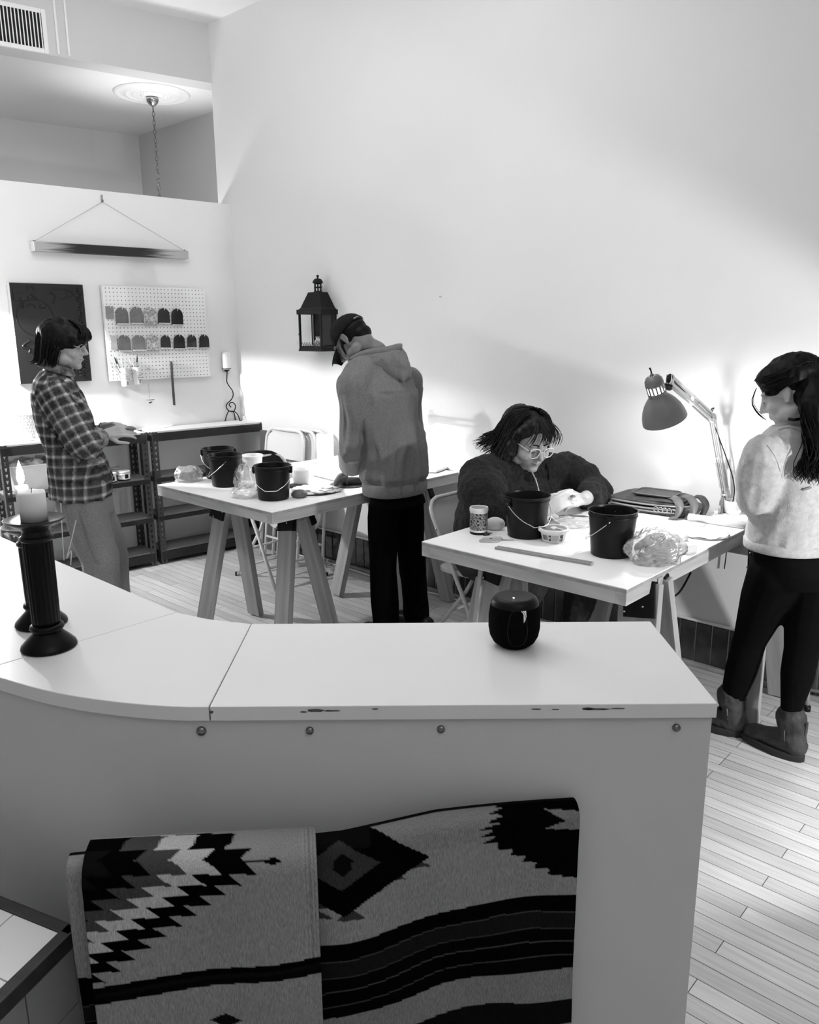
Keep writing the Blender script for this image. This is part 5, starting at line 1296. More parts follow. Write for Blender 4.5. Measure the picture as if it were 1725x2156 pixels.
def fold_blanket(name, lab, u0, u1, front, back, pattern, thick, lift, ripple, nu=None, crease=0.0, edge_y=None):
    """cloth over the rail: v runs from the back hem over the top to the front hem"""
    t = thing(name, lab, 'blanket', V(((A_+B_).x/2, (A_+B_).y/2, 0)))
    res = .0025; nu = int((u1-u0)/res); L = back+front; nv = int(L/res)
    verts = []; cols = []
    for j in range(nv+1):
        v = j*L/nv-back          # <0 back, >0 front
        for i in range(nu+1):
            u = u0+(u1-u0)*i/nu
            rr = .012+lift
            if abs(v) < rr*pi/2: th = v/rr; y = rr*sin(th); z = rr*cos(th)-rr
            else:
                s_ = 1 if v > 0 else -1; y = s_*rr; z = -rr-(abs(v)-rr*pi/2)
            rp = ripple(u, v)
            top = .0 if edge_y is None else edge_y(u)
            p_ = A_+BXd*u+BN*(y+(rp if v > 0 else 0)+(thick if v > 0 else -thick*.0))+V((0, 0, z+top+lift*.2))
            verts.append(p_); cols.append(pattern(u, v))
    me = bpy.data.meshes.new('cloth'); n1 = nu+1
    me.from_pydata(verts, [], [(j*n1+i, j*n1+i+1, (j+1)*n1+i+1, (j+1)*n1+i) for j in range(nv) for i in range(nu)])
    ca = me.color_attributes.new('weave', 'FLOAT_COLOR', 'POINT')
    ca.data.foreach_set('color', [c for g in cols for c in (g, g, g, 1)])
    for p_ in me.polygons: p_.use_smooth = True
    o = link('cloth', me, 'serape', t, True)
    sd = o.modifiers.new('thick', 'SOLIDIFY'); sd.thickness = .004; sd.offset = 0
    return t
MPX = Wd/ (1200-165)      # metres per pixel along the rail, about
BK, DK, MD, LG, PL = .0015, .006, .042, .27, .48
def u_of(px): return (px-165)*MPX
def v_of(py, px): return max(0, (py-(1790-(px-165)*.0966)))*.00083
# right, wide part
def pat_r(u, v):
    px = 165+u/MPX; py = 1790-(px-165)*.0966+v/.00083
    # wavy baseline so that stripes follow the photographed folds
    wv = (0 if px < 640 else 0)
    w = py-(1790-(px-165)*.0966)      # distance below the top edge
    def stripe_y(y640, y900, y1230):   # three-point curve
        k = (px-640)/590; lin = y640+(y1230-y640)*k; mid = y900-(y640+(y1230-y640)*.44); return lin+(mid-6)*4*k*(1-k)*.9+5*sin((px-640)/75.)
    if v < 0: return LG if int((v*40)) % 2 else DK
    s1 = stripe_y(1976, 1945, 1893)
    if py < s1:
        # dark diamond at the left
        dx, dy = px-695, py-1800
        if abs(dx)/185+abs(dy-5)/108 < 1:
            if abs(dx+5)/85+abs(dy-5)/52 < 1:
                if abs(dx)/30+abs(dy-2)/26 < 1 and abs(dy-2) < 26 and (abs(dy-2) > 6 or abs(dx) < 18): return DK*.7
                return MD
            return BK if dy > -30 or abs(dx) > 60 else DK
        # stepped teeth under the diamond
        for k in range(6):
            ty = 1806+k*22.5; tx = 885-k*53
            if ty < py < ty+20 and px < tx-2+(py-ty)*(-.1) and px < tx-((ty+20-py)*1.8) and px > 640: return MD
        if 1900 < py < 1922 and abs(px-708) < 30*(py-1896)/24: return MD
        # black saw-toothed star at the right
        if px > 990:
            yr = 1718+(1215-px)*.03; 
            # upper lobe
            edge = None
            left_pts = [(1690, 1075), (1702, 1020), (1716, 1048), (1728, 1010), (1752, 990), (1757, 1025), (1784, 998), (1770, 1055), (1793, 1020), (1782, 1068), (1803, 1042), (1797, 1090), (1816, 1070), (1812, 1125), (1833, 1100), (1828, 1150), (1846, 1128), (1841, 1176), (1860, 1155), (1852, 1215)]
            left_pts = [(1690, 1075), (1712, 1012), (1730, 1012), (1752, 988), (1784, 997), (1793, 1018), (1803, 1040), (1817, 1068), (1834, 1098), (1847, 1127), (1860, 1153)]
            yy = py
            for (ya, xa), (yb, xb) in zip(left_pts, left_pts[1:]):
                if ya <= yy < yb:
                    f_ = (yy-ya)/(yb-ya); e = xa+(xb-xa)*f_
                    tooth = (yy % 14.5)/14.5; e += (1-tooth)*34
                    edge = e; break
            if edge is not None and px > edge and not (yy > 1853 and px > 1190+30) :
                if 1712 < yy < 1750 and px > 1142+abs(yy-1731)*1.0*-1+40-abs(yy-1731)*1.6: return LG*.75
                return BK
        sh = stripe_y(1806, 1800, 1760)
        tone = LG*.9 if py < sh else LG
        return tone
    bands = [(stripe_y(2016, 1980, 1933), BK), (stripe_y(2019, 1983, 1936), .05), (stripe_y(2056, 2020, 1972), DK*1.8), (stripe_y(2059, 2023, 1975), .04), (stripe_y(2090, 2052, 2003), BK*1.5), (stripe_y(2093, 2055, 2006), .06), (stripe_y(2126, 2089, 2035), BK), (stripe_y(2129, 2092, 2038), .05), (stripe_y(2152, 2125, 2068), BK*1.4), (stripe_y(2230, 2195, 2145), LG*.8), (stripe_y(2300, 2260, 2200), DK)]
    for yb, g in bands:
        if py < yb: return g
    return LG if int(py/40) % 2 else DK
def rip_r(u, v):
    px = 165+u/MPX; k = min(1, max(0, v)/.2)
    return k*(.005*sin(px/120.+v*9)+.0025*sin(px/41.-v*17))+.003*noise.noise(V((u*7, v*5, 3)))*k
def top_r(u):
    px = 165+u/MPX
    return 0.0+.004*sin(px/130.)+(-.016 if px < 900 else 0)*(1 if px < 700 else (900-px)/200 if px < 900 else 0)
fold_blanket('serape_blanket', 'wide striped serape blanket with a black saw-toothed star, right part of the rack', -.015, Wd+.010, .50, .42, pat_r, .0, .010, rip_r, edge_y=top_r)
# left, folded part lying over it
def pat_l(u, v):
    px = 165+u/MPX; py = 1782-(px-183)*.055+v/.00080
    if v < -.01: return LG
    w = py
    # ribbed plain border
    s2 = 2066-(px-183)*.118 +2; s3 = s2+38
    if py > s2:
        if py < s2+14: return BK
        if py < s3: return DK if py < s3-14 else BK*2
        q = py-s3
        if q > 46 and abs(px-440)/34+abs(py-2160)/16 < 1: return DK
        return LG
    if px > 612: return LG*(1.15 if int(px/4) % 2 else .8)
    # stair of lozenges mirrored about y0
    y0 = 1807-(px-300)*.012
    d = (py-y0); s_ = 1 if d > 0 else -1; row = int(abs(d)//22.5); f_ = (abs(d) % 22.5)/22.5
    rowh = 22.5
    # each row slides left by ~32 px, cells 66 px wide, slanted
    x_edge = 522-row*31 - (26*(1-f_) if True else 0)*1.0
    if d < 0: x_edge = 510-row*30+ (0) - 26*(1-f_)
    k = (x_edge-px)
    if abs(d) < 2.2 and 420 < px < 560: return BK
    if abs(d) < 7-abs(px-553)*.35 and 535 < px < 575: return BK
    if k < 0: return LG
    if k < 72: return BK
    if k < 138: return PL
    if k < 205: return MD*1.4
    if k < 275: return BK
    return DK
def rip_l(u, v):
    k = min(1, max(0, v)/.15)
    return k*(.004*sin(u*23+1)+.003*noise.noise(V((u*9, v*6, 8))))
def top_l(u): return .004-.018*u/.38
t = fold_blanket('serape_blanket', 'folded grey serape panel with a stair of black lozenges, at the rack left end', u_of(186), u_of(641), .50, .30, pat_l, .016, .024, rip_l, edge_y=top_l)
# ================================================================ PEOPLE
def basis(fwd, up=(0, 0, 1)):
    """columns: right, forward, up of a head or body"""
    f = V(fwd).normalized(); r = f.cross(V(up)).normalized(); u = r.cross(f); return Matrix((r, f, u)).transposed()
def head_shape(mb, c, R, s=1.0, mouth=True, fat=1.0):
    """c: centre of the head between the ears; local x right, y face, z up. About .235 tall"""
    T = lambda x, y, z: V(c)+R@V((x, y, z))*s
    E = lambda x, y, z, a, b, d, rot=None: mb.ell(T(x, y, z), (a*s, b*s, d*s), R if rot is None else R@rot, 20, 12)
    E(0, -.012, .035, .075, .094, .083)
    E(0, .022, -.02, .064*fat, .068, .082)
    E(0, .045, -.055, .048*fat, .045, .052)          # jaw
    E(0, .070, -.092, .024*fat, .022, .019)        # chin
    for sx in (-1, 1):
        E(sx*.036*fat, .050, -.030, .030*fat, .034, .030); E(sx*.050*fat, .012, -.062, .024*fat, .045, .030)
        E(sx*.030, .071, .030, .028, .016, .009)       # brow
        E(sx*.031, .073, .006, .0155, .013, .011)      # lids
        mb.caps(T(sx*.006, .100, -.026), T(sx*.014, .094, -.030), .009*s, .0075*s, 10)
        # ear: rim, lobe, bowl
        pts = [T(sx*(.073+.010*abs(sin(a))), -.012-.017*cos(a)*1.0, -.004+.030*sin(a)) for a in [radians(x) for x in (-100, -60, -20, 20, 60, 100, 140, 180)]]
        pts = [T(sx*.074, .004, -.024), T(sx*.077, -.005, -.028), T(sx*.080, -.017, -.010), T(sx*.083, -.022, .008), T(sx*.082, -.019, .022), T(sx*.079, -.007, .026), T(sx*.076, .003, .018), T(sx*.074, .005, .004)]
        mb.chain(pts, [.006*s, .0058*s, .0046*s, .0042*s, .0042*s, .0042*s, .0042*s, .004*s], 10)
        E(sx*.076, -.008, -.002, .006, .016, .024)
    mb.caps(T(0, .088, .018), T(0, .111, -.022), .0085*s, .0115*s, 12)
    mb.caps(T(0, .086, .022), T(0, .094, .004), .011*s, .009*s, 10)
    for sx in (-1, 1):
        mb.caps(T(0, .093, -.050), T(sx*.017, .086, -.053), .0062*s, .004*s, 8); mb.caps(T(0, .092, -.061), T(sx*.015, .086, -.058), .007*s, .0045*s, 8)
def face_parts(c, R, s, parent, brows=True, eyes='down'):
    T = lambda x, y, z: V(c)+R@V((x, y, z))*s
    if brows:
        mb = MB()
        for sx in (-1, 1): mb.tube(spline([T(sx*.012, .0885, .031), T(sx*.028, .0875, .036), T(sx*.046, .076, .032)], 4), [.0032*s]*3+[.003*s]*4+[.0015*s]*2, 6)
        build('eyebrows', mb, 'brow', parent, True)
    mb = MB()
    for sx in (-1, 1): mb.tube(spline([T(sx*.017, .0835, .001), T(sx*.031, .0865, -.003), T(sx*.044, .0775, .002)], 4), .0013*s, 5)
    build('eyelashes', mb, 'brow', parent, True)
    mb = MB()
    mb.tube(spline([T(-.021, .0865, -.056), T(-.008, .0975, -.0548), T(0, .0985, -.056), T(.008, .0975, -.0548), T(.021, .0865, -.056)], 4), .0016*s, 5)
    build('mouth_line', mb, 'lips', parent, True)
def hand_shape(mb, w, d, n, side, s=1.0, curl=.5, spread=.12, thumb=.6, curls=None):
    """w: wrist; d: direction of the hand; n: back-of-hand normal; side: +1 thumb lies on d x n"""
    d = V(d).normalized(); n = (V(n)-d*V(n).dot(d)).normalized(); a = d.cross(n)*side
    P_ = lambda f, l, h=0: V(w)+(d*f+a*l+n*h)*s
    for l in (-.026, -.010, .008, .024): mb.caps(P_(.004, l*.6), P_(.082-abs(l)*.25, l), .0135*s, .0115*s, 10)
    mb.caps(P_(.02, .018, -.008), P_(.045, .028, -.010), .015*s, .013*s, 10)
    lens = [(.040, .024, .019), (.045, .028, .020), (.042, .026, .020), (.032, .020, .017)]
    base = [(.084, .027), (.088, .009), (.083, -.010), (.074, -.027)]
    for k in range(4):
        cu = (curls[k] if curls else curl)*radians(70); fan = (1.5-k)*spread
        p = P_(base[k][0], base[k][1], .001); ang = cu*.55; pts = [P_(base[k][0]-.02, base[k][1]), p]; rr = [.011, .0098]
        dr0 = (d*cos(fan)+a*sin(fan))
        for j in range(3):
            dr = dr0*cos(ang)-n*sin(ang); p = p+dr*lens[k][j]*s; pts.append(p); rr.append([.0088, .0080, .0066][j]*(1 if k < 3 else .88)); ang += cu*(.75 if j == 0 else .55)
        mb.chain(pts, [x*s for x in rr], 10)
    tb = P_(.025, .026, -.006); dirs = (a*.75+d*.65-n*.25*thumb).normalized(); p1 = tb+dirs*.038*s; d2 = (d*.85+a*(.35-.5*thumb)-n*.45*thumb).normalized(); p2 = p1+d2*.032*s; p3 = p2+(d2*.9-a*.15*thumb-n*.2*thumb).normalized()*.024*s
    mb.chain([tb, p1, p2, p3], [.014*s, .0108*s, .0098*s, .0078*s], 10)
def ridged(freq, amp, seed=0, stretch=(1, 1, 1)):
    def f(p):
        q = V((p.x*stretch[0], p.y*stretch[1], p.z*stretch[2]))*freq+V((seed*5.3, 0, 0)); a = noise.noise(q); b = noise.noise(q*2.1+V((0, seed, 3)))
        return amp*((1-abs(a)*2.2)+.45*(1-abs(b)*2))-amp*.8
    return f
def strands(name, guides, m, parent, n=200, spread=.006, r=.0016, seed=1, curl=0, seg=10):
    """hair: strands laid between neighbouring guide curves"""
    rnd = random.Random(seed); mb = MB(); gs = [spline(g, 5) for g in guides]; L = min(len(g) for g in gs)
    gs = [[g[int(i*(len(g)-1)/(L-1))] for i in range(L)] for g in gs]
    for k in range(n):
        a = rnd.random()*(len(gs)-1); i = int(a); f = a-i; off = V((rnd.gauss(0, 1), rnd.gauss(0, 1), rnd.gauss(0, 1)))*spread; ln = rnd.uniform(.82, 1.0)
        pts = []; ph = rnd.random()*6.28; m_ = max(4, int(L*ln))
        for j in range(m_):
            t_ = j/(L-1); p_ = gs[i][j].lerp(gs[min(i+1, len(gs)-1)][j], f)+off*(.35+.9*t_)
            if curl: p_ = p_+V((cos(ph+t_*11), sin(ph+t_*11)*.6, .4*sin(ph*2+t_*9)))*curl*t_
            pts.append(p_)
        pts = pts[::2]+[pts[-1]]
        mb.tube(pts, [r*(1.0 if j < len(pts)-2 else .5) for j in range(len(pts))], 4)
    for f_ in mb.bm.faces: f_.smooth = True
    return build(name, mb, m, parent, True, normals=False)

# ---------------------------------------------------------------- 1 the man in the hoodie
def man():
    f = WD.copy(); lf = WN*1.0          # his left is towards the room (camera side)
    ft = at_z(838, 1336, 0); O = V((ft.x, ft.y, 0))
    t = thing('person', 'person in grey hoodie, dark cap and black trousers, standing bent over the far table', 'person', O)
    L = lambda a, b, z: O+f*a+lf*b+V((0, 0, z))
    hipC = L(.0, 0, .87)
    hc = at_y(741, 716, 3.97)
    fd = (f*.72+lf*.22+V((0, 0, -.95))).normalized(); HR = basis(fd, (0, 0, 1))
    nb = at_y(790, 745, 3.98); ch = at_y(806, 830, 3.98); wst = at_y(828, 960, 4.0)
    shL = at_y(741, 812, 3.83); shR = at_y(858, 800, 4.14)
    elL = at_y(741, 925, 3.86); wrL = at_y(742, 990, 4.02); hdL = (at_y(712, 1006, 4.10)-wrL).normalized()
    elR = at_y(872, 930, 4.20); wrR = L(.28, -.12, .86)
    hL, hR = L(0, .085, .86), L(0, -.085, .86); kL, kR = L(.01, .10, .47), L(.01, -.115, .47); aL, aR = L(-.02, .11, .09), L(-.02, -.13, .09)
    mb = MB(); head_shape(mb, hc, HR, 1.0)
    mb.chain([hc+HR@V((0, -.03, -.04)), hc.lerp(nb, .55), nb, ch, wst, hipC], [.060, .062, .066, .095, .085, .078])
    for sh, el, wr in ((shL, elL, wrL), (shR, elR, wrR)): mb.chain([nb.lerp(sh, .5), sh, el, wr], [.05, .048, .040, .028])
    for h_, k_, a_ in ((hL, kL, aL), (hR, kR, aR)): mb.chain([h_, k_, a_], [.062, .050, .038])
    hand_shape(mb, wrL, hdL, (0, 0, 1), -1, 1.0, .7)
    hand_shape(mb, wrR, f-lf*-.2, (0, 0, 1), 1, 1.0, .6)
    remesh('body', mb, 'skin_man', t, .0052, 4)
    # hoodie
    mb = MB(); ax = lf
    def sc(c, w, d, tw=0): return (c, ax*w, f*d)
    hem = at_y(832, 1008, 3.99)
    mb.sect([sc(hem+V((0, 0, -.055)), .180, .135), sc(hem+V((0, 0, -.005)), .180, .135), sc(hem+V((0, 0, .02)), .192, .148), sc(wst+V((0, 0, .05)), .198, .150), sc(ch+V((0, 0, -.13)), .200, .150), sc(ch, .198, .145), sc(ch+V((0, 0, .07))+f*.02, .185, .125), sc(nb+V((0, 0, -.03))+f*.01, .12, .095), sc(nb+V((0, 0, .025))+f*.03, .070, .070)])
    mb.chain([nb+V((0, 0, -.02)), shL.lerp(nb, .4)+V((0, 0, .01)), shL], [.07, .075, .076]); mb.chain([nb+V((0, 0, -.02)), shR], [.07, .074])
    mb.chain([shL+V((0, 0, -.0)), shL+V((0, 0, -.09)), elL+V((0, 0, .05)), elL, elL.lerp(wrL, .35), elL.lerp(wrL, .62)], [.078, .074, .070, .068, .066, .056])
    mb.chain([shR, shR.lerp(elR, .4), elR, elR.lerp(wrR, .8)], [.078, .072, .062, .05])
    fold = ridged(7.5, .017, 2, (1.3, 1.3, .30))
    remesh('hoodie', mb, 'hoodie_grey', t, .0075, 5, lambda p_: fold(p_)*(1 if p_.z < 1.30 else .4))
    # ribbed hem and rolled cuff
    mb = MB(); mb.sect([sc(hem+V((0, 0, -.072)), .178, .134), sc(hem+V((0, 0, -.066)), .183, .138), sc(hem+V((0, 0, -.015)), .184, .139), sc(hem+V((0, 0, -.008)), .178, .13)], 48); 
    for f_ in mb.bm.faces: f_.smooth = True
    build('hem_band', mb, 'hoodie_grey', t, True)
    c0, c1 = elL.lerp(wrL, .42), elL.lerp(wrL, .88); mb = MB().tube([c0, c0.lerp(c1, .12), c1.lerp(c0, .1), c1, c1.lerp(c0, .04), c0.lerp(c1, .3)], [.062, .070, .068, .064, .056, .050], 28)
    build('rolled_cuff', mb, 'cuff_grey', t, True)
    # the hood, hanging to the right of the spine
    mb = MB(); px_m = (at_y(850, 760, 3.95)-at_y(750, 760, 3.95)).length/100
    hs = [(733, 762, 5, .012), (741, 761, 10, .026), (755, 759, 15, .036), (772, 759, 20, .046), (790, 762, 26, .058), (808, 765, 31, .064), (826, 767, 36, .064), (840, 768, 37, .058), (850, 774, 30, .048), (858, 782, 18, .03), (862, 788, 8, .012)]
    mb.rings([[at_y(px_+5, py_, 3.895+(px_-733)*.0005)+V((.0, d_*cos(2*pi*k/24), hh_*px_m*sin(2*pi*k/24))) for k in range(24)] for px_, py_, hh_, d_ in hs])
    mb.chain([at_y(846, 790, 3.92), at_y(848, 802, 3.90)], [.032, .012])
    remesh('hood', mb, 'hoodie_grey', t, .0055, 4, ridged(13, .005, 6))
    mb = MB(); rm = [at_y(x_, y_, 3.875+(x_-735)*.0005) for x_, y_ in ((737, 757), (760, 746), (790, 740), (815, 737), (838, 731), (846, 731))]
    mb.tube(spline(rm, 6), [.010+.0008*min(k, 10) for k in range(31)], 12); build('hood_rim', mb, 'hoodie_grey', t, True)
    build('hood_fold', MB().tube(spline([at_y(738, 766, 3.86), at_y(752, 773, 3.85), at_y(770, 781, 3.845)], 5), .006, 8), 'hoodie_grey', t, True)
    # trousers and shoes
    mb = MB(); mb.sect([(hem+V((0, 0, .0)), lf*.140, f*.10), (hem+V((0, 0, -.05)), lf*.150, f*.108), (L(-.01, 0, .72), lf*.158, f*.115)])
    for k, (h_, k_, a_) in enumerate(((hL, kL, aL), (hR, kR, aR))): mb.chain([h_+V((0, 0, -.14)), h_.lerp(k_, .5), k_, k_.lerp(a_, .6), a_+V((0, 0, -.02))], [.086, .082, .074, .072, .070])
    remesh('trousers', mb, 'trousers_black', t, .009, 4, ridged(8, .006, 4, (1, 1, .5)))
    for a_ in (aL, aR):
        mb = MB(); mb.chain([V((a_.x, a_.y, .045))-f*.07, V((a_.x, a_.y, .048)), V((a_.x, a_.y, .04))+f*.13], [.044, .046, .038]); 
        for v in mb.bm.verts:
            if v.co.z < .002: v.co.z = .002
        remesh('shoe', mb, 'black_plastic', t, .007, 3)
    # cap
    T = lambda x, y, z: hc+HR@V((x, y, z))
    mb = MB(); rs = []
    for k in range(9):
        a = pi/2*k/8; r = cos(a) if k < 8 else .02
        rs.append([T(.083*r*cos(b), -.010+.103*r*sin(b)-.008*(1-sin(a)), .030+.092*sin(a)+(.010*(1-r) if 0 else 0)-.028*(max(0, -sin(b))**1)*(1-sin(a))*0) for b in [2*pi*j/32 for j in range(32)]])
    mb.rings(rs); 
    for k in range(6):
        b = 2*pi*k/6+.52; mb.tube([T(.0845*cos(a)*cos(b), -.010+.1045*cos(a)*sin(b), .030+.0925*sin(a)) for a in [pi/2*j/8 for j in range(9)]], .0012, 5)
    mb.ell(T(0, -.01, .123), .006)
    build('cap_crown', mb, 'cap', t, True)
    mb = MB(); rs = []
    for k in range(7):
        y = .070+.085*k/6
        wv = .072*sqrt(max(0, 1-((k/6)**2.2)*.65)); rs.append([T(wv*x, y, .030-.25*(y-.07)**1*.9-.018*abs(x)**2) for x in [-1+2*j/12 for j in range(13)]])
    top = rs; bot = [[p_-HR@V((0, 0, .004)) for p_ in r] for r in rs]
    full = [a_+b_[::-1] for a_, b_ in zip(top, bot)]; mb.rings(full); build('cap_bill', mb, 'cap', t, True)
    build('cap_strap', MB().tube([T(.086*cos(b), -.010+.106*sin(b), .034) for b in [radians(d_) for d_ in range(240, 305, 8)]], .0045, 8), mat('strap_pale', .22, .5), t, True)
    # short hair at the nape
    mb = MB(); mb.ell(T(0, -.022, .018), (.079, .090, .062), HR, 28, 16); mb.ell(T(0, -.058, -.028), (.058, .05, .04), HR, 24, 12)
    remesh('hair', mb, 'hair_black', t, .006, 4)
    mb = MB(); 
    T2 = T; mb.chain([T(-.072, .012, .012), T(-.070, .034, -.01), T(-.060, .05, -.04)], [.008, .007, .005]); build('sideburn', mb, 'hair_black', t, True)
    face_parts(hc, HR, 1.0, t)
    return t, wrL, hdL
tM, wrL, hdL = man()
# rolling pin under his hands
a = at_z(714, 1014, ZTB+.024); b = a+V((.26, .05, 0)); t = thing('rolling_pin', 'dark wooden rolling pin under the hands of the man in the hoodie', 'rolling pin', a)
build('roller', MB().tube([a, a+V((.006, .001, 0)), b, b+V((.004, 0, 0))], [.020, .024, .024, .02], 28), 'walnut', t, True)
build('end_hole', MB().cyl(a-V((.0015, .0003, 0)), a+V((.003, 0, 0)), .006, n=14), 'black_plastic', t, True)
tb = thing('clay_slab', 'flat dark slab of clay under the rolling pin', 'clay', a); c_ = a+V((.05, .02, 0))
build('slab_body', MB().lathe([(.001, 0), (.10, 0), (.102, .003), (.10, .006), (.001, .006)], (a.x+.05, a.y+.035, ZTB-.001), n=32), 'clay_dark', tb, True)

# ---------------------------------------------------------------- 2 the woman in plaid
def woman_plaid():
    Y = 4.0; f = V((.985, .17, 0)).normalized(); rt = V((f.y, -f.x, 0))     # her right, towards the camera
    A = lambda px, py, y=Y: at_y(px, py, y)
    hip = A(190, 1065); O = V((hip.x, hip.y, 0))
    t = thing('person', 'person with short dark hair in plaid shirt and wide jeans, in profile by the shelves', 'person', O)
    hc = A(136, 728); HR = basis((f*.97+rt*.12+V((0, 0, -.16))).normalized())
    nb = A(112, 788); ch = A(122, 860); ws = A(150, 960); pv = A(178, 1050)
    shR = A(108, 822, Y-.16); elR = A(178, 938, Y-.19); wrR = A(222, 914, Y-.06); shL = A(135, 815, Y+.17); elL = A(178, 925, Y+.20); wrL_ = A(222, 897, Y+.10)
    hR, hL = pv+rt*.08, pv-rt*.08; kR, kL = A(210, 1175, Y-.09), A(232, 1170, Y+.12); aR, aL = A(232, 1345, Y-.10), A(250, 1320, Y+.12)
    mb = MB(); head_shape(mb, hc, HR, .97)
    mb.chain([hc+HR@V((0, -.02, -.05)), hc.lerp(nb, .6), nb, ch, ws, pv], [.050, .048, .052, .085, .078, .09])
    for sh, el, wr in ((shR, elR, wrR), (shL, elL, wrL_)): mb.chain([nb.lerp(sh, .4)+V((0, 0, -.03)), sh+V((0, 0, -.02)), el, wr], [.030, .034, .034, .023])
    for h_, k_, a_ in ((hR, kR, aR), (hL, kL, aL)): mb.chain([h_, k_, a_], [.07, .05, .036])
    # both hands cup a small object
    hand_shape(mb, wrR, (A(268, 905, Y-.03)-wrR), (-.1, -.9, .4), 1, .95, curls=[.55, .6, .65, .7], thumb=.2)
    hand_shape(mb, wrL_, (A(262, 890, Y+.06)-wrL_), (0, .3, .95), -1, .92, .75)
    remesh('body', mb, 'skin_dark', t, .005, 4)
    face_parts(hc, HR, .97, t)
    # shirt
    mb = MB(); sc = lambda c, w, d: (c, rt*w, f*d)
    mb.sect([sc(A(172, 1046), .185, .150), sc(A(172, 1010), .185, .150), sc(A(160, 965), .180, .135), sc(A(146, 920), .178, .130), sc(A(132, 870), .180, .128), sc(A(120, 828), .178, .110), sc(A(114, 800), .13, .088), sc(A(112, 776), .062, .062)])
    mb.chain([shR, shR.lerp(elR, .35), shR.lerp(elR, .8), elR, elR.lerp(wrR, .35), elR.lerp(wrR, .66)], [.075, .080, .082, .074, .060, .046])
    mb.chain([shL, shL.lerp(elL, .5), elL, elL.lerp(wrL_, .5)], [.07, .074, .066, .048])
    o = remesh('plaid_shirt', mb, 'plaid', t, .007, 4, ridged(10, .009, 9, (1, 1, .45)))
    inv = wm(t); me = o.data
    ca = me.color_attributes.new('weave', 'FLOAT_COLOR', 'POINT'); arm_ax = (elR-shR).normalized()
    vals = []
    for v in me.vertices:
        p_ = inv@v.co; da = (p_-shR).dot(arm_ax); q = shR+arm_ax*min(max(da, 0), (elR-shR).length)
        on_arm = (p_-q).length < .105 and da > -.02 and (p_-O).dot(rt) > .08
        if on_arm: a = da; side = arm_ax.cross(rt).normalized(); b = (p_-q).dot(side)+.02
        else: a = p_.z; b = (p_-O).dot(f)*.9+(p_-O).dot(rt)*.35+(.25*(1.05-p_.z))*.3
        ga = (a/.052) % 1; gb = (b/.046) % 1
        la = 1 if ga < .20 else (.35 if ga < .30 else 0); lb = 1 if gb < .20 else (.35 if gb < .32 else 0)
        g = .05+.13*la+.12*lb+.16*la*lb+.03*noise.noise(p_*40)+.03*noise.noise(p_*9)
        if ga > .62 and ga < .8: g -= .014
        vals += [g, g, g, 1]
    ca.data.foreach_set('color', vals)
    # collar
    mb = MB(); ctr = A(116, 772)
    rs = []
    for z, w, d, dz in ((0, .060, .064, 0), (.022, .064, .068, .004), (.018, .072, .074, .0), (-.022, .084, .088, -.01), (-.026, .080, .084, -.01)):
        rs.append([ctr+V((0, 0, z+.004))+rt*w*cos(2*pi*k/28)+f*d*sin(2*pi*k/28)+f*.004+V((0, 0, -.030*sin(2*pi*k/28))) for k in range(28)])
    mb.rings(rs, False); c_o = build('collar', mb, 'collar_plaid', t, True)
    # rolled sleeve edge
    c0, c1 = elR.lerp(wrR, .40), elR.lerp(wrR, .80); build('rolled_cuff', MB().tube([c0, c0.lerp(c1, .1), c1.lerp(c0, .15), c1, c1.lerp(c0, .1)], [.050, .058, .052, .047, .038], 26), 'collar_plaid', t, True)
    build('bracelet', MB().tube([wrL_.lerp(elL, .18)+V((0, .027*cos(a), .027*sin(a))) for a in [2*pi*k/16 for k in range(17)]], .005, 8), 'black_plastic', t, True)
    # jeans
    mb = MB(); mb.sect([sc(pv+V((0, 0, .06)), .160, .118), sc(pv, .172, .132), sc(pv+V((0, 0, -.08)), .175, .135)])
    for h_, k_, a_ in ((hR, kR, aR), (hL, kL, aL)): mb.chain([h_+V((0, 0, -.03)), h_.lerp(k_, .5), k_, k_.lerp(a_, .5), a_+V((0, 0, .01))], [.105, .104, .096, .090, .092])
    remesh('jeans', mb, 'denim', t, .009, 4, ridged(8, .008, 12, (1, 1, .35)))
    mb = MB(); pts = []
    for i in range(9): 
        p_ = (hR+V((0, 0, -.02))).lerp(kR, i/8.*1.0); pts.append(p_+rt*.112+f*.02)
    build('side_seam', MB().tube(pts, .003, 5), 'denim', t, True)
    for a_ in (aR, aL):
        mb = MB(); mb.chain([V((a_.x, a_.y, .05))-f*.07, V((a_.x, a_.y, .05)), V((a_.x, a_.y, .042))+f*.13], [.042, .045, .036]); remesh('shoe', mb, 'white', t, .008, 3)
    # light drawstring down the back of the jeans
    build('cord', MB().tube(spline([A(128, 1060, Y-.2), A(131, 1120, Y-.2), A(135, 1180, Y-.2)], 5), .0022, 5).tube(spline([A(160, 1095, Y-.22), A(150, 1140, Y-.22), A(140, 1176, Y-.22), A(150, 1160, Y-.22), A(149, 1190, Y-.22)], 5), .0022, 5), 'denim_seam', t, True)
    # hair: short bob flipping out at the nape
    T = lambda x, y, z: hc+HR@V((x, y, z))*.97
    mb = MB(); mb.ell(T(0, -.018, .048), (.096, .118, .088), HR, 28, 16); mb.ell(T(0, .055, .060), (.076, .058, .052), HR, 24, 12)
    mb.ell(T(0, -.078, -.030), (.070, .052, .085), HR, 24, 12); mb.ell(T(.0, -.095, -.095), (.062, .030, .030), HR, 20, 10); mb.chain([T(.06, .066, .048), T(0, .088, .046), T(-.06, .066, .048)], [.028, .022, .028])
    remesh('hair', mb, 'hair_dark', t, .005, 4, ridged(26, .004, 3, (1, 1, .5)))
    g = []
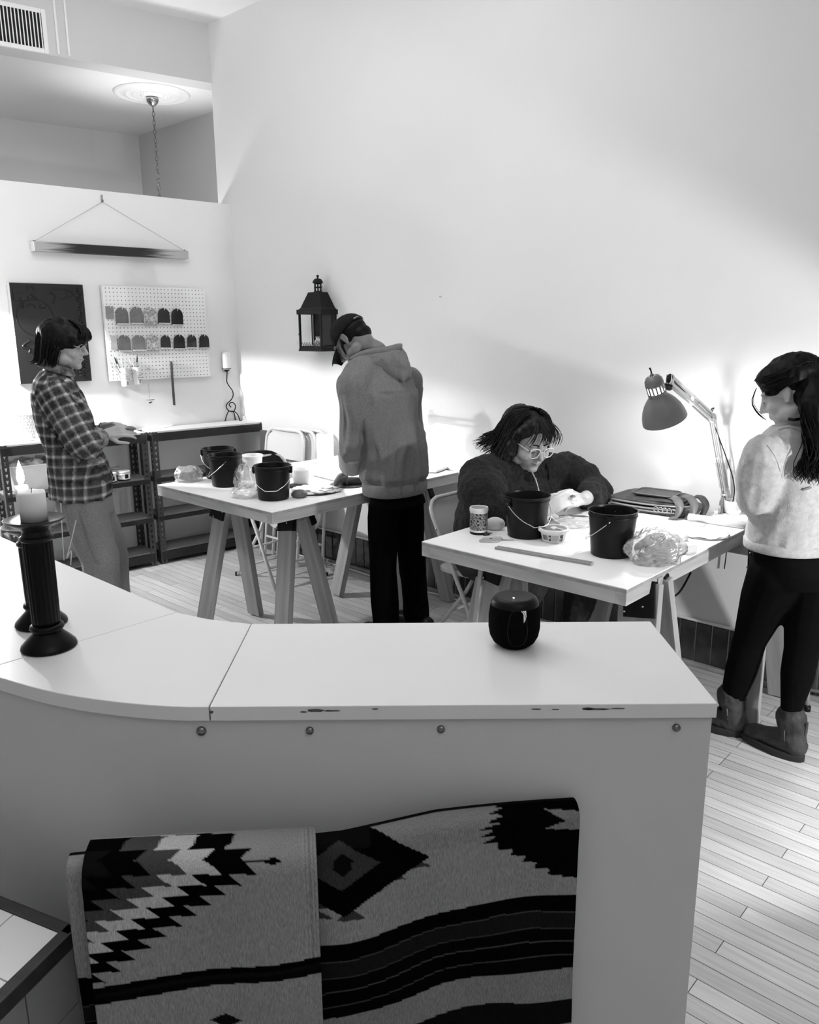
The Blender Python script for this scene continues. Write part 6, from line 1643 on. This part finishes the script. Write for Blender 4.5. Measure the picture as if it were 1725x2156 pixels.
    for k in range(13):
        a = radians(150+k*20); c_, s_ = cos(a), sin(a)
        g.append([T(.02*c_, -.01+.02*s_, .135), T(.07*c_, -.015+.085*s_, .11), T(.095*c_, -.018+.115*s_, .04), T(.090*c_, -.03+.105*s_, -.04), T(.078*c_, -.04+.100*s_, -.095), T(.085*c_, -.05+.125*s_, -.112)])
    strands('hair_strands', g, 'hair_dark', t, 260, .004, .0017, 5)
    g = []
    for k in range(7):
        x = -.07+.14*k/6; g.append([T(x*.3, .02, .135), T(x*.8, .085, .105), T(x, .108-.3*x*x, .066), T(x*1.02, .100-2.2*x*x, .034)])
    strands('fringe', g, 'hair_dark', t, 90, .004, .0018, 8)
    # glasses
    mb = MB()
    for sx in (-1, 1):
        mb.tube([T(sx*(.030+.022*cos(a)), .098-.010*abs(cos(a)), .004+.018*sin(a)) for a in [2*pi*k/16 for k in range(17)]], .0015, 6); mb.tube([T(sx*.052, .090, .010), T(sx*.076, .01, .012)], .0015, 6)
    mb.tube([T(-.008, .101, .008), T(.008, .101, .008)], .0015, 6); build('glasses', mb, 'chrome', t, True)
    tp = thing('clay_piece', 'small dark clay piece held in the hands of the woman in plaid', 'clay', A(272, 900, Y+.0))
    crumple('piece', V((0, 0, -.012)), (.034, .03, .014), 'clay_dark', tp, 13, .2, 1.6, n=24)
    return t
attr_mat('plaid', bump=.2, bscale=500, stretch=(1, 1, 1)); mat('collar_plaid', .15, .9, .7, 38, .1, 300, detail=1)
woman_plaid()
# ---------------------------------------------------------------- 3 the seated woman in fleece
def woman_seated():
    f = -WD; lf = -WN                     # faces along the wall towards the frame's right; her left is the wall side
    A = at_y
    O = W(1.0, .52, 0)
    t = thing('person', 'person with long hair and clear glasses in dark fleece, seated at the near table', 'person', O)
    hc = A(1114, 930, 3.56); fd = (f*.90-lf*.36+V((0, 0, -.42))).normalized(); HR = basis(fd)
    nb = A(1092, 985, 3.66); ch = A(1075, 1050, 3.68); pv = W(.95, .50, .56)
    shR = A(1015, 1005, 3.50); elR = A(1020, 1085, 3.30); wrR = A(1142, 1078, 3.28)
    shL = A(1190, 990, 3.86); elL = A(1252, 1035, 3.72); wrL_ = A(1232, 1050, 3.42)
    hR, hL = W(.98, .64, .53), W(.98, .40, .53); kR, kL = W(.60, .76, .54), W(.52, .40, .54); aR, aL = W(.80, .80, .09), W(.56, .42, .09)
    mb = MB(); head_shape(mb, hc, HR, 1.05, fat=1.14)
    mb.ell(hc+HR@V((0, .035, -.098)), (.055, .05, .026), HR)
    mb.chain([hc+HR@V((0, -.01, -.06)), hc.lerp(nb, .6), nb, ch, pv], [.066, .068, .075, .13, .15])
    for sh, el, wr in ((shR, elR, wrR), (shL, elL, wrL_)): mb.chain([nb.lerp(sh, .5), sh, el, wr], [.06, .062, .05, .030])
    for h_, k_, a_ in ((hR, kR, aR), (hL, kL, aL)): mb.chain([h_, k_, a_], [.09, .065, .045])
    hand_shape(mb, wrR, V((.80, -.05, .50)), V((-.35, -.75, .50)), -1, 1.0, curls=[.35, .42, .46, .5], thumb=.8, spread=.04)
    hand_shape(mb, wrL_, V((-.85, -.42, .02)), V((-.30, -.75, .55)), 1, 1.0, curls=[.8, .9, .95, 1.0], thumb=.5, spread=.03)
    remesh('body', mb, 'skin', t, .0048, 3)
    face_parts(hc, HR, 1.05, t)
    # fleece
    mb = MB(); sc = lambda c, w, d: (c, lf*w, f*d)
    mb.sect([sc(pv+V((0, 0, -.02)), .24, .19), sc(pv+V((0, 0, .08)), .26, .21), sc(A(1068, 1090, 3.66), .265, .22), sc(ch+V((0, 0, .0)), .27, .21), sc(A(1085, 1010, 3.68), .26, .175), sc(nb+V((0, 0, -.035))-f*.015, .19, .13), sc(nb+V((0, 0, .010))-f*.035, .105, .075)])
    mb.chain([shR+V((0, 0, -.01)), nb+V((0, 0, -.02)), shL+V((0, 0, -.01))], [.105, .115, .100])
    mb.chain([shR+V((0, 0, -.02)), shR.lerp(elR, .5)+V((0, -.01, 0)), elR, elR.lerp(wrR, .35), elR.lerp(wrR, .68), elR.lerp(wrR, .88)], [.105, .112, .100, .082, .062, .050])
    mb.chain([shL+V((0, 0, -.015)), shL.lerp(elL, .5), elL, elL.lerp(wrL_, .35), elL.lerp(wrL_, .72)], [.105, .105, .085, .076, .058])
    fo = ridged(8, .012, 3, (1, 1, .8)); fo2 = ridged(60, .0018, 1)
    remesh('fleece_jacket', mb, 'fleece', t, .0075, 5, lambda p_: fo(p_)+fo2(p_))
    # stand collar open in a V, and zip
    mb = MB(); rs = []; ctr = nb+f*.035+V((0, 0, .015))
    for z, k in ((-.02, 1.0), (.03, .98), (.045, 1.02), (.035, 1.12), (-.03, 1.16)):
        rs.append([ctr+V((0, 0, z))+lf*.105*k*sin(a)-f*.100*k*cos(a)+V((0, 0, -.045*(1-cos(a))/2)) for a in [radians(-150+300*i/26) for i in range(27)]])
    mb.rings(rs, False, loop=False); o = build('collar', mb, 'fleece', t, True); md = o.modifiers.new('s', 'SOLIDIFY'); md.thickness = .008
    zp = [A(1120, 993, 3.46), A(1128, 1010, 3.43), A(1134, 1030, 3.42), A(1138, 1050, 3.40)]
    build('zip', MB().tube(spline(zp, 5), .0035, 6).ell(zp[1], (.004, .004, .009)), 'grey_metal', t, True)
    for el, wr in ((elR, wrR), (elL, wrL_)):
        k_ = .86 if wr is wrR else .72; c_ = el.lerp(wr, k_); d_ = (wr-el).normalized(); build('cuff', MB().tube([c_-d_*.012, c_, c_+d_*.010], [.046, .050, .044], 24), 'fleece', t, True)
    # trousers
    mb = MB(); mb.sect([sc(pv+V((0, 0, .06)), .25, .20), sc(pv-V((0, 0, .03)), .27, .235), sc(pv-V((0, 0, .10)), .24, .20)])
    for h_, k_, a_ in ((hR, kR, aR), (hL, kL, aL)): mb.chain([h_, h_.lerp(k_, .5), k_, k_.lerp(a_, .5), a_+V((0, 0, .02))], [.125, .120, .100, .088, .075])
    remesh('trousers', mb, 'trousers_dark', t, .009, 4, ridged(9, .009, 5))
    for a_ in (aR, aL):
        mb = MB(); mb.chain([V((a_.x, a_.y, .05))-f*.06, V((a_.x, a_.y, .05)), V((a_.x, a_.y, .042))+f*.13], [.044, .048, .040]); remesh('shoe', mb, 'black_plastic', t, .008, 3)
    # long layered hair swept back, thin fringe
    T = lambda x, y, z: hc+HR@V((x, y, z))*1.05
    D = V((0, 0, -1)); bk = -f*.9-lf*.25
    mb = MB(); mb.ell(T(0, -.030, .052), (.091, .104, .082), HR, 28, 16); mb.ell(T(0, .018, .088), (.072, .055, .038), HR, 24, 12)
    for sx in (-1, 1):
        r1 = T(sx*.080, -.005, .03); mb.chain([T(sx*.06, .035, .085), r1, r1+D*.07+bk*.02, r1+D*.12+bk*.045+lf*(-sx)*.012], [.028, .032, .034, .020])
    b0 = T(0, -.10, .04); mb.chain([b0, b0+D*.06+bk*.03, b0+D*.11+bk*.075, b0+D*.135+bk*.12], [.085, .078, .058, .026])
    remesh('hair', mb, 'hair_brown', t, .005, 3, ridged(30, .005, 7, (1, 1, .4)))
    g = []
    for k in range(15):
        a = radians(165+k*15); c_, s_ = cos(a), sin(a)      # round the back of the head
        r_ = T(.03*c_, -.02+.03*s_, .138); g1 = T(.085*c_, -.02+.10*s_, .10); g2 = T(.108*c_, -.03+.125*s_, .02); back = max(0, -s_)
        g.append([r_, g1, g2, g2+D*.055+bk*(.02+.03*back), g2+D*(.095-.02*back)+bk*(.035+.075*back), g2+D*(.12-.02*back)+bk*(.05+.12*back)])
    strands('hair_strands', g, 'hair_brown', t, 520, .009, .0016, 3, curl=.011)
    g = []
    for k in range(9):
        x = -.08+.16*k/8; g.append([T(x*.25, .03, .135), T(x*.7, .092, .115), T(x*1.0, .116-.9*x*x, .080), T(x*1.12, .112-3.0*x*x, .046-.25*abs(x))])
    strands('fringe', g, 'hair_brown', t, 60, .005, .0014, 11)
    mb = MB()
    for s0_ in (-1, 1):
        c_ = (s0_*.034, .106, .004); pts = [(-.025, .008), (-.021, .019), (-.008, .023), (.010, .022), (.022, .016), (.024, .002), (.016, -.016), (.002, -.022), (-.014, -.020), (-.024, -.008)]
        loop = [T(c_[0]+x*s0_*-1, c_[1]-.14*(c_[0]+x*-s0_)**2*10*.6, c_[2]+z) for x, z in pts]; mb.tube(loop+[loop[0], loop[1]], .0024, 7)
        mb.tube([T(s0_*.060, .088, .012), T(s0_*.082, .0, .012)], .0028, 6)
    mb.tube([T(-.010, .107, .010), T(.010, .107, .010)], .002, 6); build('glasses', mb, 'clear_frame', t, True)
    tp = thing('clay_piece', 'tiny dark clay piece pinched between the fingers of the seated woman', 'clay', A(1207, 1042, 3.27))
    crumple('piece', V((0, 0, -.01)), (.012, .010, .009), 'clay_dark', tp, 17, .2, 1.6, n=20)
    return t
mat('clear_frame', .85, .15, coat=.5)
woman_seated()

# ---------------------------------------------------------------- 4 the woman in the sweatshirt
def woman_right():
    A = at_y; f = V((-.50, .866, 0)); lf = V((-.866, -.5, 0))
    pv = A(1688, 1185, 2.78); O = V((pv.x, pv.y, 0))
    t = thing('person', 'person with dark ponytail, pale sweatshirt, black leggings and boots, at the near table', 'person', O)
    hc = A(1664, 828, 2.72); fd = (V((-.72, .60, 0))+V((0, 0, -.48))).normalized(); HR = basis(fd)
    nb = A(1668, 905, 2.72); ch = A(1675, 980, 2.76); ws = A(1690, 1095, 2.80)
    shL = A(1606, 960, 2.66); elL = A(1600, 1040, 2.72); wrL_ = A(1612, 1072, 3.00); shR = A(1762, 950, 2.90); elR = A(1762, 1050, 3.0); wrR = A(1668, 1080, 3.10)
    hL, hR = A(1640, 1190, 2.76), A(1722, 1190, 2.74); kL, kR = A(1580, 1345, 2.86), A(1688, 1370, 2.74); aL, aR = A(1532, 1492, 2.86), A(1666, 1500, 2.72)
    aL = A(1534, 1505, 2.90); 
    mb = MB(); head_shape(mb, hc, HR, .95)
    mb.chain([hc+HR@V((0, -.02, -.05)), hc.lerp(nb, .6), nb, ch, ws, pv], [.050, .048, .055, .09, .085, .10])
    for sh, el, wr in ((shL, elL, wrL_), (shR, elR, wrR)): mb.chain([nb.lerp(sh, .5), sh, el, wr], [.045, .044, .038, .024])
    for h_, k_, a_ in ((hL, kL, aL), (hR, kR, aR)): mb.chain([h_, k_, a_], [.085, .052, .036])
    hand_shape(mb, wrL_, V((.8, .5, .1)), (0, -.2, 1), -1, .92, .6); hand_shape(mb, wrR, V((-.2, .9, .1)), (0, 0, 1), 1, .92, .6)
    remesh('body', mb, 'skin', t, .005, 4)
    # sweatshirt
    mb = MB(); sc = lambda c, w, d: (c, lf*w, f*d)
    mb.sect([sc(A(1672, 1138, 2.80), .185, .150), sc(A(1676, 1110, 2.80), .185, .150), sc(A(1684, 1060, 2.78), .185, .145), sc(A(1686, 1000, 2.77), .182, .138), sc(A(1686, 950, 2.76), .180, .122), sc(A(1678, 912, 2.74), .130, .10), sc(A(1664, 893, 2.72), .062, .060)], p=2.2)
    mb.chain([shL, shL.lerp(elL, .5)+V((-.01, -.01, 0)), elL+V((-.012, 0, 0)), elL.lerp(wrL_, .5)+V((-.005, 0, 0)), wrL_+V((0, -.02, 0))], [.072, .080, .078, .070, .050])
    mb.chain([shR, elR, elR.lerp(wrR, .8)], [.085, .08, .05])
    sw_ = remesh('sweatshirt', mb, 'sweat', t, .0065, 5, lambda p_: ridged(9, .008, 8, (1, 1, .6))(p_))
    S_ = surf_fn(sw_)
    mb = MB(); mb.sect([sc(A(1670, 1150, 2.80), .186, .150), sc(A(1671, 1147, 2.80), .189, .153), sc(A(1672, 1134, 2.80), .189, .153), sc(A(1672, 1130, 2.80), .182, .146)], 48, p=2.2); build('hem_band', mb, 'sweat', t, True)
    build('shoulder_seam', MB().tube([S_(x, y, .0005) for x, y in ((1616, 938), (1624, 948), (1632, 960), (1638, 974), (1643, 990), (1647, 1005))], .0022, 5), 'sweat', t, True)
    build('collar_rib', MB().tube([S_(x, y) for x, y in ((1640, 905), (1650, 900), (1662, 899), (1675, 902), (1690, 908), (1702, 914))], .005, 8), 'sweat', t, True)
    # printed strokes on the back
    n_ = (-f*.96+lf*.25).normalized()
    for (x0, y0, x1, y1, r_, nm) in ((1688, 1031, 1709, 1027, .0050, 'print_dash'),):
        build(nm, MB().tube([S_(x0, y0), S_(x0+4, y0-1, .001), S_((x0+x1)/2, (y0+y1)/2, .001), S_(x1-4, y1, .001), S_(x1, y1)], [r_*.5, r_, r_, r_, r_*.5], 8), mat('print_soft', .22, .8), t, True)
    mb = MB().ell(S_(1733, 1032, -.002), (.026, .005, .026)); build('print_ring', mb, 'print_dark', t, True)
    build('print_arc', MB().tube([S_(x, y) for x, y in ((1694, 1003), (1704, 1006), (1714, 1007), (1726, 1006))], .003, 6), mat('print_soft', .22, .8), t, True)
    # leggings
    mb = MB(); mb.sect([sc(A(1676, 1128, 2.80), .150, .115), sc(A(1682, 1160, 2.78), .172, .138), sc(pv+V((0, 0, -.015)), .182, .150), sc(pv+V((0, 0, -.07)), .165, .13)], p=2.1)
    for h_, k_, a_ in ((hL, kL, aL), (hR, kR, aR)): mb.chain([h_+V((0, 0, -.03)), h_.lerp(k_, .45), k_, k_.lerp(a_, .40), a_+V((0, 0, .03)), V((a_.x, a_.y, .13))], [.105, .090, .062, .060, .040, .036])
    remesh('leggings', mb, 'leggings', t, .008, 6)
    # ankle boots
    for k, (a_, toe) in enumerate(((aL, V((-.75, .66, 0)).normalized()), (aR, V((-.45, .89, 0)).normalized()))):
        toe = V((-.80, .60, 0)).normalized() if k == 0 else V((-.62, .78, 0)).normalized()
        g = V((a_.x, a_.y, 0)); sd = V((toe.y, -toe.x, 0)); mb = MB()
        mb.chain([g+V((0, 0, .055))-toe*.035, g+V((0, 0, .055))+toe*.05, g+V((0, 0, .046))+toe*.12, g+V((0, 0, .040))+toe*.148], [.040, .041, .036, .028])
        mb.chain([g+V((0, 0, .07))-toe*.018, g+V((0, 0, .12))-toe*.012, g+V((0, 0, .158))-toe*.004], [.049, .050, .056])
        bt = remesh('boot', mb, 'boot', t, .005, 3, ridged(22, .003, 2+k))
        mb = MB(); rs = []
        for z, kk in ((.0, .96), (.004, 1.0), (.026, 1.0), (.030, .97)):
            rs.append([g+toe*.058+toe*.126*kk*cos(b)+sd*(.047 if cos(b) > -.2 else .046)*kk*sin(b)+V((0, 0, z+(.0 if cos(b) < -.15 or z > .01 else .007))) for b in [2*pi*i/32 for i in range(32)]])
        mb.rings(rs); so = link('sole', mb.finish('sole'), 'sole', bt); so.data.transform(wm(t).inverted())
        mb = MB(); p_ = g+V((0, 0, .13))-toe*.062; mb.beam(p_+V((0, 0, -.015)), p_+V((0, 0, .03)), .018, .004, up=toe); so = link('pull_tab', mb.finish('pull_tab'), 'boot', bt); so.data.transform(wm(t).inverted())
        mb = MB(); p_ = g-sd*.047; mb.tube([p_+V((0, 0, .08))-toe*.01, p_+V((0, 0, .15))], .002, 5); mb.ell(p_+V((0, 0, .16)), (.004, .004, .008)); so = link('boot_zip', mb.finish('boot_zip'), 'grey_metal', bt); so.data.transform(wm(t).inverted())
    # hair pulled back into a wavy ponytail
    T = lambda x, y, z: hc+HR@V((x, y, z))*.95
    mb = MB(); mb.ell(T(0, -.022, .056), (.083, .106, .078), HR, 28, 16); mb.ell(T(0, .030, .074), (.076, .056, .05), HR, 24, 12); mb.ell(T(0, -.062, -.012), (.068, .060, .066), HR, 24, 12); mb.ell(T(0, -.058, -.045), (.058, .046, .045), HR, 24, 12); mb.ell(T(-.044, -.044, -.036), (.030, .030, .040), HR, 16, 10); mb.ell(T(.044, -.044, -.036), (.030, .030, .040), HR, 16, 10); mb.ell(T(0, -.085, .02), (.058, .045, .05), HR, 20, 10)
    for sx in (-1, 1): mb.chain([T(sx*.064, .045, .03), T(sx*.066, .02, .036)], [.016, .014])
    tail = [T(0, -.105, .025), A(1712, 850, 2.60), A(1724, 900, 2.585), A(1730, 950, 2.60), A(1722, 975, 2.60)]
    mb.chain(tail, [.034, .042, .044, .034, .012])
    remesh('hair', mb, 'hair_black', t, .005, 3, ridged(28, .004, 9, (1, 1, .5)))
    g = []
    for k in range(10):
        a = 2*pi*k/9; o_ = V((cos(a), sin(a)*.5, 0)); g.append([tail[0]+o_*.02, tail[1]+o_*.036, tail[2]+o_*.042, tail[3]+o_*.044, A(1716, 985, 2.59)+o_*.045, A(1712, 1012, 2.59)+o_*.05])
    strands('ponytail_strands', g, 'hair_black', t, 300, .008, .0015, 21, curl=.020)
    g = []
    for k in range(12):
        a = radians(20+k*29); c_, s_ = cos(a), sin(a); g.append([T(.080*c_, .02+.07*s_, .055+.04*abs(s_)), T(.092*c_, -.02+.095*s_, .075), T(.07*c_, -.06+.08*s_, .07), T(.02*c_, -.108, .03)])
    strands('hair_strands', g, 'hair_black', t, 200, .003, .0014, 22)
    for sx in (-1, 1):
        g = []
        for k in range(5):
            z_ = .095-.017*k; g.append([T(sx*(.050+.004*k), .075-.006*k, z_), T(sx*.082, .02, z_-.012), T(sx*.080, -.045, z_*.6+.012), T(sx*.03, -.105, .028)])
        strands('swept_side', g, 'hair_black', t, 120, .003, .0016, 30+sx)
    strands('loose_lock', [[T(-.050, .085, .062), T(-.080, .110, .02), T(-.078, .105, -.03), T(-.066, .088, -.062)], [T(-.052, .083, .062), T(-.078, .106, .02), T(-.074, .100, -.03), T(-.064, .086, -.06)]], 'hair_black', t, 9, .0012, .0010, 23)
    build('hair_tie', MB().tube([tail[0]+V((.03*cos(a), .012*sin(a), .03*sin(a))) for a in [2*pi*k/14 for k in range(15)]], .007, 8), 'black_plastic', t, True)
    build('choker', MB().tube([A(1660, 882, 2.63), A(1672, 884, 2.62), A(1690, 882, 2.63)], .0055, 8), 'black_plastic', t, True)
    build('eyelash', MB().tube([T(-.036, .083, .002), T(-.046, .082, .0)], .0016, 5), 'brow', t, True)
    return t
woman_right()
